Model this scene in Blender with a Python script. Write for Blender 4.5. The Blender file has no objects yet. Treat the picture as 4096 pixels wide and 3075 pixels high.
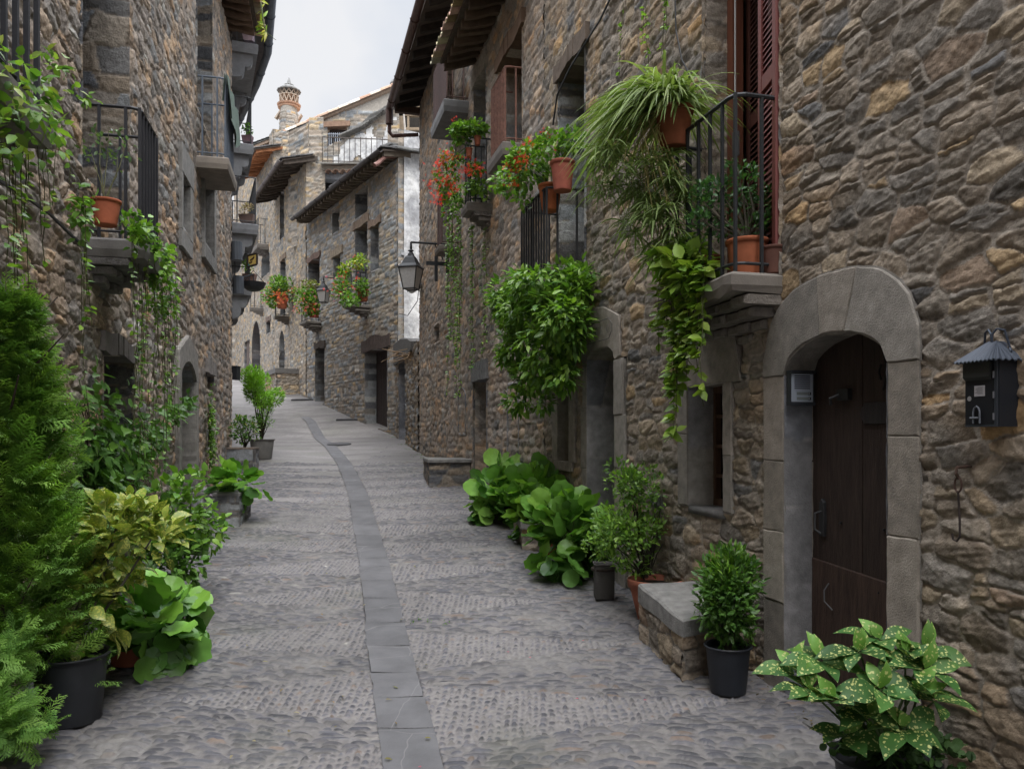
import bpy, math, random
import numpy as np
from mathutils import Vector, Matrix

# ------------------------------------------------------------------ camera, sky, sun, exposure
SC = bpy.context.scene
COL = SC.collection
EYE = 1.8; FPX = 800.0; UH = 512.0; VH = 435.0
cam = bpy.data.cameras.new('camera'); camo = bpy.data.objects.new('camera', cam); COL.objects.link(camo)
camo.location = (0, 0, EYE); camo.rotation_euler = (math.pi/2, 0, 0)
cam.sensor_width = 36; cam.lens = 36*FPX/1024; cam.shift_y = (VH-384)/1024
cam.clip_start = .05; cam.clip_end = 2000
SC.camera = camo
W = bpy.data.worlds.new('World'); SC.world = W; W.use_nodes = True
nt = W.node_tree; nt.nodes.clear()
SUN_EL, SUN_ROT = math.radians(58), math.radians(160)
def nd(t, ty, **k):
    n = t.nodes.new(ty)
    for a, b in k.items():
        if a.startswith('i_'):
            key = a[2:]; key = int(key) if key.isdigit() else key.replace('_', ' ')
            n.inputs[key].default_value = b
        else: setattr(n, a, b)
    return n
L = nt.links.new
out = nd(nt, 'ShaderNodeOutputWorld'); bg = nd(nt, 'ShaderNodeBackground'); bg.inputs[1].default_value = .12
sky = nd(nt, 'ShaderNodeTexSky', sky_type='NISHITA', sun_disc=False, sun_elevation=SUN_EL, sun_rotation=SUN_ROT)
tc = nd(nt, 'ShaderNodeTexCoord'); sep = nd(nt, 'ShaderNodeSeparateXYZ')
L(tc.outputs['Generated'], sep.inputs[0])
ns = nd(nt, 'ShaderNodeTexNoise', i_Scale=2.4, i_Detail=6.0, i_Roughness=.5)
L(tc.outputs['Generated'], ns.inputs['Vector'])
cr = nd(nt, 'ShaderNodeValToRGB'); cr.color_ramp.elements[0].position = .42; cr.color_ramp.elements[1].position = .58
cr.color_ramp.elements[0].color = (4.3, 4.68, 5.3, 1); cr.color_ramp.elements[1].color = (5.75, 5.78, 5.9, 1)
L(ns.outputs[0], cr.inputs[0])
mr = nd(nt, 'ShaderNodeMapRange', i_1=.48, i_2=.85, i_3=1.0, i_4=7.2)   # overcast: the zenith is brighter than the horizon
L(sep.outputs[2], mr.inputs[0])
vm = nd(nt, 'ShaderNodeVectorMath', operation='SCALE'); L(cr.outputs[0], vm.inputs[0]); L(mr.outputs[0], vm.inputs['Scale'])
mx = nd(nt, 'ShaderNodeMix', data_type='RGBA'); mx.inputs[0].default_value = .93
L(sky.outputs[0], mx.inputs[6]); L(vm.outputs[0], mx.inputs[7])
L(mx.outputs[2], bg.inputs[0]); L(bg.outputs[0], out.inputs[0])
sl = bpy.data.lights.new('sun', 'SUN'); sl.energy = 1.4; sl.angle = math.radians(22); sl.color = (1, .96, .9)
so = bpy.data.objects.new('sun', sl); COL.objects.link(so)
# sun_rotation in the sky texture: direction = (sin r, cos r) -> the lamp points the opposite way
sd_ = Vector((math.sin(SUN_ROT)*math.cos(SUN_EL), math.cos(SUN_ROT)*math.cos(SUN_EL), math.sin(SUN_EL)))
so.rotation_euler = (-sd_).to_track_quat('-Z', 'Y').to_euler(); so.location = (0, 0, 30)
SC.view_settings.view_transform = 'Standard'; SC.view_settings.look = 'None'
SC.view_settings.exposure = 0.40; SC.view_settings.gamma = 1; SC.view_settings.use_curve_mapping = False
SC.render.engine = 'CYCLES'
SC.cycles.max_bounces = 8; SC.cycles.diffuse_bounces = 5; SC.cycles.glossy_bounces = 2; SC.cycles.transmission_bounces = 4
SC.cycles.caustics_reflective = False; SC.cycles.caustics_refractive = False
SC.cycles.use_denoising = True

# ------------------------------------------------------------------ helpers
def s2l(*c): return tuple(((x/255)/12.92 if x/255 <= .04045 else ((x/255+.055)/1.055)**2.4) for x in c)
def h_(ix, iy, seed):
    ix = ix.astype(np.int64); iy = iy.astype(np.int64)
    n = (ix*374761393 + iy*668265263 + seed*1442695041) & 0xFFFFFFFF
    n = ((n ^ (n >> 13))*1274126177) & 0xFFFFFFFF
    n = ((n ^ (n >> 16))*2246822519) & 0xFFFFFFFF
    return ((n ^ (n >> 15)) & 0xFFFFFF)/float(0xFFFFFF)
def vn(x, y, seed):
    xf = np.floor(x); yf = np.floor(y); fx = x-xf; fy = y-yf
    fx = fx*fx*(3-2*fx); fy = fy*fy*(3-2*fy)
    a = h_(xf, yf, seed); b = h_(xf+1, yf, seed); c = h_(xf, yf+1, seed); d = h_(xf+1, yf+1, seed)
    return (a*(1-fx)+b*fx)*(1-fy)+(c*(1-fx)+d*fx)*fy
def fbm(x, y, seed, o=3, g=.5):
    t = 0; a = 1; s = 0
    for i in range(o):
        t = t+a*vn(x*2**i, y*2**i, seed+i*17); s += a; a *= g
    return t/s
_cache = {}
def courses(p):
    k = (p['seed'], p['H'], p['L'])
    if k in _cache: return _cache[k]
    r = np.random.RandomState(p['seed'])
    e = [-3.0]
    while e[-1] < 16: e.append(e[-1]+r.uniform(*p['H']))
    e = np.array(e); al = []
    for i in range(len(e)):
        n = int(60/np.mean(p['L']))
        w = r.uniform(p['L'][0], p['L'][1], n)*np.where(r.rand(n) < .25, .55, 1)
        al.append(np.cumsum(w)-20-r.rand()*.3+i*1000)
    al = np.concatenate(al)
    _cache[k] = (e, al); return _cache[k]
def P_(seed, H=(.07, .17), L=(.13, .36), warp=.03, gap=.007, rnd=.028, amp=.022, rc=.02, split=.35, tilt=1.2, rough=.012,
       pal=None, mortar=(.20, .175, .15), var=1.0, slant=.25, cell=None):
    d_ = dict(cell=cell) if cell else {}
    return dict(d_, seed=seed, H=H, L=L, warp=warp, gap=gap, rnd=rnd, amp=amp, rc=rc, split=split, tilt=tilt, rough=rough,
                pal=pal or BROWN, mortar=mortar, var=var, slant=slant)
BROWN = [((.270,.222,.172),5),((.235,.202,.165),5),((.195,.174,.15),3),((.31,.25,.18),2),((.345,.25,.15),.8),((.158,.153,.148),.6),((.265,.198,.145),.3)]
PINK = [((.315,.26,.212),4),((.28,.24,.205),4),((.235,.21,.185),3),((.37,.285,.21),2.2),((.42,.29,.19),1),((.195,.188,.178),.8),((.34,.32,.285),1)]
PALE = [((.34,.285,.23),4),((.30,.265,.225),4),((.25,.23,.20),3),((.40,.32,.22),2),((.45,.33,.19),1),((.22,.23,.235),2),((.38,.35,.31),1.2)]
GREY = [((.27,.28,.285),4),((.22,.23,.24),3),((.33,.33,.32),2),((.38,.33,.24),1.6),((.30,.26,.22),1),((.42,.38,.31),.8)]
DGREY = [((.135,.135,.14),4),((.165,.16,.155),3),((.11,.112,.12),2),((.19,.175,.155),1)]
def field_c(a, b, p):
    sd = p['seed']; wp = p['warp']
    a2 = a+wp*1.3*(vn(a*2.3, b*2.7, sd+1)-.5)*2+wp*.45*(vn(a*9, b*9, sd+2)-.5)*2
    b2 = b+wp*1.3*(vn(a*1.9, b*2.1, sd+3)-.5)*2+wp*.5*(vn(a*8, b*10, sd+4)-.5)*2+wp*.25*(vn(a*26, b*26, sd+5)-.5)
    e, al = courses(p)
    k = np.clip(np.searchsorted(e, b2)-1, 0, len(e)-2)
    fb = b2-e[k]; hh = e[k+1]-e[k]
    kk = k.astype(float); z0 = np.zeros_like(kk)
    jj = np.floor(a2*2)
    a3 = a2+(fb-hh/2)*(h_(kk, jj*0, sd+6)-.5)*p['slant']*2
    idx = np.clip(np.searchsorted(al, a3+k*1000)-1, 0, len(al)-2)
    w = al[idx+1]-al[idx]; fa = a3+k*1000-al[idx]
    fi = idx.astype(float)
    r = [h_(fi, z0, sd+20+i) for i in range(2)]
    sp = (r[0] < p['split']) & (hh > p['H'][0]*1.25)
    f = .36+.28*r[1]
    up = sp & (fb > f*hh)
    fb = np.where(up, fb-f*hh, fb); hh = np.where(sp, np.where(up, (1-f)*hh, f*hh), hh)
    ids = fi*2+up
    r = [h_(ids, z0, sd+40+i) for i in range(7)]
    q = p['rc']
    da = np.minimum(fa, w-fa); db = np.minimum(fb, hh-fb)
    d = np.where((da < q) & (db < q), q-np.sqrt(np.maximum(q-da, 0)**2+np.maximum(q-db, 0)**2), np.minimum(da, db))
    if 'ell' in p:
        e_ = p['ell']; d = (1-(np.abs(2*fa/w-1)**e_+np.abs(2*fb/hh-1)**e_)**(1/e_))*hh*.5*(.85+.3*r[0])
    d = d-p['gap']*(.5+1.2*vn(a*17, b*17, sd+7))
    t = np.clip(d/p['rnd'], 0, 1); prof = t*(2-t)
    am = p['amp']
    h = prof*am*(.35+1.0*r[2]**1.3)
    h = h+prof*am*p['tilt']*((fa/w-.5)*(r[3]-.5)*1.6+(fb/hh-.5)*(r[4]-.5)*1.8)
    n1 = vn(a*24+r[5]*50, b*30, sd+8); n2 = vn(a*55+r[5]*9, b*70, sd+9)
    h = h+prof*p['rough']*((1-np.abs(2*n1-1))*1.2-.6+(n2-.5)*.7)+(1-prof)*p['rough']*.5*(n1-.5)
    pal = p['pal']; cw = np.cumsum([x[1] for x in pal]); cw = cw/cw[-1]
    pi = np.searchsorted(cw, r[6]); pc = np.array([x[0] for x in pal])[np.clip(pi, 0, len(pal)-1)]
    v = 1+p['var']*(.55*(r[5]-.5)+.35*(fbm(a*7+r[2]*31, b*9, sd+10, 3)-.5)*2)
    c = pc*v[..., None]
    mo = np.array(p['mortar'])*(1+.3*(n2-.5))[..., None]
    m = np.clip(t*3, 0, 1)[..., None]
    return h, mo*(1-m)+c*m

def field_v(a, b, p):
    """rubble: power diagram of jittered stones lying roughly in courses; returns height, colour"""
    sd = p['seed']; cw, ch = p['cell']; asp = p.get('asp', .52)
    w1 = p['warp']
    a2 = a+w1*(vn(a*3.1, b*3.3, sd+1)-.5)+w1*.35*(vn(a*19, b*21, sd+2)-.5)
    b2 = b+w1*1.1*(vn(a*2.2, b*2.7, sd+3)-.5)+w1*.35*(vn(a*21, b*19, sd+4)-.5)
    sh = a.shape; a2 = a2.ravel(); b2 = b2.ravel()
    cj = np.floor(b2/ch); 
    cands = []
    for dj in (-1, 0, 1):
        j = cj+dj; off = h_(j, j*0, sd+11)*cw; ci = np.floor((a2-off)/cw)
        for di in (-1, 0, 1):
            cands.append((j, ci+di, off))
    best = None; bi = None
    def seed_(j, i, off):
        big = h_(i, j, sd+15)
        sx = (i+.5+(h_(i, j, sd+12)-.5)*.80)*cw+off; sy = (j+.5+(h_(i, j, sd+13)-.5)*.46)*ch
        wt = ((big-.35)*ch*.62)*np.abs(big-.35)*1.6*ch*1.0
        return sx, sy, wt
    S = []
    for (j, i, off) in cands:
        sx, sy, wt = seed_(j, i, off); c = ((a2-sx)*asp)**2+(b2-sy)**2-wt; S.append((sx, sy, c))
        if best is None: best = c.copy(); bx = sx.copy(); by = sy.copy(); ki = i.copy(); kj = j.copy()
        else:
            m = c < best; best = np.where(m, c, best); bx = np.where(m, sx, bx); by = np.where(m, sy, by); ki = np.where(m, i, ki); kj = np.where(m, j, kj)
    d = np.full(a2.shape, 9.)
    for (sx, sy, c) in S:
        l = np.sqrt(((sx-bx)*asp)**2+(sy-by)**2); q = np.where(l > 1e-6, (c-best)/(2*np.maximum(l, 1e-6)), 9.); d = np.minimum(d, q)
    r = [h_(ki, kj, sd+30+q) for q in range(8)]
    av = a.ravel(); bv = b.ravel()
    # some stones are broken in two courses
    spl = (r[7] < .30); dv = np.abs(b2-by-.01); d = np.where(spl, np.minimum(d, dv), d); up = (spl & (b2 > by+.01)).astype(float)
    r = [np.where(up > 0, (q*7.31+.37) % 1, q) for q in r]
    d = d-p['gap']*(.25+1.5*vn(av*11, bv*12, sd+7))
    t = np.clip(d/p['rnd'], 0, 1); prof = np.sqrt(t*(2-t)); am = p['amp']
    n1 = vn(av*20+r[5]*50, bv*27, sd+8); n2 = vn(av*48+r[4]*9, bv*60, sd+9); n3 = vn(av*9+r[3]*40, bv*12+r[2]*20, sd+14)
    lu, lv = (a2-bx)/cw, (b2-by)/ch; fa_ = 0
    for q_ in range(4):   # broken facets: each stone is cut by four random planes
        th = (r[(q_*2+1) % 7]*1.7+q_*1.571+r[2]*2); fa_ = np.maximum(fa_, (lu*np.cos(th)+lv*np.sin(th)*1.2-.17-.28*r[(q_+3) % 7])*(.6+1.6*r[(q_+5) % 7]))
    st = vn(av*5+r[5]*30, bv*75+lu*3, sd+21)
    h = prof*am*(.55+.75*r[2])+prof*am*p['tilt']*((a2-bx)*(r[3]-.5)*2.2+(b2-by)*(r[4]-.5)*4)-prof*am*fa_*1.1
    h = h+prof*p['rough']*((n1-.5)*.8+(n2-.5)*.6+(n3-.5)*.45+(st-.5)*.8*(r[1] > .35))+(1-prof)*p['rough']*.6*(n1-.5)
    pal = p['pal']; cwt = np.cumsum([x[1] for x in pal]); cwt = cwt/cwt[-1]
    pc = np.array([x[0] for x in pal])[np.clip(np.searchsorted(cwt, r[6]), 0, len(pal)-1)]
    v = 1+p['var']*(.5*(r[5]-.5)+.42*(fbm(av*6+r[2]*31, bv*10, sd+10, 4, .65)-.5)*2)+.28*(n2-.5)+.2*(st-.5)
    c = pc*np.clip(v, .3, 2)[..., None]
    ir = np.clip((vn(av*3, bv*3, sd+18)-.62)*4, 0, 1)[..., None]; c = c*(1-ir*.45)+c*np.array([1.25, 1.0, .72])*ir*.5
    mo = np.array(p['mortar'])*(1+.28*(n2-.5)+.25*(vn(av*2, bv*2, sd+19)-.5))[..., None]
    m = np.clip(t*4, 0, 1)[..., None]
    return h.reshape(sh), (mo*(1-m)+c*m).reshape(sh+(3,))
def field(a, b, p): return field_v(a, b, p) if 'cell' in p else field_c(a, b, p)

class MB:
    """collects geometry for ONE mesh object"""
    def __init__(s): s.v = []; s.f4 = []; s.f3 = []; s.fn = []; s.c = []; s.n = 0
    def add(s, v, f, c=(1, 1, 1)):
        v = np.asarray(v, float).reshape(-1, 3); o = s.n; s.v.append(v); s.n += len(v)
        c = np.asarray(c, float)
        s.c.append(np.broadcast_to(c, (len(v), 3)) if c.ndim == 1 else c.reshape(-1, 3))
        for q in f:
            (s.f4 if len(q) == 4 else s.f3 if len(q) == 3 else s.fn).append([i+o for i in q])
        return s
    def addnp(s, v, f, c):
        o = s.n; v = v.reshape(-1, 3); s.v.append(v); s.n += len(v); c = np.asarray(c, float)
        s.c.append(np.broadcast_to(c, (len(v), 3)) if c.ndim == 1 else c.reshape(-1, 3)); s._np(f+o)
        return s
    def _np(s, f):
        s.npf = getattr(s, 'npf', []); s.npf.append(f)
    def grid(s, P, mask=None, c=(1, 1, 1), flip=False):
        nu, nv = P.shape[:2]
        I = np.arange(nu*nv).reshape(nu, nv)
        f = np.stack([I[:-1, :-1], I[1:, :-1], I[1:, 1:], I[:-1, 1:]], -1)
        if flip: f = f[..., ::-1]
        f = f[mask] if mask is not None else f.reshape(-1, 4)
        if len(f): s.addnp(P, f, c)
        return s
    def box(s, o, ex, ey, ez, c=(1, 1, 1), ch=0):
        """box from corner o with edge vectors"""
        o, ex, ey, ez = [np.asarray(t, float) for t in (o, ex, ey, ez)]
        v = [o, o+ex, o+ex+ey, o+ey, o+ez, o+ex+ez, o+ex+ey+ez, o+ey+ez]
        f = [(0, 3, 2, 1), (4, 5, 6, 7), (0, 1, 5, 4), (1, 2, 6, 5), (2, 3, 7, 6), (3, 0, 4, 7)]
        if np.dot(np.cross(ex, ey), ez) < 0: f = [q[::-1] for q in f]
        return s.add(v, f, c)
    def tube(s, pts, r, n=6, c=(1, 1, 1), cap=True):
        pts = [np.asarray(p, float) for p in pts]; m = len(pts)
        rr = r if hasattr(r, '__len__') else [r]*m
        V = []; prev = None
        for i, p in enumerate(pts):
            t = pts[min(i+1, m-1)]-pts[max(i-1, 0)]; t = t/(np.linalg.norm(t)+1e-9)
            ref = np.array([0, 0, 1.]) if abs(t[2]) < .9 else np.array([1., 0, 0])
            if prev is not None: ref = prev
            x = np.cross(ref, t); x /= np.linalg.norm(x)+1e-9; y = np.cross(t, x); prev = y
            # keep frame: ref for next is y
            for j in range(n):
                a = 2*math.pi*j/n; V.append(p+rr[i]*(math.cos(a)*x+math.sin(a)*y))
        F = [(i*n+j, i*n+(j+1) % n, (i+1)*n+(j+1) % n, (i+1)*n+j) for i in range(m-1) for j in range(n)]
        if cap and n > 2: F += [tuple(range(n))[::-1], tuple((m-1)*n+j for j in range(n))]
        return s.add(V, F, c)
    def lathe(s, o, prof, n=24, c=(1, 1, 1), sq=None):
        """prof: list of (radius, z). o: base point"""
        V = []; m = len(prof)
        for r, z in prof:
            for j in range(n):
                a = 2*math.pi*(j+.5)/n; V.append((o[0]+r*math.cos(a), o[1]+r*math.sin(a), o[2]+z))
        F = [(i*n+j, i*n+(j+1) % n, (i+1)*n+(j+1) % n, (i+1)*n+j) for i in range(m-1) for j in range(n)]
        F += [tuple(range(n))[::-1], tuple((m-1)*n+j for j in range(n))]
        return s.add(V, F, c)
    def prism(s, poly, fn, o0, o1, c=(1, 1, 1), ch=.006):
        """poly: list of 2-D points (counter-clockwise seen from outside), fn(a,b,o)->xyz, extruded from depth o0 to front o1, chamfered front edge"""
        n = len(poly); cx = sum(p[0] for p in poly)/n; cy = sum(p[1] for p in poly)/n
        def ins(p, d):
            dx, dy = cx-p[0], cy-p[1]; l = math.hypot(dx, dy)+1e-9; return (p[0]+dx/l*d, p[1]+dy/l*d)
        V = [fn(p[0], p[1], o0) for p in poly]+[fn(p[0], p[1], o1-ch) for p in poly]+[fn(*ins(p, ch*1.4), o1) for p in poly]
        F = []
        for k in range(2): F += [(k*n+i, k*n+(i+1) % n, (k+1)*n+(i+1) % n, (k+1)*n+i) for i in range(n)]
        F += [tuple(2*n+i for i in range(n)), tuple(range(n))[::-1]]
        return s.add(V, F, c)
    def build(s, name, mat, parent=None, smooth=False):
        me = bpy.data.meshes.new(name)
        V = np.concatenate(s.v) if s.v else np.zeros((0, 3))
        base = BASE.get(parent.name, (0, 0, 0)) if parent is not None else (0, 0, 0)
        V = V-np.array(base)
        C = np.concatenate(s.c)
        loops = []; tot = []
        for arr in ([np.array(s.f4)] if s.f4 else [])+([np.array(s.f3)] if s.f3 else [])+getattr(s, 'npf', []):
            loops.append(arr.reshape(-1)); tot.append(np.full(len(arr), arr.shape[1]))
        for q in s.fn: loops.append(np.array(q)); tot.append(np.array([len(q)]))
        Lp = np.concatenate(loops).astype(np.int32); T = np.concatenate(tot).astype(np.int32)
        used = np.zeros(len(V), bool); used[Lp] = True
        if not used.all():
            mp = np.cumsum(used)-1; V = V[used]; C = C[used]; Lp = mp[Lp].astype(np.int32)
        me.vertices.add(len(V)); me.vertices.foreach_set('co', V.astype(np.float32).ravel())
        me.loops.add(len(Lp)); me.loops.foreach_set('vertex_index', Lp)
        me.polygons.add(len(T)); st = np.concatenate([[0], np.cumsum(T)[:-1]]).astype(np.int32)
        me.polygons.foreach_set('loop_start', st); me.polygons.foreach_set('loop_total', T)
        me.polygons.foreach_set('use_smooth', np.full(len(T), bool(smooth or 'leaf' in mat.name)))
        me.update(calc_edges=True)
        at = me.color_attributes.new('Col', 'FLOAT_COLOR', 'POINT')
        at.data.foreach_set('color', np.concatenate([np.clip(C, 0, 4), np.ones((len(C), 1))], 1).astype(np.float32).ravel())
        me.materials.append(mat)
        ob = bpy.data.objects.new(name, me); COL.objects.link(ob)
        if parent is not None:
            ob.parent = parent; BASE[ob.name] = base
        return ob
BASE = {}
def thing(name, label, cat, loc=(0, 0, 0), group=None):
    o = bpy.data.objects.new(name, None); COL.objects.link(o); o.location = loc; o.empty_display_size = .1
    o['label'] = label; o['category'] = cat
    if group: o['group'] = group
    BASE[o.name] = tuple(loc); return o
def tag(o, label, cat, group=None, kind=None):
    if label: o['label'] = label
    if cat: o['category'] = cat
    if group: o['group'] = group
    if kind: o['kind'] = kind
    return o

# ------------------------------------------------------------------ materials
def M_new(name):
    m = bpy.data.materials.new(name); m.use_nodes = True; m.node_tree.nodes.clear(); t = m.node_tree
    o = nd(t, 'ShaderNodeOutputMaterial'); b = nd(t, 'ShaderNodeBsdfPrincipled'); t.links.new(b.outputs[0], o.inputs[0])
    return m, t, b
def mat(name, col=None, rough=.8, vary=.2, vs=8, bump=.3, bs=60, bd=.004, metal=0, spec=.3, detail=4, subsurf=0, stretch=None, speck=None):
    """col None: use the Col attribute"""
    m, t, b = M_new(name); l = t.links.new
    tc = nd(t, 'ShaderNodeTexCoord'); src = tc.outputs['Object']
    if stretch:
        mp = nd(t, 'ShaderNodeMapping'); mp.inputs['Scale'].default_value = stretch; l(src, mp.inputs[0]); src = mp.outputs[0]
    n = nd(t, 'ShaderNodeTexNoise', i_Scale=vs, i_Detail=detail, i_Roughness=.6); l(src, n.inputs['Vector'])
    mr = nd(t, 'ShaderNodeMapRange', i_1=.25, i_2=.75, i_3=1-vary, i_4=1+vary); l(n.outputs[0], mr.inputs[0])
    vmn = nd(t, 'ShaderNodeVectorMath', operation='SCALE'); l(mr.outputs[0], vmn.inputs['Scale'])
    at = nd(t, 'ShaderNodeAttribute', attribute_name='Col')
    if col is None: l(at.outputs['Color'], vmn.inputs[0])
    else:
        mm = nd(t, 'ShaderNodeVectorMath', operation='MULTIPLY'); l(at.outputs['Color'], mm.inputs[0]); mm.inputs[1].default_value = col[:3]
        l(mm.outputs[0], vmn.inputs[0])
    outc = vmn.outputs[0]
    if speck:
        vo = nd(t, 'ShaderNodeTexVoronoi', i_Scale=speck[0]); 
        n3 = nd(t, 'ShaderNodeTexNoise', i_Scale=speck[0]*.7, i_Detail=2.0); l(src, n3.inputs['Vector']); 
        ad = nd(t, 'ShaderNodeVectorMath', operation='MULTIPLY_ADD'); l(n3.outputs['Color'], ad.inputs[0]); ad.inputs[1].default_value = (.03, .03, .03); l(src, ad.inputs[2]); l(ad.outputs[0], vo.inputs['Vector'])
        rm = nd(t, 'ShaderNodeMapRange', i_1=speck[2], i_2=speck[2]*.7, i_3=0.0, i_4=1.0); l(vo.outputs['Distance'], rm.inputs[0])
        mxx = nd(t, 'ShaderNodeMix', data_type='RGBA'); l(rm.outputs[0], mxx.inputs[0]); l(outc, mxx.inputs[6]); mxx.inputs[7].default_value = (*speck[1], 1)
        outc = mxx.outputs[2]
    l(outc, b.inputs['Base Color'])
    b.inputs['Roughness'].default_value = rough; b.inputs['Metallic'].default_value = metal; b.inputs['Specular IOR Level'].default_value = spec
    if bump:
        n2 = nd(t, 'ShaderNodeTexNoise', i_Scale=bs, i_Detail=5.0, i_Roughness=.65); l(src, n2.inputs['Vector'])
        bu = nd(t, 'ShaderNodeBump', i_Strength=bump, i_Distance=bd); l(n2.outputs[0], bu.inputs['Height']); l(bu.outputs[0], b.inputs['Normal'])
    return m
def leafmat(name, rough=.4, vary=.18, trans=.25, speck=None, spec=.4):
    m = mat(name, None, rough, vary, 9, .25, 90, .001, spec=spec, speck=speck)
    t = m.node_tree; b = [n for n in t.nodes if n.type == 'BSDF_PRINCIPLED'][0]; o = [n for n in t.nodes if n.type == 'OUTPUT_MATERIAL'][0]
    tr = nd(t, 'ShaderNodeBsdfTranslucent'); mx = nd(t, 'ShaderNodeMixShader'); mx.inputs[0].default_value = trans
    src = b.inputs['Base Color'].links[0].from_socket
    g = nd(t, 'ShaderNodeVectorMath', operation='MULTIPLY'); t.links.new(src, g.inputs[0]); g.inputs[1].default_value = (1.5, 1.7, .7)
    t.links.new(g.outputs[0], tr.inputs[0]); t.links.new(b.outputs[0], mx.inputs[1]); t.links.new(tr.outputs[0], mx.inputs[2]); t.links.new(mx.outputs[0], o.inputs[0])
    return m
M_STONE = mat('rubble_stone', None, .94, .28, 28, 1.0, 55, .012, spec=.15, detail=8)
M_DRESS = mat('dressed_stone', None, .92, .34, 13, 1.0, 110, .007, spec=.2, detail=8)
M_COB = mat('cobble_stone', None, .68, .2, 30, .4, 110, .003, spec=.35)
M_CONC = mat('weathered_concrete', None, .93, .22, 7, .5, 70, .006, spec=.2, detail=8)
M_WOOD = mat('old_wood', None, .72, .5, 7, .8, 30, .006, stretch=(6, 6, .7), spec=.3, detail=6)
M_WOODH = mat('weathered_beam', None, .85, .35, 9, .7, 25, .008, spec=.2, detail=7)
M_VARN = mat('varnished_wood', None, .45, .2, 8, .2, 40, .002, stretch=(5, 5, .6), spec=.4)
M_IRON = mat('black_iron', None, .55, .2, 20, .3, 120, .001, spec=.4)
M_RUST = mat('rusty_paint', None, .75, .45, 25, .5, 90, .002, spec=.3)
M_TERRA = mat('terracotta', None, .85, .34, 7, .2, 90, .002, spec=.25)
M_PLAST = mat('dark_plastic', None, .5, .45, 5, .05, 60, .001, spec=.45)
M_TILE = mat('roof_tile', None, .88, .3, 12, .4, 60, .004, spec=.2)
M_SLATE = mat('roof_slate', None, .85, .25, 9, .6, 40, .008, spec=.25)
M_COPPER = mat('gutter_metal', None, .5, .25, 8, .1, 60, .002, metal=.3, spec=.4)
M_METAL = mat('painted_metal', None, .5, .1, 8, .1, 60, .001, metal=.2)
M_CLOTH = mat('green_cloth', (.10, .135, .11), .95, .25, 14, .4, 200, .002)
M_LEAF = leafmat('leaf'); M_LEAFM = leafmat('leaf_matt', .6, .2, .3, spec=.25)
M_AUCUBA = leafmat('spotted_leaf', .5, .2, .14, speck=(62, (.46, .48, .18), .36), spec=.3)
M_AUCY = leafmat('yellow_spotted_leaf', .4, .16, .2, speck=(70, (.40, .40, .09), .50), spec=.4)
M_PETAL = leafmat('petal', .6, .1, .3)
M_STEM = mat('stem', None, .8, .2, 20, .3, 80, .002)
M_SOIL = mat('soil', (.035, .026, .02), .98, .4, 40, .8, 60, .01)
m_, t_, b_ = M_new('dark_glass'); b_.inputs['Base Color'].default_value = (.012, .013, .015, 1); b_.inputs['Roughness'].default_value = .12
M_GLASS = m_
m_, t_, b_ = M_new('frosted_lamp_glass'); b_.inputs['Base Color'].default_value = (.42, .41, .40, 1); b_.inputs['Roughness'].default_value = .35
n_ = nd(t_, 'ShaderNodeTexNoise', i_Scale=14.0); r_ = nd(t_, 'ShaderNodeValToRGB'); r_.color_ramp.elements[0].color = (.26, .25, .24, 1); r_.color_ramp.elements[1].color = (.48, .47, .46, 1)
t_.links.new(n_.outputs[0], r_.inputs[0]); t_.links.new(r_.outputs[0], b_.inputs['Base Color'])
M_LAMPG = m_
# white plaster with grey weather stains
m_, t_, b_ = M_new('white_plaster'); tc_ = nd(t_, 'ShaderNodeTexCoord')
n1_ = nd(t_, 'ShaderNodeTexNoise', i_Scale=1.3, i_Detail=9.0, i_Roughness=.68); n2_ = nd(t_, 'ShaderNodeTexNoise', i_Scale=9.0, i_Detail=6.0, i_Roughness=.6)
r1_ = nd(t_, 'ShaderNodeValToRGB'); e_ = r1_.color_ramp.elements; e_[0].position = .40; e_[0].color = (.36, .36, .37, 1); e_[1].position = .58; e_[1].color = (.76, .755, .74, 1)
mx_ = nd(t_, 'ShaderNodeMix', data_type='RGBA', blend_type='MULTIPLY'); mx_.inputs[0].default_value = .6
r2_ = nd(t_, 'ShaderNodeValToRGB'); r2_.color_ramp.elements[0].position = .35; r2_.color_ramp.elements[0].color = (.6, .59, .57, 1); r2_.color_ramp.elements[1].position = .55
bu_ = nd(t_, 'ShaderNodeBump', i_Strength=.6, i_Distance=.02)
l_ = t_.links.new
l_(tc_.outputs['Object'], n1_.inputs['Vector']); l_(tc_.outputs['Object'], n2_.inputs['Vector']); l_(n1_.outputs[0], r1_.inputs[0]); l_(n2_.outputs[0], r2_.inputs[0])
l_(r1_.outputs[0], mx_.inputs[6]); l_(r2_.outputs[0], mx_.inputs[7]); l_(mx_.outputs[2], b_.inputs['Base Color']); l_(n2_.outputs[0], bu_.inputs['Height']); l_(bu_.outputs[0], b_.inputs['Normal']); b_.inputs['Roughness'].default_value = .95
M_PLASTER = m_

# ------------------------------------------------------------------ ground height and pixel rays
GY = np.array([-40, 0, 22, 24, 27.3, 30, 33.4, 42, 60, 120]); GZ = np.array([-3.2, 0, 1.76, 2.15, 2.86, 3.4, 3.9, 5.16, 7.3, 13.])
def G(y): return np.interp(y, GY, GZ)
def ray(u, v): return np.array([(u-UH)/FPX, 1.0, (VH-v)/FPX])
def at(u, v, Y): d = ray(u, v); return np.array([d[0]*Y, Y, EYE+d[2]*Y])

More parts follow.
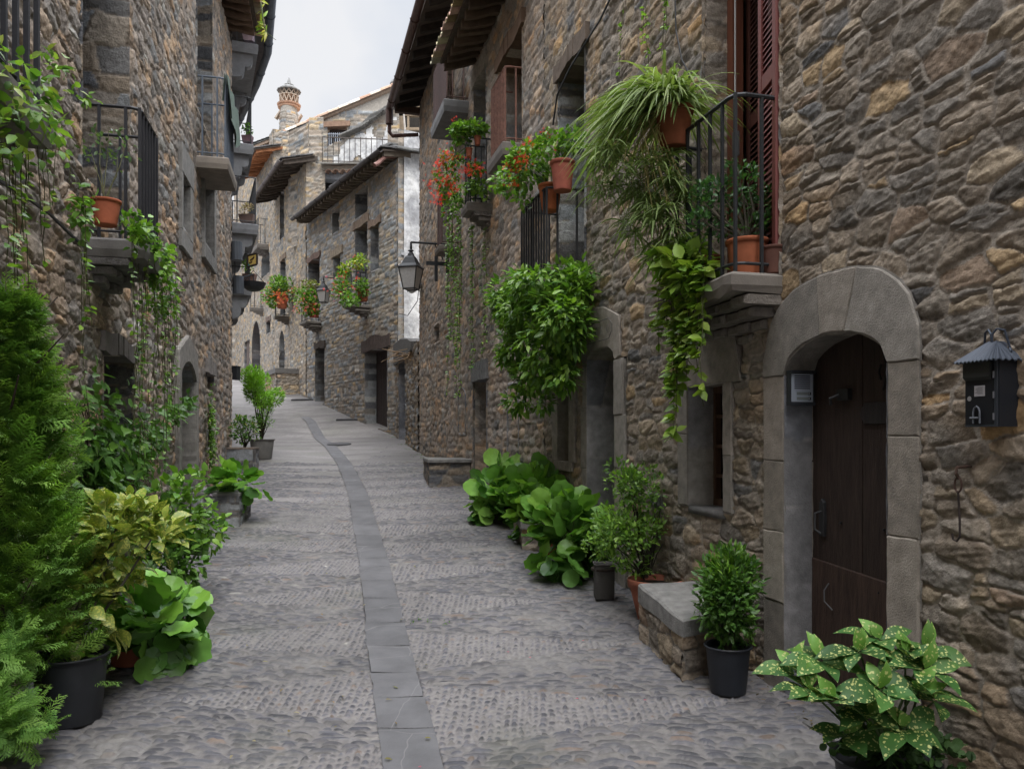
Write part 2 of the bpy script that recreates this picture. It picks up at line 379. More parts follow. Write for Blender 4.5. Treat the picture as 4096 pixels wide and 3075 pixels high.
class Facade:
    def __init__(s, X0, Y0, k, side):
        """plan line X = X0 + k (Y-Y0); side=+1 street lies towards -X, -1 towards +X. s runs from Y0 in direction of growing Y"""
        l = math.hypot(k, 1); s.O = np.array([X0, Y0]); s.d = np.array([k, 1])/l
        s.n = np.array([-1, k])/l*side if side > 0 else np.array([1, -k])/l
        s.side = side
    def w(s, a, z, o=0):
        a = np.asarray(a, float)[..., None]; o = np.asarray(o, float)[..., None]
        xy = s.O+s.d*a+s.n*o
        z = np.broadcast_to(np.asarray(z, float), xy.shape[:-1])
        return np.concatenate([xy, z[..., None]], -1)
    def p(s, a, z, o=0):
        xy = s.O+s.d*a+s.n*o; return np.array([xy[0], xy[1], z])
    def px(s, u, v, o=0):
        r = ray(u, v); O = s.O+s.n*o
        # O + d a = r_xy t
        A = np.array([[s.d[0], -r[0]], [s.d[1], -r[1]]]); a, t = np.linalg.solve(A, -O)
        return a, EYE+r[2]*t
    def S(s, Y): return (Y-s.O[1])/s.d[1]
    def Y(s, a): return s.O[1]+s.d[1]*a
    def g(s, a): return float(G(s.Y(a)))

def patch(mb, O, ea, eb, n, A, B, par, a0=0, b0=0, holes=None, off=0., hs=1.0, edge=0, fn=None):
    """displaced masonry sheet: point = O + ea*a + eb*b + n*h ; A,B coordinate arrays"""
    a, b = np.meshgrid(A, B, indexing='ij')
    h, c = field(a+a0, b+b0, par)
    h = h*hs+off
    if edge:
        e = np.minimum.reduce([a-A[0], A[-1]-a, b-B[0], B[-1]-b]); h = np.where(e < edge, h-(1-e/edge)**2*edge*.8, h)
    P = fn(a, b, h) if fn else np.asarray(O)+a[..., None]*np.asarray(ea)+b[..., None]*np.asarray(eb)+h[..., None]*np.asarray(n)
    mask = None
    if holes:
        ac = (a[:-1, :-1]+a[1:, 1:])/2; bc = (b[:-1, :-1]+b[1:, 1:])/2
        mask = np.ones(ac.shape, bool)
        for H in holes: mask &= ~H(ac, bc)
    if fn: flip = fn_flip(fn)
    else: flip = np.dot(np.cross(ea, eb), n) < 0
    mb.grid(P, mask, c, flip)
def fn_flip(fn):
    p0 = fn(np.zeros((1, 1)), np.zeros((1, 1)), np.zeros((1, 1)))[0, 0]
    ea = fn(np.ones((1, 1)), np.zeros((1, 1)), np.zeros((1, 1)))[0, 0]-p0; eb = fn(np.zeros((1, 1)), np.ones((1, 1)), np.zeros((1, 1)))[0, 0]-p0; n = fn(np.zeros((1, 1)), np.zeros((1, 1)), np.ones((1, 1)))[0, 0]-p0
    return np.dot(np.cross(ea, eb), n) < 0
def ar(a, b, st): n = max(2, int(abs(b-a)/st)+1); return np.linspace(a, b, n)
def fac_patch(mb, F, s0, s1, z0, z1, ds, dz, par, holes=None, hs=1):
    patch(mb, None, None, None, None, ar(s0, s1, ds), ar(z0, z1, dz), par, holes=holes, hs=hs, fn=lambda a, b, h: F.w(a, b, h))
def hrect(s0, s1, z0, z1, j=.0):
    a, b = min(s0, s1), max(s0, s1)
    return lambda s, z: (s > a) & (s < b) & (z > z0) & (z < z1)
def harch(s0, s1, z0, zs, zt, pw=2.0):
    a, b = min(s0, s1), max(s0, s1); c = (a+b)/2; hw = (b-a)/2
    return lambda s, z: (np.abs(s-c) < hw) & (z > z0) & (z < zs+(zt-zs)*np.power(np.clip(1-np.abs((s-c)/hw)**pw, 0, 1), 1/pw))
def arch_pts(s0, s1, zs, zt, n=10, pw=2.0):
    c = (s0+s1)/2; hw = (s1-s0)/2; out = []
    for i in range(n+1):
        t = math.pi*i/n; x = -math.cos(t); y = max(0, 1-abs(x)**pw)**(1/pw); out.append((c+hw*x, zs+(zt-zs)*y))
    return out
def jambs(mb, F, s0, s1, z0, z1, dep, par, pitch=.02, top=True, o=.03, soff=0):
    """masonry reveals of an opening: both jambs, head and sill"""
    a, b = min(s0, s1), max(s0, s1)
    for sc, nn in ((b, -1), (a, 1)):
        patch(mb, None, None, None, None, ar(0, dep+o, pitch), ar(z0, z1, pitch), par, a0=sc*3.1+7, holes=None, hs=.6,
              fn=lambda x, z, h, sc=sc, nn=nn: F.w(sc+nn*(h-.012), z, o-x))
    if top:
        mb.box(F.p(a, z1, o-.012), F.p(b, z1, 0)-F.p(a, z1, 0), F.p(a, z1, -dep-o)-F.p(a, z1, 0), (0, 0, .05), par['mortar'])
    mb.box(F.p(a, z0-.06, o-.014), F.p(b, z0, 0)-F.p(a, z0, 0), F.p(a, z0, -dep-o)-F.p(a, z0, 0), (0, 0, .06), par['mortar'])
# ------------------------------------------------------------------ facades in plan
FR = Facade(2.77, 0, -.27, +1)          # right side of the street
FL = Facade(-1.737, 0, -.235, -1)       # left side
FL2 = Facade(-5.25, 14.95, -.40, -1)    # left side after the corner
FC = Facade(-3.13, 22, -.617, +1)       # far house on the right, turned across the street
FE = Facade(-7.45, 28.95, -.526, +1)
V3 = lambda *a: np.array(a, float)

def planks(mb, F, s0, s1, z0, z1, o, n=4, c=(.05, .035, .028), th=.04, var=.25, seed=1, arch=None):
    r = random.Random(seed); a, b = min(s0, s1), max(s0, s1); w = (b-a)/n
    for i in range(n):
        x0, x1 = a+i*w+.003, a+(i+1)*w-.003; k = 1+r.uniform(-var, var)
        cc = [q*k for q in c]
        if arch:
            zs, zt, pw = arch; c0 = (a+b)/2; hw = (b-a)/2
            def top(x): return zs+(zt-zs)*max(0, 1-abs((x-c0)/hw)**pw)**(1/pw)
            m = 6; P = [(x0, z0), (x1, z0)]+[(x1+(x0-x1)*j/m, top(x1+(x0-x1)*j/m)+.02) for j in range(m+1)]
        else: P = [(x0, z0), (x1, z0), (x1, z1), (x0, z1)]
        if F.side > 0: P = P[::-1]
        mb.prism(P, F.p, o-th, o+r.uniform(0, .004), cc, .004)
def frame(mb, F, s0, s1, z0, z1, o, w=.05, th=.05, c=(.06, .04, .03), mull=1, bars=0):
    a, b = min(s0, s1), max(s0, s1)
    def bx(x0, x1, y0, y1, oo=0): mb.box(F.p(x0, y0, o-th), F.p(x1, 0, 0)-F.p(x0, 0, 0), (0, 0, y1-y0), F.p(0, 0, th+oo)-F.p(0, 0, 0), c)
    bx(a, a+w, z0, z1); bx(b-w, b, z0, z1); bx(a+w, b-w, z1-w, z1); bx(a+w, b-w, z0, z0+w)
    for i in range(mull): x = a+(b-a)*(i+1)/(mull+1); bx(x-w*.4, x+w*.4, z0+w, z1-w, -.004)
    for i in range(bars): y = z0+(z1-z0)*(i+1)/(bars+1); bx(a+w, b-w, y-w*.25, y+w*.25, -.008)

class House:
    def __init__(s, name, label, F, sA, sB, ztop, par, depth=5.0):
        s.F, s.sA, s.sB, s.zt, s.par = F, sA, sB, ztop, par
        s.base = F.p((sA+sB)/2, F.g((sA+sB)/2), 0)
        s.T = thing(name, label, 'house', tuple(s.base)); s.holes = []; s.jm = MB(); s.depth = depth; s.dress = MB(); s.seed = 1
    def S2(s, u0, u1): return tuple(sorted((s.F.px(u0, 400)[0], s.F.px(u1, 400)[0])))
    def open(s, u0, u1, top, bot=None, dep=.45, fill='window', c=(.05, .035, .028), arch=None, jpar=None, lintel=None, mull=1, bars=0, pitch=.025, handle=True, mt=None, sill=True):
        F = s.F; s0, s1 = s.S2(u0, u1); z1 = F.px(*top)[1]; z0 = F.px(*bot)[1] if bot else F.g((s0+s1)/2)-.03
        s.seed += 1; s.jm = MB(); jp = jpar or dict(s.par, seed=s.par['seed']+60+s.seed, amp=.02)
        if arch:
            zs = F.px(*arch[0])[1]; pw = arch[1]; s.holes.append(harch(s0, s1, z0, zs, z1, pw))
            par = None
            jambs(s.jm, F, s0, s1, z0, zs, dep, jp, pitch, top=False)
            pts = arch_pts(s0, s1, zs, z1, 14, pw)
            for (a0, b0), (a1, b1) in zip(pts[:-1], pts[1:]):
                s.jm.add([F.p(a0, b0, .03), F.p(a1, b1, .03), F.p(a1, b1, -dep-.05), F.p(a0, b0, -dep-.05)], [(0, 1, 2, 3)], np.array(jp['pal'][0][0])*(.8+.4*random.Random(int(a0*1e4)).random()))
        else:
            s.holes.append(hrect(s0, s1, z0, z1)); jambs(s.jm, F, s0, s1, z0, z1, dep, jp, pitch)
        if fill == 'door':
            m = MB(); planks(m, F, s0-.03, s1+.03, z0, z1, -dep, max(2, int((s1-s0)/.16)), c, seed=s.seed, arch=(F.px(*arch[0])[1], z1, arch[1]) if arch else None)
            m.box(F.p(s0, z0-.02, -dep-.1), F.p(s1, 0, 0)-F.p(s0, 0, 0), (0, 0, z1-z0), F.p(0, 0, .02)-F.p(0, 0, 0), (.01, .01, .01))
            d = m.build('door', mt or M_WOOD, s.T)
            if handle:
                k = MB(); hx = s0+.12*(s1-s0); hz = z0+.48*(z1-z0)
                k.tube([F.p(hx, hz, -dep), F.p(hx, hz, -dep+.06), F.p(hx, hz-.09, -dep+.06), F.p(hx, hz-.1, -dep)], .009, 5, (.02, .02, .02)); k.build('handle', M_IRON, d)
        elif fill == 'window':
            m = MB(); frame(m, F, s0-.02, s1+.02, z0, z1+.02, -dep, c=c, mull=mull, bars=bars); wd = m.build('window', M_WOOD, s.T)
            k = MB(); k.box(F.p(s0-.03, z0, -dep-.08), F.p(s1+.06, 0, 0)-F.p(s0, 0, 0), (0, 0, z1-z0+.03), F.p(0, 0, .045)-F.p(0, 0, 0)); k.build('pane', M_GLASS, wd)
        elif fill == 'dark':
            m = MB(); m.box(F.p(s0-.03, z0-.05, -dep-.08), F.p(s1+.06, 0, 0)-F.p(s0, 0, 0), (0, 0, z1-z0+.1), F.p(0, 0, .045)-F.p(0, 0, 0), (.012, .010, .009)); m.build('shutter', M_WOOD, s.T)  # near-black sheet gives the shade inside the opening; no shutter there
        if lintel:
            lc, lh, lmat, ext, tilt = lintel; r = random.Random(s.seed*7)
            m = MB(); a, b = s0-ext, s1+ext; nseg = 8; P = []; 
            lo = [(a+(b-a)*i/nseg, z1-.012+(.02*math.sin(i*1.3+s.seed))*(1 if lmat is M_WOODH else .2)+tilt*(i/nseg-.5)) for i in range(nseg+1)]
            hi = [(x, y+lh*(1+(.12*math.sin(i*.9+2*s.seed) if lmat is M_WOODH else 0))) for i, (x, y) in enumerate(lo)]
            for i in range(nseg):
                q = [lo[i], lo[i+1], hi[i+1], hi[i]]
                V = [F.p(x, y, o_) for o_ in (.055+.008*math.sin(i+s.seed), -dep*.8) for x, y in q]
                m.add(V, [(0, 1, 2, 3), (3, 2, 6, 7), (0, 4, 5, 1), (4, 7, 6, 5), (0, 3, 7, 4), (1, 5, 6, 2)] if F.side < 0 else [(3, 2, 1, 0), (7, 6, 2, 3), (1, 5, 4, 0), (5, 6, 7, 4), (4, 7, 3, 0), (2, 6, 5, 1)], lc)
            s.holes.append(hrect(a+.02, b-.02, z1-.02, z1+lh*.85))
            m.build('lintel', lmat, s.T)
        s.flush(); return s0, s1, z0, z1
    def flush(s, name='reveal'):
        if s.jm.n: s.jm.build(name, M_STONE, s.T, True)
        s.jm = MB()
    def wall(s, blocks):
        """blocks: (Y0, Y1, z0, z1, ds, dz); coordinates relative to world"""
        m = MB()
        for (y0, y1, z0, z1, ds, dz) in blocks:
            fac_patch(m, s.F, s.F.S(y0), s.F.S(y1), z0, z1, ds, dz, s.par, s.holes)
        s.wallob = m.build('wall', M_STONE, s.T, True)
        s.flush()
    def shell(s, inner=.9):
        """the rest of the house: end walls, back wall and flat closing under the roof"""
        m = MB(); F = s.F; a, b = s.sA+.02, s.sB-.02; zb = min(F.g(a), F.g(b))-.5; d = s.depth
        c = np.array(s.par['pal'][1][0])
        def q(*p): m.add([F.p(*x) for x in p], [(0, 1, 2, 3)], c)
        for e_, sg in ((a, -1), (b, 1)):
            patch(m, F.p(e_, 0, 0), F.p(0, 0, -1)-F.p(0, 0, 0), (0, 0, 1), (F.p(1, 0, 0)-F.p(0, 0, 0))*sg, ar(0, d, .07), ar(zb, s.zt, .07), s.par, off=-.02)
        q((a, zb, -d), (b, zb, -d), (b, s.zt, -d), (a, s.zt, -d))
        q((a, s.zt, 0), (a, s.zt, -d), (b, s.zt, -d), (b, s.zt, 0))
        q((a, zb, -inner), (b, zb, -inner), (b, s.zt, -inner), (a, s.zt, -inner))
        m.build('outer_wall', M_STONE, s.T)
    def surround(s, blocks, col, name='surround', jit=.15, o=.05, back=None, seed=3):
        r = random.Random(seed); m = MB()
        for bi_, P in enumerate(blocks):
            k = 1+r.uniform(-jit, jit)
            cc = [q*k for q in (col if not isinstance(col, list) else col[r.randrange(len(col))])]
            A = sum(P[i][0]*P[(i+1) % len(P)][1]-P[(i+1) % len(P)][0]*P[i][1] for i in range(len(P)))
            P2 = P if A > 0 else P[::-1]
            if s.F.side > 0: P2 = P2[::-1]
            Q = []
            for i in range(len(P2)):
                p, q = P2[i], P2[(i+1) % len(P2)]; n = max(1, int(math.hypot(q[0]-p[0], q[1]-p[1])/.06))
                for j in range(n): t = j/n; jj = .0 if False else .0035; Q.append((p[0]+(q[0]-p[0])*t+r.uniform(-jj, jj), p[1]+(q[1]-p[1])*t+r.uniform(-jj, jj)))
            oo = o+r.uniform(-.005, .005); m.prism(Q, s.F.p, -(back or .2), oo, cc, .004)
            cx, cy = sum(p[0] for p in Q)/len(Q), sum(p[1] for p in Q)/len(Q)
            E = []
            for p in Q: l = math.hypot(p[0]-cx, p[1]-cy)+1e-6; E.append((p[0]+(p[0]-cx)/l*.012, p[1]+(p[1]-cy)/l*.012))
            m.add([s.F.p(p[0], p[1], o-.012+bi_*.0004) for p in E], [tuple(range(len(E)))], (.27, .25, .225))
        return m.build(name, M_DRESS, s.T)

def balcony(H, s0, s1, z, depth, slab=.14, rail=1.0, col=(.02, .02, .022), scol=(.17, .155, .14), gap=.105, irregular=0, corbel='stone', mrail=None, sides=True, bar=.008, plank=False, bulge=0, taper=0):
    """part of the house: slab > railing, corbel.  z = top of the slab"""
    F = H.F; a, b = min(s0, s1), max(s0, s1); r = random.Random(int(z*1000))
    m = MB(); n = 12
    top, bot = [], []
    def outl(k, dd):  # outline at inset k
        P = [(a-k, -.12)]
        for i in range(n+1):
            t = i/n; x = a-k+(b-a+2*k)*t; P.append((x, dd+k+irregular*(.5*math.sin(t*9+z*3)+.3*math.sin(t*23))*(1 if 0 < t < 1 else .3)))
        P.append((b+k, -.12)); return P
    P0, P1, P2 = outl(-.012, depth), outl(.015, depth), outl(.0-taper, depth)
    V = [F.p(x, z, o) for x, o in P0]+[F.p(x, z-.02, o) for x, o in P1]+[F.p(x, z-slab*.6-irregular*.3*math.sin(i*2.1), o) for i, (x, o) in enumerate(P1)]+[F.p(x, z-slab+irregular*.6*math.sin(i*1.7), o) for i, (x, o) in enumerate(P2)]
    k = len(P0); fc = []
    for l in range(3):
        for i in range(k): fc.append((l*k+i, l*k+(i+1) % k, (l+1)*k+(i+1) % k, (l+1)*k+i))
    fc += [tuple(range(k))[::-1], tuple(3*k+i for i in range(k))]
    if F.side < 0: fc = [f[::-1] for f in fc]
    m.add(V, fc, scol)
    sl = m.build('balcony', M_CONC, H.T)
    # railing
    q = MB(); w = bar; dd = depth-.04
    def bx(x0, x1, o0, o1, y0, y1): q.box(F.p(x0, y0, o0), F.p(x1, 0, 0)-F.p(x0, 0, 0), F.p(0, 0, o1)-F.p(0, 0, o0), (0, 0, y1-y0), col)
    A, B = a+.04, b-.04
    for (y0, y1, t) in ((z+rail-.018, z+rail, .016), (z+.05, z+.062, .012)):
        q.tube([F.p(A, (y0+y1)/2, -.05), F.p(A, (y0+y1)/2, dd-.06), F.p(A+.02, (y0+y1)/2, dd-.015), F.p(A+.07, (y0+y1)/2, dd), F.p(B-.07, (y0+y1)/2, dd), F.p(B-.02, (y0+y1)/2, dd-.015), F.p(B, (y0+y1)/2, dd-.06), F.p(B, (y0+y1)/2, -.05)], t*.8, 6, col)
    def vb(x, o):
        zt = z+rail-.01
        if bulge: q.tube([F.p(x, z+.01, o), F.p(x, z+rail*.3, o+bulge), F.p(x, z+rail*.6, o+bulge*.2), F.p(x, zt, o)], w, 5, col)
        elif plank: q.box(F.p(x-gap*.47, z+.03, o-.01), F.p(gap*.94, 0, 0)-F.p(0, 0, 0), F.p(0, 0, .018)-F.p(0, 0, 0), (0, 0, rail-.05), np.array(col)*(1+r.uniform(-.2, .2)))
        else: q.box(F.p(x-w, z+.0, o-w), F.p(2*w, 0, 0)-F.p(0, 0, 0), F.p(0, 0, 2*w)-F.p(0, 0, 0), (0, 0, rail-.005), col)
    nb = max(2, int((B-A)/gap))
    for i in range(nb+1): vb(A+(B-A)*i/nb, dd)
    ns_ = max(1, int(dd/(gap*1.6)))
    for i in range(ns_):
        o = .02+dd*(i+.3)/ns_
        for x in (A, B): q.box(F.p(x-w, z, o), F.p(2*w, 0, 0)-F.p(0, 0, 0), F.p(0, 0, 2*w)-F.p(0, 0, 0), (0, 0, rail-.005), col)
    q.build('railing', mrail or M_IRON, sl)
    if corbel == 'stone':
        c_ = MB(); 
        for i in range(4):
            t = i/4; sh = 1-.25*i; oo = (depth-.05)*(1-.27*(i+.6)); hh = .06
            zz = z-slab-hh*i; a1 = a+(b-a)*.1*i/1.5; b1 = b-(b-a)*.1*i/1.5
            nseg = 5
            for j in range(nseg):
                x0 = a1+(b1-a1)*j/nseg; x1 = a1+(b1-a1)*(j+1)/nseg; oj = oo+r.uniform(-.03, .02)
                c_.prism([(x0+.004, zz-hh+.004), (x1-.004, zz-hh+.004), (x1-.004, zz-.002), (x0+.004, zz-.002)][::(-1 if F.side > 0 else 1)], F.p, -.02, oj, np.array(scol)*r.uniform(.8, 1.25), .015)
        c_.build('corbel', M_STONE, sl)
    elif corbel == 'scroll':
        for x in (a+.18, b-.18):
            c_ = MB(); P = []
            for i in range(9): t = i/8*math.pi/2; P.append((depth*.82*math.cos(t)**.7, -.42*math.sin(t)**1.3))
            for lv, (sc_, zz) in enumerate(((1.0, 0), (.72, -.0))):
                pass
            poly = [(0, 0), (depth*.85, 0), (depth*.85, -.16), (depth*.8, -.22), (depth*.68, -.26), (depth*.6, -.26), (depth*.58, -.40), (depth*.5, -.47), (depth*.34, -.50), (0, -.52)]
            fnn = lambda aa, bb, oo, x=x: F.p(x-.1+oo, z-slab+bb-.001, aa)
            c_.prism(poly if F.side < 0 else poly, fnn, 0, .2, scol, .008)
            c_.build('corbel', M_CONC, sl)
    return sl

def gutter(mb, pts, r=.07, c=(.07, .04, .03), F=None, n=8):
    """half-round channel along pts"""
    pts = [np.asarray(p, float) for p in pts]; V = []; 
    for p in pts:
        t = pts[-1]-pts[0]; t /= np.linalg.norm(t); x = np.array([t[1], -t[0], 0]); x /= np.linalg.norm(x)
        for rr in (r, r-.008):
            for j in range(n+1): a = math.pi+math.pi*j/n; V.append(p+x*rr*math.cos(a)+np.array([0, 0, rr*math.sin(a)]))
    k = 2*(n+1); Fc = []
    for i in range(len(pts)-1):
        for j in range(n):
            Fc.append((i*k+j, i*k+j+1, (i+1)*k+j+1, (i+1)*k+j)); Fc.append((i*k+n+1+j, (i+1)*k+n+1+j, (i+1)*k+n+2+j, i*k+n+2+j))
        Fc.append((i*k, (i+1)*k, (i+1)*k+n+1, i*k+n+1)); Fc.append((i*k+n, i*k+2*n+1, (i+1)*k+2*n+1, (i+1)*k+n))
    for i in (0, len(pts)-1): Fc += [(i*k+j, i*k+j+1, i*k+n+2+j, i*k+n+1+j) for j in range(n)]
    mb.add(V, Fc, c)
    m = np.linalg.norm(pts[-1]-pts[0]); t = (pts[-1]-pts[0])/m; x = np.array([t[1], -t[0], 0]); nr = int(m/1.1)
    for i in range(nr):   # joint collars
        p = pts[0]+t*(i+.6)*m/nr
        mb.tube([p+x*(r+.006)*math.cos(math.pi+math.pi*j/8)+np.array([0, 0, (r+.006)*math.sin(math.pi+math.pi*j/8)]) for j in range(9)], .009, 4, np.array(c)*.8)
def eave(H, s0, s1, z, over, style, rise=.38, run=4.5, gcol=(.075, .045, .035), rc=(.06, .045, .035), pitch=.34, seed=5, gut=True, dz=.0):
    F = H.F; r = random.Random(seed); a, b = min(s0, s1), max(s0, s1)
    roof = MB(); fl = (1 if F.side < 0 else -1)
    def slab(x0, x1, o0, o1, zz0, zz1, th, c):  # sloping board from outer o0 to inner o1
        V = [F.p(x0, zz0, o0), F.p(x1, zz0, o0), F.p(x1, zz1, o1), F.p(x0, zz1, o1)]; V += [v+np.array([0, 0, th]) for v in V]
        f = [(0, 3, 2, 1), (4, 5, 6, 7), (0, 1, 5, 4), (1, 2, 6, 5), (2, 3, 7, 6), (3, 0, 4, 7)]
        roof.add(V, f if F.side < 0 else [q[::-1] for q in f], c)
    zi = z+rise*over
    slab(a, b, over, -run, z+.06, z+.06+rise*(over+run), .05, (.10, .08, .065))
    if style == 'slate':
        L_ = over+run; nrow = int(L_/.32)
        for i in range(nrow):
            o0 = over+.05-i*.32; x = a-.05
            while x < b:
                wd = r.uniform(.22, .5); z0 = z+.115+rise*(over-o0)+r.uniform(0, .02); k = r.uniform(.7, 1.25); c = [q*k for q in (.17, .165, .165)]
                slab(x, min(x+wd-.006, b+.08), o0+r.uniform(-.03, .04), o0-.5, z0+.02, z0+rise*.5+.012, .03, c); x += wd
            if i > 9 and style: pass
    else:
        x = a
        while x < b:
            k = r.uniform(.75, 1.2); base = r.choice([(.38, .26, .17), (.42, .33, .24), (.33, .21, .13), (.46, .38, .29)])
            for i in range(int((over+run)/.42)):
                o0 = over+.1-i*.42+r.uniform(-.02, .02); z0 = z+.13+rise*(over-o0)+i*.0; c = [q*k*r.uniform(.85, 1.15) for q in base]; n = 7
                V = []
                for (oo, zz, rad) in ((o0, z0+.02, .1), (o0-.5, z0+rise*.5, .075)):
                    for rr in (rad, rad-.018):
                        for j in range(n+1): t = math.pi*j/n; V.append(F.p(x+.1-rr*math.cos(t), zz+rr*math.sin(t)*.8, oo))
                kk = 2*(n+1); f = []
                for j in range(n): f += [(j, j+1, kk+j+1, kk+j), (n+1+j, kk+n+1+j, kk+n+2+j, n+2+j), (j, n+1+j, n+2+j, j+1)]
                f += [(0, kk, kk+n+1, n+1), (n, 2*n+1, kk+2*n+1, kk+n)]
                roof.add(V, f, c)
                if i < 2:  # trough tile between
                    V = [];
                    for (oo, zz, rad) in ((o0+.03, z0+.06, .1), (o0-.5, z0+rise*.5+.04, .09)):
                        for rr in (rad, rad-.018):
                            for j in range(n+1): t = math.pi+math.pi*j/n; V.append(F.p(x+.215-rr*math.cos(t), zz+rr*math.sin(t)*.7, oo))
                    roof.add(V, f, [q*.9 for q in c])
            x += .215+r.uniform(-.01, .01)
    ro = roof.build('roof', M_TILE if style == 'tile' else M_SLATE, H.T)
    rf = MB(); x = a+.06
    while x < b-.05:
        w = r.uniform(.09, .13); V = []
        nn = 5
        for i in range(nn+1):
            t = i/nn; o = over-.06-(over+.3)*t; zz = z+.06+rise*(over-o); hh = r.uniform(.10, .15)
            V += [F.p(x, zz-hh, o), F.p(x+w, zz-hh*r.uniform(.9, 1), o), F.p(x+w, zz, o), F.p(x, zz, o)]
        f = [(i*4+j, i*4+(j+1) % 4, i*4+4+(j+1) % 4, i*4+4+j) for i in range(nn) for j in range(4)]+[(3, 2, 1, 0), (nn*4, nn*4+1, nn*4+2, nn*4+3)]
        k = r.uniform(.7, 1.3); rf.add(V, f, [q*k for q in rc]); x += pitch*r.uniform(.85, 1.15)
    rf.build('rafter', M_WOODH, ro)
    if gut:
        g_ = MB(); gutter(g_, [F.p(a-.05, z+.06, over+.09), F.p(b+.02, z+.06, over+.09)], .075, gcol); g_.build('gutter', M_COPPER, ro)
    return ro
def dnc(p, **k):
    q = dict(p, **k); q.pop('cell', None); return q
# ================================================================== RIGHT SIDE
RP1 = P_(11, cell=(.21, .105), amp=.014, rough=.011, warp=.04, gap=.005, rnd=.004, tilt=.9, pal=BROWN, mortar=(.31, .27, .226))
RP2 = P_(12, cell=(.23, .105), amp=.017, rough=.012, warp=.045, gap=.004, rnd=.006, pal=PINK, mortar=(.30, .258, .215))
RP3 = P_(13, cell=(.23, .105), amp=.017, rough=.012, warp=.045, gap=.004, rnd=.006, pal=PINK, mortar=(.29, .25, .205))
JP = P_(14, H=(.22, .42), L=(.6, 1.0), amp=.012, rough=.005, gap=.004, rnd=.012, warp=.012, tilt=.4, split=0, pal=[((.19,.195,.21),4),((.225,.22,.22),3),((.16,.165,.18),3),((.25,.235,.21),2)], mortar=(.26, .25, .24), var=.7)
R1 = House('stone_house', 'rubble stone house with the arched dark door, mailbox and red shutters', FR, FR.S(-7), FR.S(8.9), 8.6, RP1)
DC = (.235, .205, .175); DG = (.145, .145, .15)
# --- near arched door
sa, sb = R1.S2(787, 892)
zs = FR.px(787, 375)[1]; zt = FR.px(851, 329)[1]; zd0 = FR.g((sa+sb)/2)-.02
R1.holes.append(harch(sa-.02, sb+.02, zd0-.3, zs, zt+.02, 2.0))
ea, eb = R1.S2(767, 923); zo = FR.px(851, 268)[1]
R1.holes.append(hrect(ea+.01, eb-.01, zd0-.3, zs)); 
oc = (sa+sb)/2
def outer_z(x):
    t = (x-oc)/((eb-ea)/2); return zs+.10+(zo-zs-.10)*math.sqrt(max(0, 1-min(1, abs(t)**2.6)))
R1.holes.append(lambda s, z: (np.abs(s-oc) < (eb-ea)/2-.01) & (z > zs-.01) & (z < zs+.09+(zo-zs-.11)*np.sqrt(np.clip(1-np.abs((s-oc)/((eb-ea)/2))**2.6, 0, 1))))
def inner_z(x): t = (x-oc)/((sb-sa)/2); return zs+(zt-zs)*math.sqrt(max(0, 1-min(1, abs(t)**2)))
blk = []
cuts = [sa, sa+(sb-sa)*.37, sa+(sb-sa)*.60, sb]; oc_cut = [ea, ea+(eb-ea)*.33, ea+(eb-ea)*.585, eb]
for i in range(3):
    P = []; n = 7
    for j in range(n+1): x = cuts[i]+(cuts[i+1]-cuts[i])*j/n; P.append((x, inner_z(x)))
    if i == 2: P.append((eb, zs))
    for j in range(n+1): x = oc_cut[i+1]+(oc_cut[i]-oc_cut[i+1])*j/n; P.append((x, outer_z(x)))
    if i == 0: P.append((ea, zs))
    blk.append(P)
cols_v = [(.235, .215, .19), (.205, .202, .197), (.25, .222, .19)]
R1.surround(blk, cols_v, 'door_arch', .12, .030, .2, 2)
jl = []; z = zd0-.1
for (x0, x1, hs_) in ((sb, eb, [.52, .30, .30, .36]), (ea, sa, [.62, .42, .40, .30])):
    z = zd0-.15; hsum = sum(hs_); tot = zs-z
    for h in hs_: hh = h/hsum*tot; jl.append([(x0, z), (x1, z), (x1, z+hh-.004), (x0, z+hh-.004)]); z += hh
for q_ in (jl[:4], jl[4:]): R1.surround(q_, [(.27, .235, .20), (.24, .215, .185), (.255, .225, .19)], 'door_jamb', .15, .028, .2, 8)
# bluish dressed reveal of the door
m = MB(); dep = .2
for k, (x, nn) in enumerate(((sb, -1), (sa, 1))):
    patch(m, None, None, None, None, ar(0, dep-.02, .012), ar(zd0-.1, zs, .02), dict(JP, seed=31, H=(.38, .5), L=(.9, 1.2)), a0=4.2*k+.3, hs=.7, fn=lambda a_, z_, h_2, x=x, nn=nn: FR.w(x+nn*(h_2*.8+.004), z_, .024-a_))
m.build('door_reveal', M_DRESS, R1.T, True)
m = MB(); planks(m, FR, sa-.05, sb+.05, zd0-.05, zt, -.17, 2, (.038, .025, .020), .05, .15, 4, arch=(zs, zt+.03, 2.0)); 
m.box(FR.p(sa-.05, zd0-.05, -.26), FR.p(sb+.05, 0, 0)-FR.p(sa-.05, 0, 0), (0, 0, zt-zd0+.2), FR.p(0, 0, .03)-FR.p(0, 0, 0), (.01, .009, .008))
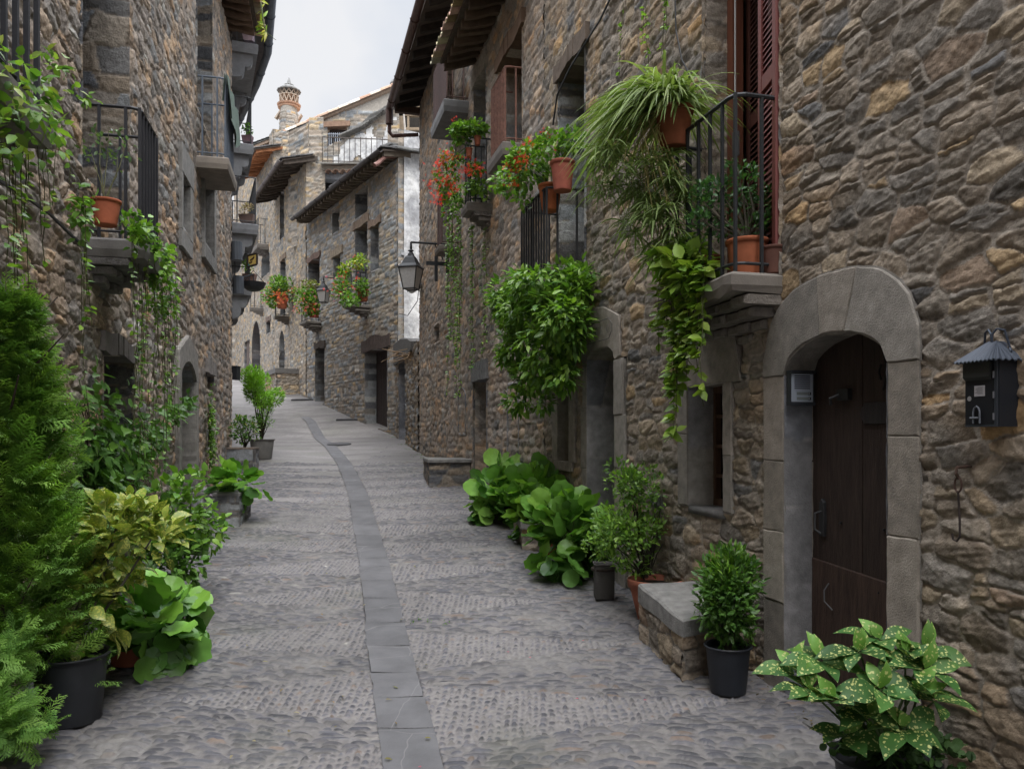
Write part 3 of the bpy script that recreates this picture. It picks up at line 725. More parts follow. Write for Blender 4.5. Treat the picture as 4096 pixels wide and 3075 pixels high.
# ledge boards and studs of the plank door
zz = zd0+(zs-zd0)*.42
m.prism([(sb, zd0+.02), (sa, zd0+.02), (sa, zz-.02), (sb, zz+.03)], FR.p, -.175, -.158, (.052, .032, .024), .006)
zz2 = zs-.28
m.prism([(sa+.0, zz2), (sa+(sb-sa)*.47, zz2), (sa+(sb-sa)*.51, zz2+.055), (sa+(sb-sa)*.47, zz2+.11), (sa, zz2+.11)][::-1], FR.p, -.17, -.155, (.024, .020, .019), .005)
cx_ = sa+(sb-sa)*.26
for sg in (-1, 1):
    m.tube([FR.p(cx_+sg*.035, zz2+.36, -.163), FR.p(cx_+sg*.012, zz2+.28, -.158), FR.p(cx_+sg*.01, zz2+.24, -.158), FR.p(cx_+sg*.04, zz2+.17, -.163)], .006, 5, (.018, .015, .014))
    m.tube([FR.p(cx_+sg*.05, zz2+.30, -.16), FR.p(cx_+sg*.065, zz2+.26, -.16), FR.p(cx_+sg*.05, zz2+.22, -.16)], .006, 5, (.018, .015, .014))
for (t, zz3) in ((.55, .05), (.28, .05), (.3, .62), (.7, .62), (.2, .3), (.34, .3)):
    m.lathe(FR.p(sa+(sb-sa)*t, zd0+1.0-.6+zz3, -.163)-V3(0, 0, .007), [(.0, 0), (.008, .002), (.008, .012), (0, .014)], 8, (.02, .02, .02))
door1 = m.build('door', M_WOOD, R1.T); 
k = MB(); hx = sa+(sb-sa)*.88; hz = zd0+1.02
k.prism([(hx-.018, hz-.09), (hx+.018, hz-.09), (hx+.024, hz), (hx+.018, hz+.1), (hx, hz+.12), (hx-.018, hz+.1), (hx-.024, hz)][::-1], FR.p, -.17, -.15, (.025, .025, .026), .003)
k.tube([FR.p(hx, hz+.05, -.15), FR.p(hx, hz+.04, -.11), FR.p(hx, hz-.05, -.11), FR.p(hx-.02, hz-.07, -.13)], .006, 6, (.05, .05, .052)); k.build('handle', M_IRON, door1)
k = MB(); hx = sa+(sb-sa)*.62; hz = zs-.02-.1; k.box(FR.p(hx-.02, hz-.03, -.17), FR.p(.09, 0, 0)-FR.p(0, 0, 0), (0, 0, .06), FR.p(0, 0, .03)-FR.p(0, 0, 0), (.016, .016, .017))
k.tube([FR.p(hx+.05, hz, -.14), FR.p(hx+.07, hz-.02, -.10), FR.p(hx+.09, hz-.05, -.12)], .009, 6, (.03, .03, .032)); k.build('knocker', M_IRON, door1)
k = MB(); hx = sa+(sb-sa)*.80; hz = zd0+.62; k.tube([FR.p(hx, hz+.06, -.15), FR.p(hx+.012, hz+.02, -.13), FR.p(hx+.01, hz-.04, -.13), FR.p(hx-.03, hz-.08, -.15)], .004, 5, (.14, .14, .145)); k.build('wire_hook', M_METAL, door1)
m = MB(); m.prism([(ea+.02, zd0-.25), (eb-.02, zd0-.25), (eb-.02, zd0+.015), (ea+.02, zd0+.015)][::-1], FR.p, -.3, .14, (.15, .145, .14), .02); m.build('doorstep', M_DRESS, R1.T)
# --- small window with dressed surround
s0, s1 = R1.S2(691, 726.5); z1 = FR.px(726, 382)[1]; z0 = FR.px(726, 511)[1]
R1.holes.append(hrect(s0, s1, z0, z1)); fo, f1 = R1.S2(670, 752)
f0 = s0-.10; f1 = s1+.14
R1.holes.append(hrect(f0+.01, f1-.01, z0+.01, z1)); R1.holes.append(hrect(s0-.2, f1+.02, z1-.01, z1+.34))
R1.surround([[(f0, z0), (s0, z0), (s0, z0+.36), (f0, z0+.36)], [(f0, z0+.364), (s0, z0+.364), (s0, z1-.004), (f0, z1-.004)],
             [(s1, z0), (f1, z0), (f1, z0+.5), (s1, z0+.5)], [(s1, z0+.504), (f1, z0+.504), (f1, z1-.004), (s1, z1-.004)],
             [(s0-.21, z1), (f1+.03, z1), (f1+.03, z1+.34), (s0-.1, z1+.35)]], [(.25, .22, .19), (.23, .21, .185)], 'window_surround', .1, .032, .16, 5)
m = MB(); patch(m, None, None, None, None, ar(0, .2, .015), ar(z0, z1, .02), dict(JP, seed=37), a0=2, hs=.5, fn=lambda a_, z_, h_2: FR.w(s1-.004-h_2, z_, .025-a_))
m.box(FR.p(s0, z0-.05, .02), FR.p(s1, 0, 0)-FR.p(s0, 0, 0), FR.p(0, 0, -.25)-FR.p(0, 0, 0), (0, 0, .05), (.13, .125, .12)); m.build('window_reveal', M_DRESS, R1.T, True)
m = MB(); frame(m, FR, s0-.01, s1+.01, z0, z1, -.17, .045, .05, (.09, .05, .032), mull=1, bars=3); wd = m.build('window', M_WOOD, R1.T)
k = MB(); k.box(FR.p(s0-.02, z0, -.25), FR.p(s1+.02, 0, 0)-FR.p(s0-.02, 0, 0), (0, 0, z1-z0), FR.p(0, 0, .035)-FR.p(0, 0, 0)); k.build('pane', M_GLASS, wd)
# --- balcony door with red louvred shutters
s0, s1 = R1.S2(706, 783); zB = FR.px(732, 272, .3)[1]; z0 = zB-.03; z1 = zB+2.45
R1.holes.append(hrect(s0, s1, z0, z1)); jambs(R1.jm, FR, s0, s1, z0, z1, .25, dict(RP1, seed=71, amp=.02), .02); R1.flush()
RED = (.17, .052, .045)
def louvre(s_, F, x0, x1, o0, o1, z0, z1, c, n=26, name='shutter', lean=.02):
    """shutter leaf between plan points (x0,o0) and (x1,o1)"""
    m = MB(); p0, p1 = F.p(x0, 0, o0), F.p(x1, 0, o1); e = p1-p0; Ln = np.linalg.norm(e); e = e/Ln; nrm = np.array([e[1], -e[0], 0]); th = .04
    def bx(a, b, y0, y1, t0=-th/2, t1=th/2, cc=c): m.box(p0+e*a+nrm*t0+V3(0, 0, y0), e*(b-a), nrm*(t1-t0), (0, 0, y1-y0), cc)
    w = .055; bx(0, w, z0, z1); bx(Ln-w, Ln, z0, z1); zm = z0+(z1-z0)*.46
    for y in (z0, zm, z1-.09): bx(w, Ln-w, y, y+.09, -th/2+.003, th/2-.003)
    for (ya, yb) in ((z0+.09, zm), (zm+.09, z1-.09)):
        k = int((yb-ya)/.036)
        for i in range(k):
            y = ya+(i+.5)*(yb-ya)/k
            q0 = p0+e*w+V3(0, 0, y); q = [q0-nrm*.012+V3(0, 0, -.021), q0+nrm*.006+V3(0, 0, .020)]
            V = [q[0], q[0]+e*(Ln-2*w), q[1]+e*(Ln-2*w), q[1]]; V += [v+nrm*.006+V3(0, 0, .007) for v in V]
            m.add(V, [(0, 3, 2, 1), (4, 5, 6, 7), (0, 1, 5, 4), (1, 2, 6, 5), (2, 3, 7, 6), (3, 0, 4, 7)], np.array(c)*(.9+.2*((i*37) % 10)/10))
    return m.build(name, M_VARN, R1.T)
sm = s0+.30
louvre(R1, FR, s0+.01, s0+.30, .02, -.05, z0+.05, z1, RED)             # near leaf, almost shut, faces the street
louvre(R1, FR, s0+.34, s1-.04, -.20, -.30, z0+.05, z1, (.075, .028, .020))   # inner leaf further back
m = MB(); frame(m, FR, s0, s1, z0, z1, -.16, .07, .08, (.14, .05, .028), mull=0); m.build('door_frame', M_VARN, R1.T)
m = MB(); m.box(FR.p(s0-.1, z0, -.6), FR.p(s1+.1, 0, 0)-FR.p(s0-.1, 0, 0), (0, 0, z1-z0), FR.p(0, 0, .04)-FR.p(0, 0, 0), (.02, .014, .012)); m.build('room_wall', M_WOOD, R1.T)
m = MB(); x = s1-.17; m.tube([FR.p(x, z0+.1, -.12), FR.p(x, z1, -.12)], .006, 6, (.35, .34, .33)); m.box(FR.p(x-.02, z0+.95, -.14), FR.p(.04, 0, 0)-FR.p(0, 0, 0), (0, 0, .16), FR.p(0, 0, .03)-FR.p(0, 0, 0), (.1, .1, .1)); m.build('bolt_rod', M_METAL, R1.T)
sNear = FR.px(783, 280)[0]; sFar = FR.px(662, 310, .3)[0]
BN = balcony(R1, sNear, sFar, zB, .32, slab=.12, rail=1.02, col=(.022, .024, .027), scol=(.185, .165, .145), gap=.125, irregular=.02, bar=.0085)
BNs, BNf, BNz = sNear, sFar, zB
# --- arch door with inscription stone
s0, s1 = R1.S2(589.5, 617); zt2 = FR.px(610, 345)[1]; zs2 = FR.px(592, 362)[1]; zg = FR.g(s0)-.1
R1.holes.append(harch(s0, s1, zg, zs2, zt2, 2.2)); e0, e1 = s0-.24, s1+.16; zk = FR.px(603, 306)[1]
R1.holes.append(hrect(e0+.01, e1-.01, zg, zs2-.02)); R1.holes.append(hrect(s0-.09, e1-.05, zg, zs2+.26)); sc_ = (s0+s1)/2
P = [(s0-.02, zs2-.03)]+[(x, y) for x, y in arch_pts(s0, s1, zs2, zt2, 10, 2.2)]+[(e1-.04, zs2-.02), (e1-.0, zs2+.3), (e1-.06, zk-.05), (sc_+.08, zk), (sc_-.1, zk-.02), (s0-.1, zk-.14), (s0-.13, zs2)]
bl = [P]
for (xa, xb, nn) in ((e0, s0, [.5, .45, .4, .42]), (s1, e1, [.42, .5, .5, .35])):
    z = zg; tt = sum(nn)
    for i, h in enumerate(nn): hh = h/tt*(zs2-.03-zg); w_ = .05*(i % 2); bl.append([(xa+(w_ if xa == e0 else 0), z), (xb-(w_ if xb == e1 else 0), z), (xb-(w_ if xb == e1 else 0), z+hh-.005), (xa+(w_ if xa == e0 else 0), z+hh-.005)]); z += hh
R1.surround(bl, [(.27, .24, .205), (.25, .23, .205)], 'door_arch', .08, .030, .3, 6)
m = MB(); patch(m, None, None, None, None, ar(0, .34, .015), ar(zg, zs2+.05, .02), dict(JP, seed=39, H=(.4, .5)), a0=2, hs=.7, fn=lambda a_, z_, h_2: FR.w(s1-.004-h_2, z_, .03-a_)); m.build('door_reveal', M_DRESS, R1.T, True)
m = MB(); q = [(e0+.16, zt2+.11), (s0+.40, zt2+.11), (s0+.46, zt2+.16), (s0+.46, zt2+.27), (s0+.40, zt2+.31), (e0+.16, zt2+.31)]
q = [(s0-.0, zt2+.07), (s1-.06, zt2+.07), (s1-.0, zt2+.07)]
pl0, pl1, pz0, pz1 = s0+.02, s1+.02, zt2+.055, zt2+.23
loop = [(pl1, pz0), (pl0+.05, pz0), (pl0, pz0+.05), (pl0, pz1-.05), (pl0+.05, pz1), (pl1, pz1)]
m.tube([FR.p(a_, b_2, .046) for a_, b_2 in loop], .004, 4, (.13, .12, .11))
r = random.Random(3)
for i in range(4):
    x = pl0+.07+(pl1-pl0-.1)*i/4; m.tube([FR.p(x, pz0+.05, .047), FR.p(x+r.uniform(-.01, .02), (pz0+pz1)/2, .047), FR.p(x+r.uniform(-.01, .03), pz1-.05, .047), FR.p(x+.035, pz1-.07, .047), FR.p(x+.03, pz0+.06, .047)], .003, 4, (.13, .12, .11))
m.build('carved_plaque', M_DRESS, R1.T)
m = MB(); planks(m, FR, s0-.03, s1+.03, zg, zt2, -.3, 4, (.018, .014, .013), seed=9, arch=(zs2, zt2, 2.2)); m.build('door', M_WOOD, R1.T)
# --- narrow window with surround
s0, s1 = R1.S2(560, 571.5); z1 = FR.px(571, 391)[1]; z0 = FR.px(571, 461)[1]
R1.holes.append(hrect(s0, s1, z0, z1)); R1.holes.append(hrect(s0-.14, s1+.14, z0, z1+.25))
R1.surround([[(s0-.17, z0), (s0, z0), (s0, z1), (s0-.17, z1)], [(s1, z0), (s1+.17, z0), (s1+.17, z1), (s1, z1)], [(s0-.15, z1+.004), (s1+.2, z1+.004), (s1+.2, z1+.27), (s0-.15, z1+.27)], [(s0-.1, z0-.1), (s1+.1, z0-.1), (s1+.1, z0-.004), (s0-.1, z0-.004)]], [(.25, .22, .19)], 'window_surround', .1, .035, .2, 7)
m = MB(); frame(m, FR, s0, s1, z0, z1, -.14, .04, .04, (.05, .036, .03), mull=0, bars=0); wd = m.build('window', M_WOOD, R1.T); k = MB(); k.box(FR.p(s0, z0, -.25), FR.p(s1, 0, 0)-FR.p(s0, 0, 0), (0, 0, z1-z0), FR.p(0, 0, .06)-FR.p(0, 0, 0)); k.build('pane', M_GLASS, wd)
# --- two further door recesses
R1.open(509, 520, (520, 384), None, .5, 'door', (.03, .024, .02), jpar=dict(JP, seed=41), pitch=.02)
# --- recess above the flower-pot balcony and balconies of R1
WB = ((.13, .10, .078), .17, M_WOODH, .1, -.02)
R1.open(560.5, 587, (587, 44), (587, 276), .55, 'window', (.05, .035, .025), jpar=dnc(RP1, seed=43, H=(.12, .26), L=(.4, .8), pal=DGREY+GREY[:3]), lintel=WB, pitch=.02)
sN = FR.px(587, 200)[0]; sF = FR.px(517, 212, .43)[0]; zP = FR.px(543, 276, .43)[1]
balcony(R1, sN, sF, zP, .43, slab=.12, rail=FR.px(543, 185, .43)[1]-zP, col=(.016, .016, .018), gap=.085, bar=.009, bulge=.0)
BP = (sN, sF, zP, FR.px(543, 185, .43)[1])
R1.wall([(-7, .8, -1.2, 8.6, .07, .07), (.8, 2.6, -.3, 4.0, .016, .016), (.8, 2.6, 4.0, 8.6, .06, .06), (2.6, 5.3, -.1, 4.9, .0072, .0078), (5.3, 7.4, -.1, 6.2, .013, .013), (7.4, 8.9, 0, 7.2, .016, .018), (2.6, 5.3, 4.9, 8.6, .05, .05), (5.3, 7.4, 6.2, 8.6, .05, .05), (7.4, 8.9, 7.2, 8.6, .05, .05)])
R1.shell()

R2 = House('stone_house', 'stone house with tiled eaves and a long trail of vines below its balcony', FR, FR.S(8.9), FR.S(12.4), 7.7, RP2)
s0, s1, z0, z1 = R2.open(500, 524, (524, 27), (524, 139), .5, 'window', (.05, .035, .025), jpar=dnc(RP2, seed=44, H=(.12, .24), L=(.4, .8)), lintel=((.14, .09, .06), .2, M_WOODH, .1, 0))
R2.open(475.5, 487, (487, 66), (487, 206), .5, 'window', (.05, .04, .035), jpar=dnc(RP2, seed=45, H=(.12, .24), pal=DGREY+GREY[:3]), lintel=((.30, .27, .23), .25, M_DRESS, .1, 0))
R2.open(474.5, 488, (488, 377), None, .45, 'door', (.03, .024, .02), jpar=dict(JP, seed=46, pal=DGREY+BROWN[:3]), lintel=((.17, .17, .17), .28, M_DRESS, .06, 0))
R2.open(459.5, 466.5, (463, 387), (463, 432), .35, 'dark', jpar=dict(JP, seed=47), arch=((463, 395), 1.6))
BC = balcony(R2, FR.px(524.5, 139)[0], FR.px(488, 165, .27)[0], FR.px(504, 139, .27)[1], .27, slab=.16, rail=.93, col=(.19, .095, .07), mrail=M_RUST, gap=.075, corbel=None, bar=.009)
sE0, sE1 = FR.px(492, 205)[0], FR.px(462, 205, .35)[0]; zE = FR.px(466, 203, .35)[1]
balcony(R2, sE0, sE1, zE, .35, slab=.13, rail=.92, col=(.02, .022, .024), gap=.09)
eave(R2, FR.S(8.9), FR.S(12.35), 7.40, .55, 'tile', seed=3, gut=False, rc=(.12, .085, .06), pitch=.27, rise=.3)
R2.wall([(8.9, 12.4, .3, 7.8, .02, .02)]); R2.shell()

R3 = House('stone_house', 'taller stone house with dark slate eaves and a brown gutter', FR, FR.S(12.4), FR.S(17.9), 9.1, RP3)
R3.open(435, 440.5, (440, 323), (440, 340), .3, 'dark', jpar=dict(RP3, seed=48))
R3.open(441, 455, (455, 55), (455, 98), .4, 'window', jpar=dict(RP3, seed=49))
R3.open(441, 450, (450, 180), (450, 243), .4, 'window', jpar=dict(RP3, seed=50))
BRN = (.075, .042, .036)
balcony(R3, FR.px(469, 98)[0], FR.px(431.5, 139, .4)[0], FR.px(444, 98.6, .4)[1], .4, slab=.2, rail=.95, col=BRN, mrail=M_RUST, gap=.11, corbel=None, plank=True, scol=(.2, .2, .2))
balcony(R3, FR.px(460, 225)[0], FR.px(435.5, 247, .35)[0], FR.px(446, 235, .35)[1], .35, slab=.12, rail=.85, col=BRN, mrail=M_RUST, gap=.11, corbel=None, plank=True, scol=(.16, .14, .12))
r3r = eave(R3, FR.S(12.4), FR.S(17.95), 9.02, .58, 'slate', seed=4, rc=(.035, .028, .024), pitch=.5, gcol=(.085, .045, .035))
m = MB(); p0 = FR.p(FR.S(17.95), 9.06, .67); p1 = FR.p(FR.S(17.93), FR.px(419, 136)[1], .03)
m.tube([p0, p0+V3(0, 0, -.35)], .085, 8, (.08, .045, .036)); m.tube([p0+V3(0, 0, -.3), p0+V3(0, 0, -.52), p0*.9+p1*.1+V3(0, 0, -.55), p1], .045, 8, (.085, .045, .036)); m.build('downpipe', M_COPPER, r3r)
m = MB()
e_ = FR.p(FR.S(17.93), 8.6, 0)
m.box(FR.p(FR.S(17.8), 8.95, -.02), FR.p(0, 0, .58)-FR.p(0, 0, 0), FR.p(.12, 0, 0)-FR.p(0, 0, 0), (0, 0, .14), (.07, .045, .035)); m.build('fascia', M_WOODH, r3r)
R3.wall([(12.4, 17.9, .6, 9.2, .028, .026)])
m = MB(); C_ = FR.p(FR.S(17.9), 0, 0); patch(m, C_, FR.p(0, 0, -1)-FR.p(0, 0, 0), (0, 0, 1), FR.p(1, 0, 0)-FR.p(0, 0, 0), ar(0, 3, .05), ar(.8, 9.1, .05), RP3); m.build('end_wall', M_STONE, R3.T, True)
R3.shell()

# garden wall with gate between the houses
gw = thing('garden_wall', 'low rubble garden wall with a capped gateway beside the far plastered house', 'wall', tuple(FR.p(FR.S(19), 1.5)))
gp = dict(RP3, seed=88, pal=BROWN+GREY[:1], amp=.05)
m = MB(); zt0 = FR.px(420, 336)[1]
fac_patch(m, FR, FR.S(17.9), FR.S(20.0), 1.0, zt0, .04, .035, gp, [lambda s, z: z > zt0-.05-.45*(1-np.clip((FR.S(20.0)-s)/1.2, 0, 1))*0-.3*np.abs(np.sin(s*3))*.3])
fac_patch(m, FR, FR.S(21.35), FR.S(22.0), 1.0, zt0+.3, .04, .035, gp)
m.box(FR.p(FR.S(17.9), .8, -.04), FR.p(FR.S(20), 0, 0)-FR.p(FR.S(17.9), 0, 0), FR.p(0, 0, -.4)-FR.p(0, 0, 0), (0, 0, zt0-1.0), (.2, .18, .15))
m.build('wall', M_STONE, gw, True)
m = MB(); jambs(m, FR, FR.S(20), FR.S(21.35), 1.2, zt0-.1, .6, dict(JP, seed=89, H=(.15, .3)), .04, top=False)
m.build('gate_reveal', M_STONE, gw, True)
m = MB(); P = [(FR.S(18.6), zt0-.22), (FR.S(20.05), zt0-.35), (FR.S(22.0), zt0-.3), (FR.S(22.05), zt0+.28), (FR.S(20.6), zt0+.30), (FR.S(19.2), zt0+.12), (FR.S(18.6), zt0-.02)][::-1]
m.prism(P, FR.p, -.5, .1, (.12, .115, .11), .05); m.build('capstone', M_STONE, gw)
m = MB(); frame(m, FR, FR.S(20.02), FR.S(20.5), 1.5, zt0-.4, -.2, .05, .05, (.5, .5, .52), mull=0); gt = m.build('gate', M_METAL, gw)
m = MB(); planks(m, FR, FR.S(20.1), FR.S(21.3), 1.5, zt0-.3, -.25, 6, (.04, .03, .028)); m.build('door', M_WOOD, gw)

# ================================================================== HOUSE C
CP = P_(15, H=(.085, .18), L=(.15, .42), amp=.022, rough=.010, tilt=.6, pal=GREY[:3]+PALE, mortar=(.27, .24, .205), warp=.018, gap=.008, rnd=.015)
zC = FC.px(388, 149, .5)[1]
Hc = House('stone_house', 'grey and ochre stone house whose end wall is white plastered, with two flowered balconies', FC, 0, FC.S(28.95), zC-.1, CP)
LB = ((.17, .12, .095), .3, M_WOODH, .1, .0)
GJ = dict(JP, seed=52, H=(.12, .25), L=(.4, .8), pal=GREY[:3]+DGREY, amp=.02)
Hc.open(365.5, 388, (388, 346), None, .35, 'door', (.040, .031, .030), jpar=dict(GJ, seed=53), lintel=((.085, .065, .058), .38, M_WOODH, .22, .0), pitch=.04)
Hc.open(316, 325, (325, 346), None, .35, 'door', (.03, .024, .022), jpar=dict(GJ, seed=54), lintel=((.07, .055, .045), .22, M_WOODH, .1, .0), pitch=.04)
Hc.open(356, 368, (368, 186), (368, 211), .5, 'window', jpar=GJ, pitch=.04)
Hc.open(333, 339.5, (339, 209), (339, 230), .3, 'dark', jpar=GJ, pitch=.04)
Hc.open(356, 368, (368, 222), (368, 301), .4, 'window', jpar=dict(GJ, seed=55), lintel=((.20, .15, .11), .26, M_WOODH, .16, -.02), pitch=.04)
Hc.open(371.5, 379.5, (379, 223), (379, 268), .35, 'dark', jpar=dict(GJ, seed=56), lintel=((.22, .16, .12), .2, M_WOODH, .15, 0), pitch=.04)
Hc.open(334, 341, (341, 253), (341, 278), .3, 'window', (.05, .04, .035), jpar=dict(GJ, seed=57), lintel=((.27, .22, .165), .24, M_DRESS, .22, 0), pitch=.04)
Hc.open(309, 320, (320, 256), (320, 312), .35, 'window', jpar=dict(GJ, seed=58), lintel=((.15, .10, .08), .2, M_WOODH, .12, 0), pitch=.04)
c1n, c1f, c1z = FC.px(370, 300)[0], FC.px(344, 309, .62)[0], FC.px(355, 301, .62)[1]
balcony(Hc, c1n, c1f, c1z, .62, slab=.13, rail=1.05, gap=.13, bar=.010, taper=.08)
c2n, c2f, c2z = FC.px(322, 318)[0], FC.px(300, 325, .55)[0], FC.px(311, 318, .55)[1]
balcony(Hc, c2n, c2f, c2z, .55, slab=.13, rail=.95, gap=.13, bar=.010, taper=.08)
Hc.wall([(22, 28.95, 1.4, zC, .035, .035)])
m = MB()
side = FC.p(0, 0, -1)-FC.p(0, 0, 0); nC = FC.p(-1, 0, 0)-FC.p(0, 0, 0)
A_, B_ = np.meshgrid(ar(.0, 4.0, .08), ar(1.3, zC+.8, .08), indexing='ij'); hh = .035*fbm(A_*1.3, B_*1.3, 5, 4)+.012*vn(A_*9, B_*9, 7)
# broken edge: stone quoins at the corner, plaster further in
Pp = FC.p(0, 0, 0)+A_[..., None]*side+B_[..., None]*V3(0, 0, 1)+(hh+.01)[..., None]*nC
edge = .03+.16*fbm(B_*1.2, B_*0, 9, 3)
gp_ = (A_+0*B_) > edge; mk = gp_[:-1, :-1]
m.grid(Pp, mk, (1, 1, 1), np.dot(np.cross(side, V3(0, 0, 1)), nC) < 0); m.build('plaster', M_PLASTER, Hc.T, True)
m = MB(); patch(m, FC.p(0, 0, 0), side, (0, 0, 1), nC, ar(0, 4, .04), ar(1.3, zC+.8, .04), dict(CP, seed=77), hs=.5, off=-.012); m.build('end_wall', M_STONE, Hc.T, True)
rc_ = eave(Hc, -.1, FC.S(28.8), zC+.02, .5, 'slate', seed=8, rc=(.19, .155, .12), pitch=.3, gcol=(.055, .045, .045), rise=.12, run=2.5)
m = MB()   # copper gutter on the plastered end and slates over it
p0 = at(378, 163, 21.6); p1 = at(386, 156, 21.9); p2 = at(420, 156, 22.6)
m.tube([at(374.5, 165, 21.5), p0, p1, p2], .06, 8, (.20, .10, .08)); m.build('gutter', M_COPPER, rc_)
m = MB(); r = random.Random(4)
for i in range(5):
    x = -.15
    while x < 4:
        w_ = r.uniform(.35, .8); k = r.uniform(.7, 1.3); p = FC.p(-.32+i*.14, zC+.16+i*.075+r.uniform(-.015, .015), -x)
        m.box(p, FC.p(0, 0, -w_)-FC.p(0, 0, 0), FC.p(.75, .13+r.uniform(-.02, .02), 0)-FC.p(0, 0, 0), (0, 0, .035), [q*k for q in (.19, .19, .185)]); x += w_*1.01
m.build('slate', M_SLATE, rc_)
Hc.shell()

# ================================================================== HOUSE E (further up)
EP = P_(16, cell=(.23, .13), amp=.028, rough=.012, gap=.006, pal=PALE, mortar=(.30, .265, .22), warp=.03)
zE1 = FE.px(300, 168)[1]; sEE = FE.px(273.5, 400)[0]
He = House('stone_house', 'pale stone house up the street with small arched doorway and dark slate eaves', FE, 0, sEE, zE1, EP, .7)
EJ = dict(GJ, seed=61)
He.open(279.8, 285, (285, 329), (285, 376), .4, 'door', (.03, .025, .024), jpar=dict(EJ, H=(.08, .12)), arch=((285, 348), 2), pitch=.05)
He.open(280.5, 284.5, (284, 190), (284, 236), .3, 'window', jpar=EJ, pitch=.05)
He.open(281, 286, (286, 257), (286, 312), .3, 'window', jpar=dict(EJ, seed=62), pitch=.05, lintel=((.2, .15, .11), .2, M_WOODH, .1, 0))
e1n, e1f, e1z = FE.px(289.5, 309)[0], FE.px(274, 315, .55)[0], FE.px(284, 309, .55)[1]
balcony(He, e1n, e1f, e1z, .55, slab=.15, rail=1.05, gap=.16, bar=.011)
He.wall([(28.95, FE.Y(sEE), 3, zE1, .045, .045)])
ee = eave(He, -.3, sEE-.5, FE.px(277, 167, .9)[1]-.1, .9, 'slate', seed=9, rc=(.10, .08, .065), pitch=.4, gcol=(.12, .10, .10), rise=.3, run=.25)
He.shell(.6)
m = MB(); sp = FE.px(299, 385)[0]; sq = FE.px(277, 390)[0]; 
q0 = FE.p(sp, 0, 0)
patch(m, FE.p(0, 0, .8), FE.p(1, 0, 0)-FE.p(0, 0, 0), (0, 0, 1), FE.p(0, 0, 1)-FE.p(0, 0, 0), ar(sp, sq, .05), ar(3, FE.px(290, 376)[1], .05), EP); patch(m, FE.p(sp, 0, 0), FE.p(0, 0, 1)-FE.p(0, 0, 0), (0, 0, 1), FE.p(-1, 0, 0)-FE.p(0, 0, 0), ar(0, .8, .05), ar(3, FE.px(290, 376)[1], .05), EP)
m.box(FE.p(sp-.05, FE.px(290, 376)[1]-.003, -.02), FE.p(sq+.05, 0, 0)-FE.p(sp-.05, 0, 0), FE.p(0, 0, .9)-FE.p(0, 0, 0), (0, 0, .18), (.17, .165, .16)); 
m.box(FE.p(FE.px(292, 385)[0], 3.0, .8), FE.p(.9, 0, 0)-FE.p(0, 0, 0), FE.p(0, 0, .02)-FE.p(0, 0, 0), (0, 0, 1.05), (.42, .27, .17))
m.build('stoop', M_STONE, He.T)

He2 = House('stone_house', 'pale stone house up the street with tall arched doorway showing an orange door edge', FE, sEE, FE.px(234, 400)[0], FE.px(262, 150)[1]+.1, dict(EP, seed=19), 1.5)
He2.open(252.5, 260.5, (258, 320), None, .7, 'door', (.22, .075, .032), jpar=dict(EJ, seed=63, pal=DGREY), arch=((260, 345), 2), pitch=.06, mt=M_VARN)
He2.open(245, 250, (250, 339), None, .08, 'door', (.11, .085, .075), jpar=EJ, pitch=.06)
He2.open(267, 270.8, (270, 320), (270, 332), .3, 'dark', jpar=EJ, pitch=.06, lintel=((.16, .12, .1), .2, M_WOODH, .1, 0))
He2.open(262, 270, (270, 249), (270, 272), .5, 'window', jpar=EJ, arch=((270, 253), 2), pitch=.06)
balcony(He2, FE.px(263.5, 300)[0], FE.px(250, 304, .6)[0], FE.px(258, 300, .6)[1], .6, slab=.2, rail=1.1, gap=.16, bar=.012, corbel='stone')
balcony(He2, FE.px(264, 234)[0], FE.px(255, 236, .6)[0], FE.px(262, 234, .6)[1], .5, slab=.2, rail=1.1, gap=.2, bar=.012, corbel='stone')
He2.wall([(FE.Y(sEE), FE.Y(He2.sB), 3.5, He2.zt, .06, .06)])
eave(He2, He2.sA-.2, He2.sA+3.8, FE.px(278, 140)[1]-.35, .8, 'slate', seed=10, rc=(.40, .17, .08), pitch=.3, rise=.3, gut=False, run=.25)
He2.shell(.8)
# end of the street
Fe = Facade(-14.6, 43.5, 2.5, +1)
fend = thing('stone_house', 'tiny far stone house front closing the top of the street', 'house', (-15.5, 43, 5))
m = MB(); patch(m, V3(-19, 43.2, 4), (1, 0, 0), (0, 0, 1), (0, -1, 0), ar(0, 5.5, .08), ar(0, 7.5, .08), dict(EP, seed=20)); m.build('wall', M_STONE, fend, True)
for (x, z) in ((2.2, 4.2), (3.6, 4.2), (3.6, 6.0)): MB().box((-19+x, 43.12, 4+z), (.5, 0, 0), (0, .2, 0), (0, 0, .9), (.05, .04, .035)).build('window', M_WOOD, fend)
m = MB(); m.box((-19.3, 42.8, 11.3), (6, 0, 0), (0, 4, .6), (0, 0, .2), (.35, .22, .15)); m.build('roof', M_TILE, fend)

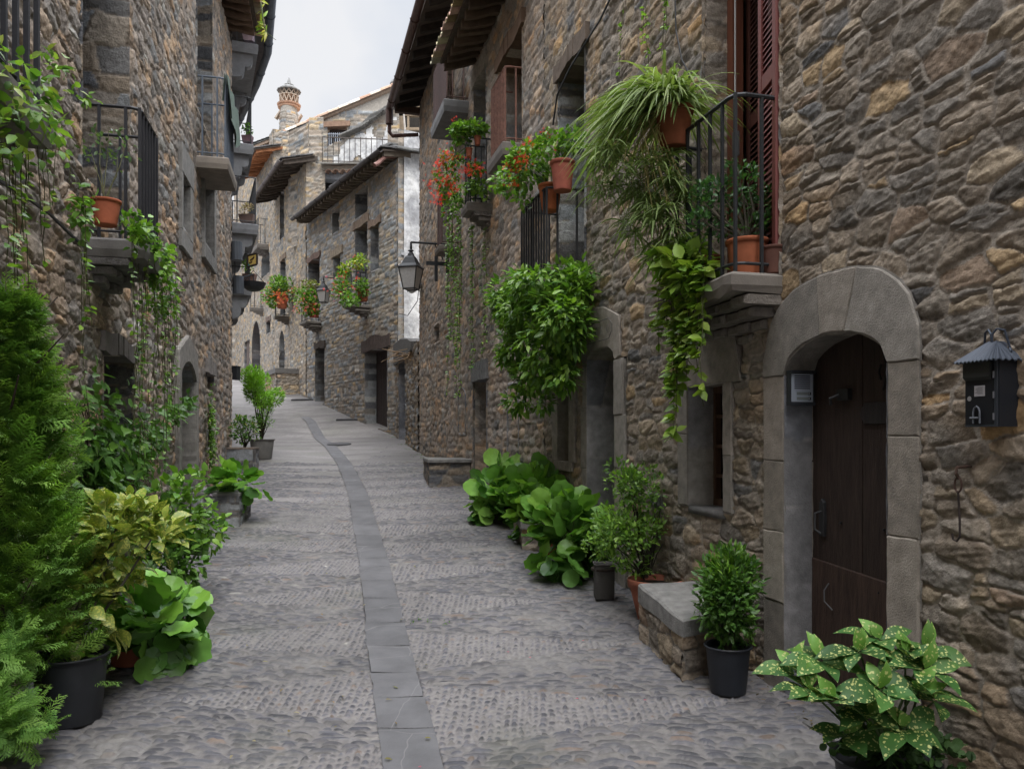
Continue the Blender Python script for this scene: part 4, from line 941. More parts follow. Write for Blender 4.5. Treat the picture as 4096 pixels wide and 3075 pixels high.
# ================================================================== HOUSE D behind: gable, terrace, chimney
YD = 35.0
D = thing('stone_house', 'pale gabled stone house behind the far roofs with terracotta verge tiles and a terrace', 'house', tuple(at(340, 150, YD)))
DP = P_(17, H=(.11, .22), L=(.22, .6), amp=.04, rough=.012, pal=GREY+PALE[3:5]+PALE[:2], mortar=(.36, .33, .29), warp=.02, split=.3)
def fr(Y, u0, u1, v0, v1): # frontal frame at depth Y
    a = at(u0, v1, Y); b = at(u1, v0, Y); return a[0], b[0], a[2], b[2]
xa, _, _, _ = fr(YD, 276, 400, 85, 260); x0, x1, z0, z1 = fr(YD, 276, 400, 85, 230)
vL = at(277, 137, YD); vR = at(397, 86, YD); slope = (vR[2]-vL[2])/(vR[0]-vL[0])
wx0, wx1, wz0, wz1 = fr(YD, 328, 347, 127, 146)
m = MB(); patch(m, V3(0, YD, 0), (1, 0, 0), (0, 0, 1), (0, -1, 0), ar(x0, x1+3, .05), ar(z0, z1+.3, .05), DP, holes=[lambda a, b: b > vL[2]+slope*(a-vL[0])-.15, hrect(wx0, wx1, wz0, wz1)]); m.build('wall', M_STONE, D, True)
m = MB(); patch(m, V3(x0, YD, 0), (-.3, .95, 0), (0, 0, 1), (-.95, -.3, 0), ar(0, 5, .08), ar(z0, vL[2]-.1, .08), DP, off=0); m.build('side_wall', M_STONE, D, True)
m = MB(); ww = wx1-wx0
for i in range(2):
    m.box((wx0+i*ww/2, YD+.28, wz0), (ww/2-.01, 0, 0), (0, .05, 0), (0, 0, wz1-wz0), (.06, .045, .04))
m.box((wx0-.05, YD+.25, wz0), (ww+.1, 0, 0), (0, .02, 0), (0, 0, .25), (.12, .14, .18)); w_ = m.build('window', M_WOOD, D)
k = MB(); k.box((wx0-.05, YD+.18, wz0), (ww+.1, 0, 0), (0, .02, 0), (0, 0, (wz1-wz0)*.8), (.6, .6, .6)); k.build('pane', M_GLASS, w_)
k = MB()
for i in range(9): k.box((wx0+ww*(i+.5)/9, YD-.05, wz0-.02), (.025, 0, 0), (0, .025, 0), (0, 0, (wz1-wz0)*.72), (.30, .32, .36))
k.box((wx0, YD-.06, wz0+(wz1-wz0)*.6), (ww, 0, 0), (0, .03, 0), (0, 0, .03), (.3, .32, .36)); k.build('grille', M_METAL, w_)
m = MB(); lx0, lx1, lz0, lz1 = fr(YD, 324, 350.5, 122.5, 127.5); m.box((lx0, YD-.12, lz0), (lx1-lx0, 0, .05), (0, .4, 0), (0, 0, lz1-lz0), (.26, .17, .12)); m.build('lintel', M_WOODH, D)
# roof: sloping plane going back and verge tiles
rf = MB(); r = random.Random(6)
e1 = V3(vR[0]-vL[0], 0, vR[2]-vL[2]); Ln = np.linalg.norm(e1); e1 /= Ln
rf.box(V3(vL[0]-1.2, YD-.1, vL[2]-1.2*slope-.1), e1*(Ln+1.3), (0, 5, 0), (0, 0, .12), (.33, .25, .19))
def btile(mb, p, ax, rad, ln, c, upv=V3(0, 0, 1), n=7):
    ax = ax/np.linalg.norm(ax); x = np.cross(ax, upv); x /= np.linalg.norm(x); up = np.cross(x, ax); V = []
    for (t, rr0) in ((0, rad), (ln, rad*.82)):
        for rr in (rr0, rr0-.02):
            for j in range(n+1): a = math.pi*j/n; V.append(p+ax*t+x*rr*math.cos(a)+up*rr*math.sin(a))
    kk = 2*(n+1); f = []
    for j in range(n): f += [(j, j+1, kk+j+1, kk+j), (n+1+j, kk+n+1+j, kk+n+2+j, n+2+j), (j, n+1+j, n+2+j, j+1)]
    mb.add(V, f, c)
TC = [(.55, .42, .32), (.62, .52, .42), (.48, .33, .24), (.66, .60, .52), (.40, .25, .18)]
for row in range(14):
    t = 0
    while t < Ln:
        p = V3(vL[0], YD-.05+row*.36, vL[2]+.02)+e1*t; btile(rf, p-V3(0, 0, .02), e1*1.0, .17 if row == 0 else .14, .55, np.array(r.choice(TC))*r.uniform(.8, 1.1)); t += .5
for i in range(13):   # slates where the verge runs out to the left
    p = V3(vL[0]-1.6+i*.19, YD-.15, vL[2]-.52+i*.07); rf.box(p, (.75, 0, .2), (0, 1.2, 0), (0, 0, .045), np.array((.2, .2, .195))*r.uniform(.7, 1.3))
for i in range(6): btile(rf, at(279, 119-i*1.6, YD+1)+V3(i*.1-.1, .3*i, 0), V3(.5, 0, .8), .13, .5, np.array(r.choice(TC))*.7)
roD = rf.build('roof', M_TILE, D)
m = MB(); m.lathe(at(396, 84, YD+.3)-V3(0, 0, .1), [(.25, 0), (.27, .12), (.2, .25), (.0, .32)], 14, (.2, .2, .2)); m.build('ridge_cap', M_SLATE, roD)
# white plastered lower gable with slate verge + terrace
Y2 = 33.0
pts = [(331, 144), (352, 136), (366, 128), (378, 118), (393, 110)]
PT = [at(u, v, Y2) for u, v in pts]; bx0 = at(322, 163, Y2); bx1 = at(402, 163, Y2)
def gz(a): return np.interp(a, [bx0[0]]+[p[0] for p in PT]+[bx1[0]], [PT[0][2]-.35]+[p[2] for p in PT]+[PT[-1][2]])
A_, B_ = ar(bx0[0], bx1[0], .05), ar(bx0[2]-.3, PT[-1][2]+.1, .05)
m = MB(); patch(m, V3(0, Y2, 0), (1, 0, 0), (0, 0, 1), (0, -1, 0), A_, B_, dict(DP, seed=23, pal=PALE), holes=[lambda a, b: b > gz(a)], hs=.7); m.build('gable_wall', M_STONE, D, True)
m = MB(); aa, bb = np.meshgrid(A_, B_, indexing='ij'); n_ = fbm(aa*1.1, bb*1.1, 91, 4)
mk = ((n_ > .46) | (aa > at(366, 0, Y2)[0]) & (n_ > .36)) & (bb < gz(aa)-.12); mk[aa < at(333, 0, Y2)[0]] = False; mk[aa > at(396, 0, Y2)[0]] = False
Pg = np.stack([aa, np.full_like(aa, Y2-.045)-.01*n_, bb], -1); m.grid(Pg, mk[:-1, :-1], (1, 1, 1)); m.build('plaster', M_PLASTER, D, True)
m = MB()
for i in range(26):
    t = i/25; a = bx0[0]+1.0+(bx1[0]-bx0[0]-1.4)*t; zz = float(gz(a)); m.box(V3(a-.25, Y2-.22-r.random()*.08, zz+r.uniform(-.02, .05)), V3(.55, 0, .55*.42), V3(0, 2.2, .0), (0, 0, .05), np.array((.19, .185, .175))*r.uniform(.6, 1.3))
    m.box(V3(a-.15, Y2-.16, zz+.05+r.uniform(-.02, .05)), V3(.5, 0, .5*.42), V3(0, 2.2, .0), (0, 0, .05), np.array((.22, .21, .2))*r.uniform(.6, 1.3))
m.build('slate', M_SLATE, roD)
# pier and lower wall left of the terrace
Y3 = 29.6
m = MB(); q0 = at(309, 215, Y3); q1 = at(323.5, 117, Y3); dk = fr(Y3, 324, 345, 178, 206)
patch(m, V3(0, Y3, 0), (1, 0, 0), (0, 0, 1), (0, -1, 0), ar(q0[0], at(350, 0, Y3)[0], .045), ar(q0[2]-1, at(0, 163, Y3)[2], .045), dict(DP, seed=24, pal=PALE), holes=[hrect(dk[0], dk[1], dk[2], dk[3])])
pc = V3(q0[0], Y3, 0); ew = V3(-.83, .8, 0); ew /= np.linalg.norm(ew)
patch(m, pc, ew, (0, 0, 1), (-.69, -.72, 0), ar(0, 1.4, .05), ar(q0[2]-1, q1[2]-.2, .05), dict(DP, seed=25, pal=PALE))
patch(m, V3(0, Y3, 0), (1, 0, 0), (0, 0, 1), (0, -1, 0), ar(q0[0], q1[0], .045), ar(at(0, 163, Y3)[2], q1[2], .045), dict(DP, seed=26, pal=PALE))
m.build('pier', M_STONE, D, True)
m = MB(); m.box(V3(dk[0]-.1, Y3+.5, dk[2]-.2), (dk[1]-dk[0]+.2, 0, 0), (0, .1, 0), (0, 0, dk[3]-dk[2]+.4), (.02, .018, .016)); m.build('shutter', M_WOOD, D)  # flat near-black sheet, painted as the shaded depth of this window
m = MB(); l0 = at(321, 179, Y3); l1 = at(350, 171.5, Y3); m.box(V3(l0[0], Y3-.12, l0[2]), (l1[0]-l0[0], 0, -.1), (0, .5, 0), (0, 0, .32), (.30, .31, .33)); m.build('lintel', M_WOODH, D)
m = MB(); t0 = at(322, 163, Y3-.3); t1 = at(402, 163, Y3-.3); m.box(V3(t0[0], Y3-.35, t0[2]-.28), (t1[0]-t0[0], 0, 0), (0, 2.2, 0), (0, 0, .2), (.26, .23, .19))
x = t0[0]
while x < t1[0]: k = r.uniform(.5, 1.2); m.box(V3(x, Y3-.5-r.random()*.1, t0[2]-.1+r.uniform(-.02, .02)), (r.uniform(.3, .6), 0, 0), (0, 2, 0), (0, 0, .05), np.array((.2, .19, .17))*k); x += .35
for i in range(16): btile(m, V3(t0[0]+.3+i*.26, Y3-.55, t0[2]-.42), V3(0, 1, .15), .13, .5, np.array(r.choice(TC))*.55, upv=V3(0, 0, 1))
m.build('terrace', M_SLATE, D)
m = MB(); zt_ = at(0, 137, Y3-.3)[2]; zb_ = t0[2]
x = t0[0]
while x < t1[0]: m.box(V3(x, Y3-.3, zb_), (.022, 0, 0), (0, .022, 0), (0, 0, zt_-zb_), (.045, .037, .033)); x += .2
m.box(V3(t0[0], Y3-.31, zt_), (t1[0]-t0[0], 0, -.12), (0, .04, 0), (0, 0, .03), (.1, .085, .075)); m.box(V3(t0[0], Y3-.31, zb_+.08), (t1[0]-t0[0], 0, -.1), (0, .03, 0), (0, 0, .03), (.1, .085, .075)); m.build('railing', M_RUST, D)
# chimney
ch = at(289, 131, YD+.6); cb = ch+V3(0, 0, -.9)
m = MB(); par = dict(DP, seed=27, H=(.1, .18), L=(.2, .4), pal=PALE+GREY[:1]); Rr = .36; A_ = np.linspace(0, 2*math.pi*Rr, 90); B_ = ar(cb[2], ch[2]+.95, .03)
tp = at(0, 108, YD+.6)[2]
patch(m, None, None, None, None, A_, ar(cb[2], tp, .03), par, hs=.7, fn=lambda a, b, h: np.stack([cb[0]-np.sin(a/Rr)*(Rr+.12*(1-np.clip((b-cb[2])/1.6, 0, 1))+h), cb[1]-np.cos(a/Rr)*(Rr+.1+h), b], -1))
chm = m.build('chimney', M_STONE, D, True); cc = V3(cb[0], cb[1], 0)
m = MB(); m.lathe((cc[0], cc[1], tp-.05), [(.38, 0), (.47, .02), (.49, .07), (.44, .11), (.50, .13), (.52, .19), (.46, .22), (.3, .24)], 28, (.47, .29, .20)); z0l = tp+.17; z1l = z0l+.52
for lv in range(2):
    n = 12; za = z0l+(.0 if lv == 0 else .36); zb2 = z0l+(.33 if lv == 0 else .56)
    for i in range(n):
        for sg in (-1, 1):
            a0 = 2*math.pi*i/n; a1 = a0+sg*math.pi/n; m.tube([cc+V3(.40*math.cos(a0), .40*math.sin(a0), za), cc+V3(.40*math.cos(a1), .40*math.sin(a1), zb2)], .026, 5, (.40, .32, .25))
m.lathe((cc[0], cc[1], z0l+.325), [(.37, 0), (.43, 0), (.43, .035), (.37, .035)], 24, (.42, .34, .27)); m.build('chimney_lattice', M_TILE, chm)
m = MB(); zc_ = z0l+.56
for i in range(3):
    nn = 14
    for j in range(nn):
        a = 2*math.pi*j/nn+i*.2; rr = .50-.12*i; p = cc+V3(rr*math.cos(a), rr*math.sin(a), zc_+.07*i); t_2 = V3(-math.sin(a), math.cos(a), 0); o_ = V3(math.cos(a), math.sin(a), -.3)
        m.box(p-t_2*.16, t_2*.32, -o_*.4, (0, 0, .04), np.array((.24, .235, .225))*r.uniform(.7, 1.3))
m.lathe((cc[0], cc[1], zc_), [(.46, 0), (.42, .06), (.3, .2), (.12, .27), (.09, .34), (.065, .5), (.02, .62)], 12, (.26, .26, .255)); m.build('chimney_cap', M_SLATE, chm)
# open loft behind the right house
Y4 = 27.0; q0 = at(399, 140, Y4); q1 = at(424, 106, Y4)
LF = thing('loft', 'dark open timber loft under a slate roof behind the brown downpipe', 'loft', tuple(q0))
m = MB(); w_ = q1[0]-q0[0]; hh = q1[2]-q0[2]
m.box(V3(q0[0], Y4+.6, q0[2]-.4), (w_, 0, 0), (0, .1, 0), (0, 0, hh+.5), (.03, .025, .02)); m.build('back_wall', M_WOOD, LF)
m = MB()
for (x, y, ww, h2) in ((0, .0, .18, hh), (.0, hh*.72, w_, .22), (.0, hh*.98, w_, .2), (.2, hh*.3, w_-.2, .09), (.28, 0, .06, hh*.7)): m.box(V3(q0[0]+x, Y4-.02*x, q0[2]+y), (ww, 0, 0), (0, .15, 0), (0, 0, h2), np.array((.34, .26, .18))*r.uniform(.6, 1))
m.build('frame', M_WOODH, LF)
m = MB(); patch(m, V3(q0[0]-.38, Y4, q0[2]-.2), (1, 0, 0), (0, 0, 1), (0, -1, 0), ar(0, .4, .05), ar(0, hh*.75, .05), dict(DP, pal=PALE)); m.build('pier', M_STONE, LF, True)
m = MB(); m.tube([at(406, 141, Y4-.5), at(403.5, 110, Y4-.5)], .03, 5, (.5, .45, .4)); m.build('pole', M_METAL, LF)

# ================================================================== LEFT SIDE
LP = P_(18, cell=(.25, .125), amp=.019, rough=.014, warp=.045, gap=.004, rnd=.006, pal=PINK, mortar=(.30, .255, .21))
A = House('stone_house', 'long rubble stone house with hanging vines, balconies and a green-draped railing', FL, FL.S(-7), FL.S(14.95), 9.1, LP)
AJ = dnc(LP, seed=64, H=(.12, .26), L=(.4, .9), amp=.03, pal=GREY[:3]+DGREY+BROWN[:3])
A.open(78, 126, (126, -60), (126, 222), .65, 'window', (.04, .03, .025), jpar=AJ, pitch=.018)
A.open(100, 131, (131, 361), None, .7, 'door', (.02, .016, .014), jpar=dict(LP, seed=65, pal=DGREY+BROWN[:3]), pitch=.018, lintel=((.14, .125, .115), .16, M_WOODH, .06, .0))
A.open(195, 210.5, (210, -30), (210, 142), .5, 'window', (.05, .04, .03), jpar=dict(AJ, seed=66), pitch=.025)
# dressed slits
for (u0, u1, vt, vb) in ((178.5, 186, 186, 232), (201.5, 211, 190, 252)):
    s0, s1 = A.S2(u0, u1); z1 = FL.px(u1, vt)[1]; z0 = FL.px(u1, vb)[1]
    A.open(u0, u1, (u1, vt), (u1, vb), .3, 'dark', jpar=dict(JP, pal=GREY[:2]), pitch=.03)
    A.surround([[(s1, z0-.1), (s1+.2, z0-.1), (s1+.2, z1), (s1, z1)], [(s0-.1, z0-.1), (s0, z0-.1), (s0, z1), (s0-.1, z1)], [(s0-.1, z1+.004), (s1+.25, z1+.004), (s1+.25, z1+.35), (s0-.1, z1+.35)], [(s0-.1, z0-.3), (s1+.2, z0-.3), (s1+.2, z0-.104), (s0-.1, z0-.104)]], [(.24, .23, .215)], 'window_surround', .1, .06, .15, 11)
s0, s1 = A.S2(175.5, 191); zt_ = FL.px(184, 361)[1]; zs_ = FL.px(190, 381)[1]
A.open(175.5, 191, (184, 361), None, .45, 'door', (.03, .025, .022), jpar=dict(JP, seed=67, H=(.3, .5), pal=GREY[1:3]+DGREY), arch=((190, 382), 1.6), pitch=.025)
zz = FL.g(s0)
A.surround([[(s1, zz), (s1+.17, zz), (s1+.17, zs_), (s1, zs_)], [(s0-.17, zz), (s0, zz), (s0, zs_), (s0-.17, zs_)],
            [(x, y) for x, y in arch_pts(s0, s1, zs_, zt_, 8, 1.6)][:5]+[((s0+s1)/2, zt_+.32), (s0-.1, zs_+.3), (s0-.17, zs_)],
            [(x, y) for x, y in arch_pts(s0, s1, zs_, zt_, 8, 1.6)][4:]+[(s1+.17, zs_), (s1+.12, zs_+.35), ((s0+s1)/2, zt_+.32)]], [(.225, .21, .19)], 'door_arch', .08, .07, .3, 12)
A.open(205, 212, (212, 375), (212, 391), .4, 'dark', jpar=AJ, pitch=.03, lintel=((.22, .2, .185), .2, M_DRESS, .08, 0))
# balconies
b0f = FL.px(49, 118, .42)[0]; b0z = FL.px(49, 118, .42)[1]
balcony(A, FL.S(2.6), b0f, b0z, .42, slab=.15, rail=1.1, col=(.016, .017, .022), gap=.13, bar=.011)
b1n = FL.px(85, 225)[0]; b1f = FL.px(163, 260, .40)[0]; b1z = FL.px(128, 221, .40)[1]; b1t = FL.px(124, 68, .40)[1]
balcony(A, b1n, b1f, b1z, .40, slab=.14, rail=b1t-b1z, col=(.014, .014, .018), gap=.095, bar=.010, scol=(.16, .15, .145))
b2n = FL.px(195, 143)[0]; b2f = FL.px(236, 178, .42)[0]; b2z = FL.px(223, 143, .42)[1]; b2t = FL.px(224, 62, .42)[1]
balcony(A, b2n, b2f, b2z, .42, slab=.16, rail=b2t-b2z, col=(.10, .12, .15), mrail=M_METAL, gap=.10, bar=.011, corbel=None, scol=(.23, .20, .17))
A.wall([(-7, 1.2, -1.2, 9.1, .08, .08), (1.2, 3.9, -.3, 4.0, .016, .016), (1.2, 3.9, 4.0, 9.1, .06, .06), (3.9, 6.6, -.1, 5.2, .011, .011), (6.6, 10.0, .1, 7.0, .017, .016), (10.0, 14.95, .4, 9.1, .026, .024), (3.9, 6.6, 5.2, 9.1, .06, .06), (6.6, 10, 7, 9.1, .06, .06)])
m = MB(); patch(m, FL.p(FL.S(14.95), 0, 0), FL.p(0, 0, -1)-FL.p(0, 0, 0), (0, 0, 1), FL.p(1, 0, 0)-FL.p(0, 0, 0), ar(0, 2, .05), ar(.8, 9.1, .05), LP); m.build('end_wall', M_STONE, A.T, True)
A.shell()
eave(A, FL.S(10), FL.S(15.0), FL.px(240, 22, .2)[1], .48, 'tile', seed=13, rc=(.13, .085, .06), pitch=.27, rise=.15, gut=False)

A2 = House('stone_house', 'house past the corner with a stack of concrete balconies on curved corbels', FL2, .02, FL2.S(27), 11.0, dict(LP, seed=33))
A2.wall([(14.97, 27, 1, 11.0, .06, .05)]); A2.shell()
CC = (.22, .225, .235)
def conc(u, v, Yn, ln, slab=.22, rail=1.0, gap=.3):
    p = at(u, v, Yn); q = p[:2]-FL2.O; o_ = float(np.dot(q, FL2.n)); a_ = float(np.dot(q, FL2.d))
    balcony(A2, a_, a_+ln, p[2], o_, slab=slab, rail=rail, col=(.035, .036, .04), scol=CC, gap=gap, bar=.012, corbel='scroll')
conc(257.5, 44, 17.0, 2.4); conc(253, 144, 17.0, 1.6); conc(257.5, 224, 17.0, 2.0); conc(251.5, 281, 17.2, 1.5, slab=.3, rail=.6)
g2 = MB()
e0 = at(271, -35, 15.3); e1_ = at(265, 54, 18.9); e2 = at(254, 86, 20.6); e3 = at(235, 126, 23.3)
V = []
for p in (e0, e1_, e2, e3):
    q = V3(p[0]-1.6, p[1]-.4, p[2]+.25); V += [p, p+V3(0, 0, .22), q+V3(0, 0, .3), q]
g2.add(V, [(i*4+j, i*4+(j+1) % 4, i*4+4+(j+1) % 4, i*4+4+j) for i in range(3) for j in range(4)]+[(3, 2, 1, 0), (12, 13, 14, 15)], (.12, .11, .11))
ro2 = g2.build('roof', M_SLATE, A2.T); g2 = MB(); gutter(g2, [e0+V3(.06, 0, .05), e1_+V3(.06, 0, .05)], .1, (.10, .12, .15)); gutter(g2, [e1_+V3(.06, 0, .05), e2+V3(.06, 0, .05)], .1, (.10, .12, .15)); gutter(g2, [e2+V3(.06, 0, .05), e3+V3(.06, 0, .05)], .1, (.10, .12, .15)); g2.build('gutter', M_COPPER, ro2)

# ================================================================== GROUND
def strip_x(y): return np.interp(y, [-10, 2, 3.63, 5.2, 7.8, 12, 16, 19.6, 24.5, 28, 33, 42], [1.6, -.07, -.435, -.79, -1.35, -2.31, -3.35, -4.45, -6.15, -7.9, -10.3, -14.5])
def GH(x, y): return G(y)+.05*(fbm(np.asarray(x)*.45, np.asarray(y)*.45, 81, 2)-.5)-.03*np.clip(1-np.abs(x-strip_x(y))/1.2, 0, 1)
def cob(x, y):
    xs = strip_x(y); w = .145+.0*y
    lx = np.abs(x-xs)-w; side = np.sign(x-xs)
    Pd = .98; t = (y+.12*side+.10*lx*(-side*.9)+.05*np.sin(x*2)+.10*(fbm(x*.8, y*.8, 61, 2)-.5)) / Pd; ph = t-np.floor(t)-.5; cell = np.floor(t)
    reach = np.where(side > 0, 1.45, 1.25)*(.75+.6*h_(cell, side+3, 9))
    zone = np.abs(ph)*Pd < .37*(1-lx/reach)
    reach2 = np.where(side > 0, 1.5, 1.3)
    ph2 = np.abs(np.abs(ph)-.5)
    zone |= (lx > 2.0) & (ph2*Pd < .35*np.clip((lx-2.0)/1.5, 0, 1))
    # long stones, rows across the street
    pl = dict(seed=101, H=(.026, .038), L=(.08, .20), warp=.02, gap=.0024, rnd=.008, amp=.014, rc=.012, split=0, tilt=.5, rough=.003,
              pal=[((.095,.092,.102),4),((.077,.077,.088),3),((.115,.110,.112),3),((.16,.15,.142),1),((.07,.071,.085),2),((.15,.115,.095),.5),((.25,.24,.22),.07)], mortar=(.165, .155, .152), ell=2.8, var=1.1, slant=.6)
    pl['ell'] = 2.9; h1, c1 = field(x, y+np.sin(2*math.pi*ph)*.045*np.clip(lx, 0, 1.3)+.04*np.sin(x*3+y), pl)
    pp = dict(pl, seed=102, H=(.034, .047), L=(.042, .07), gap=.0055, rnd=.014, amp=.016, rc=.017, warp=.018)
    h2, c2 = field(y, x, pp)
    z_ = zone[..., None]
    h = np.where(zone, h2, h1); c = np.where(z_, c2*1.10, c1*.93); c = c*(1+.30*(vn(x*2.2, y*6.5, 77)-.5)*np.clip((y-9)/8, 0, 1))[..., None]
    dirt = fbm(x*.7, y*.7, 71, 4)[..., None]; c = c*(.66+.68*dirt); w_ = np.clip((fbm(x*2.1, y*2.6, 75, 3)-.62)*6, 0, 1)[..., None]; c = c*(1-w_*.5)+np.array([.21, .20, .19])*w_*.5; ms_ = np.clip((fbm(x*1.6, y*1.6, 79, 4)-.60)*7, 0, 1)[..., None]*.18; c = c*(1-ms_)+np.array([.075, .085, .045])*ms_
    return h, c
m = MB(); 
for (y0, y1, x0, x1, dx, dy) in ((2.9, 4.6, -3.2, 1.9, .0075, .0095), (4.6, 6.6, -3.6, 1.6, .010, .014), (6.6, 9.6, -4.4, 1.3, .012, .015), (9.6, 14.5, -5.6, .6, .017, .022), (14.5, 22, -8, -.4, .025, .028), (22, 45, -20, -1, .045, .06)):
    X, Y = np.meshgrid(ar(x0, x1, dx), ar(y0, y1+.012, dy), indexing='ij'); h, c = cob(X, Y)
    Z = GH(X, Y)+h-.012-.03*((np.abs(X-strip_x(Y)) < .140) & (Y < 25))
    m.grid(np.stack([X, Y, Z], -1), None, c)
tag(m.build('cobbled_street', M_COB, None, True), None, None, None, 'structure')
m = MB(); X, Y = np.meshgrid(ar(-150, 150, 3), np.concatenate([ar(-60, 0, 2), ar(.5, 45, .5), ar(48, 150, 6)]), indexing='ij'); m.grid(np.stack([X, Y, G(Y)-.12], -1), None, (.17, .165, .16)); tag(m.build('ground', M_COB, None), None, None, None, 'structure')
m = MB(); X, Y = np.meshgrid(ar(-3.2, 3.0, .06), ar(-7, 2.9, .06), indexing='ij'); h, c = cob(X, Y); m.grid(np.stack([X, Y, G(Y)+h*.5-.02], -1), None, c); tag(m.build('street', M_COB, None), None, None, None, 'structure')
# central drain slabs
m = MB(); r = random.Random(9); y = 1.0
while y < 25:
    ln = r.uniform(.32, .62); y1 = y+ln-.006; w0 = .142; k = r.uniform(.88, 1.1); tl = r.uniform(-.004, .004)
    j0, j1 = r.uniform(-.005, .005), r.uniform(-.005, .005)
    V = []; nx, ny = 6, 4
    for i in range(ny+1):
        yy = y+(y1-y)*i/ny
        for j in range(nx+1):
            xx = float(strip_x(yy))+(-w0+j0+r.uniform(-.006, .006) if j == 0 else w0+j1+r.uniform(-.006, .006) if j == nx else -w0+2*w0*j/nx)
            V.append((xx, yy+(.012*(j/nx-.5)), float(GH(np.array([xx]), np.array([yy]))[0])+.002+tl*(j/6-.5)-(.006 if i in (0, ny) or j in (0, nx) else 0)))
    m.add(V, [(i*(nx+1)+j, i*(nx+1)+j+1, (i+1)*(nx+1)+j+1, (i+1)*(nx+1)+j) for i in range(ny) for j in range(nx)], (.122*k, .121*k, .128*k)); y += ln
M_SLAB = mat('drain_slab', None, .66, .28, 4, .5, 60, .004, spec=.3, detail=9)
_t = M_SLAB.node_tree; _b = [n for n in _t.nodes if n.type == 'BSDF_PRINCIPLED'][0]; _s = _b.inputs['Base Color'].links[0].from_socket
_tc = nd(_t, 'ShaderNodeTexCoord'); _n = nd(_t, 'ShaderNodeTexNoise', i_Scale=3.0); _v = nd(_t, 'ShaderNodeTexVoronoi', feature='DISTANCE_TO_EDGE', i_Scale=1.7)   # pale quartz veins
_a = nd(_t, 'ShaderNodeVectorMath', operation='MULTIPLY_ADD'); _a.inputs[1].default_value = (.12, .12, .12); _t.links.new(_tc.outputs['Object'], _n.inputs['Vector']); _t.links.new(_n.outputs['Color'], _a.inputs[0]); _t.links.new(_tc.outputs['Object'], _a.inputs[2]); _t.links.new(_a.outputs[0], _v.inputs['Vector'])
_r = nd(_t, 'ShaderNodeMapRange', i_1=.0, i_2=.006, i_3=.30, i_4=0.0); _t.links.new(_v.outputs['Distance'], _r.inputs[0]); _m = nd(_t, 'ShaderNodeMix', data_type='RGBA'); _t.links.new(_r.outputs[0], _m.inputs[0]); _t.links.new(_s, _m.inputs[6]); _m.inputs[7].default_value = (.34, .33, .33, 1); _t.links.new(_m.outputs[2], _b.inputs['Base Color'])
tag(m.build('drain_path', M_SLAB, None, True), None, None, None, 'structure')
# ================================================================== PROPS
def GHf(x, y): return float(GH(np.array([float(x)]), np.array([float(y)]))[0])
# ---- letter box
s0, z0 = FR.px(965, 425, .10); s1, _ = FR.px(998, 425, .10); z0 = FR.px(998, 426, .10)[1]; z1 = FR.px(998, 358, .10)[1]
if s0 > s1: s0, s1 = s1, s0
T = thing('letter_box', 'black metal letter box with a scalloped roof and white paper label on the rubble wall', 'mailbox', tuple(FR.p((s0+s1)/2, z0, 0)))
BK = (.016, .018, .023)
m = MB(); w_ = s1-s0; h = z1-z0
m.box(FR.p(s0, z0, .0), FR.p(w_, 0, 0)-FR.p(0, 0, 0), FR.p(0, 0, .094)-FR.p(0, 0, 0), (0, 0, h), BK)
body = m.build('body', M_METAL, T)
m = MB(); o = .095
m.box(FR.p(s0+w_*.12, z0+.008, o), FR.p(w_*.87, 0, 0)-FR.p(0, 0, 0), FR.p(0, 0, .005)-FR.p(0, 0, 0), (0, 0, h*.95), (.012, .013, .016))
for (a, b, c, d) in ((.02, .1, .0, 1), (.1, .98, 0, .03)): m.box(FR.p(s0+w_*a, z0+h*c, o), FR.p(w_*(b-a), 0, 0)-FR.p(0, 0, 0), FR.p(0, 0, .007)-FR.p(0, 0, 0), (0, 0, h*(d-c)), (.035, .04, .048))
for t in (.1, .42, .72): m.tube([FR.p(s0+w_*.11, z0+h*t, o+.008), FR.p(s0+w_*.11, z0+h*(t+.1), o+.008)], .004, 6, (.12, .12, .13))
dr = m.build('door', M_METAL, T)
m = MB(); sx = lambda t: s1-w_*t   # t measured from the far edge seen on the left
for i in range(5): pass
m.box(FR.p(sx(.82), z0+h*.70, o+.005), FR.p(w_*.80, 0, 0)-FR.p(0, 0, 0), FR.p(0, .012, .014)-FR.p(0, 0, 0), (0, 0, h*.24), (.028, .028, .026)); m.build('flap', M_METAL, T)
m = MB(); m.box(FR.p(sx(.62), z0+h*.46, o+.0055), FR.p(w_*.32, 0, 0)-FR.p(0, 0, 0), FR.p(0, 0, .001)-FR.p(0, 0, 0), (0, 0, h*.16), (.42, .40, .42)); lab = m.build('paper_label', M_METAL, T)
m = MB()
for i in range(7): m.box(FR.p(sx(.57-.02*(i % 2)), z0+h*(.59-.016*i), o+.0066), FR.p(w_*(.17+.03*(i % 3)), 0, 0)-FR.p(0, 0, 0), FR.p(0, 0, .0004)-FR.p(0, 0, 0), (0, 0, h*.006), (.1, .1, .1))
m.build('printed_lines', M_METAL, lab)
m = MB()
P = [(sx(.30), .05), (sx(.30), .22), (sx(.33), .28), (sx(.40), .31), (sx(.47), .28), (sx(.50), .22), (sx(.50), .05)]
m.tube([FR.p(a, z0+h*b, o+.012) for a, b in P], .0035, 6, (.12, .13, .15)); m.tube([FR.p(sx(.22), z0+h*.135, o+.014), FR.p(sx(.46), z0+h*.135, o+.014)], .004, 6, (.14, .15, .17)); m.build('horn_handle', M_METAL, T)
m = MB(); c_ = FR.p(sx(.14), z0+h*.43, o); nn_ = FR.p(0, 0, 1)-FR.p(0, 0, 0); m.tube([c_, c_+nn_*.006], .010, 12, (.30, .29, .29)); m.build('lock', M_METAL, T)
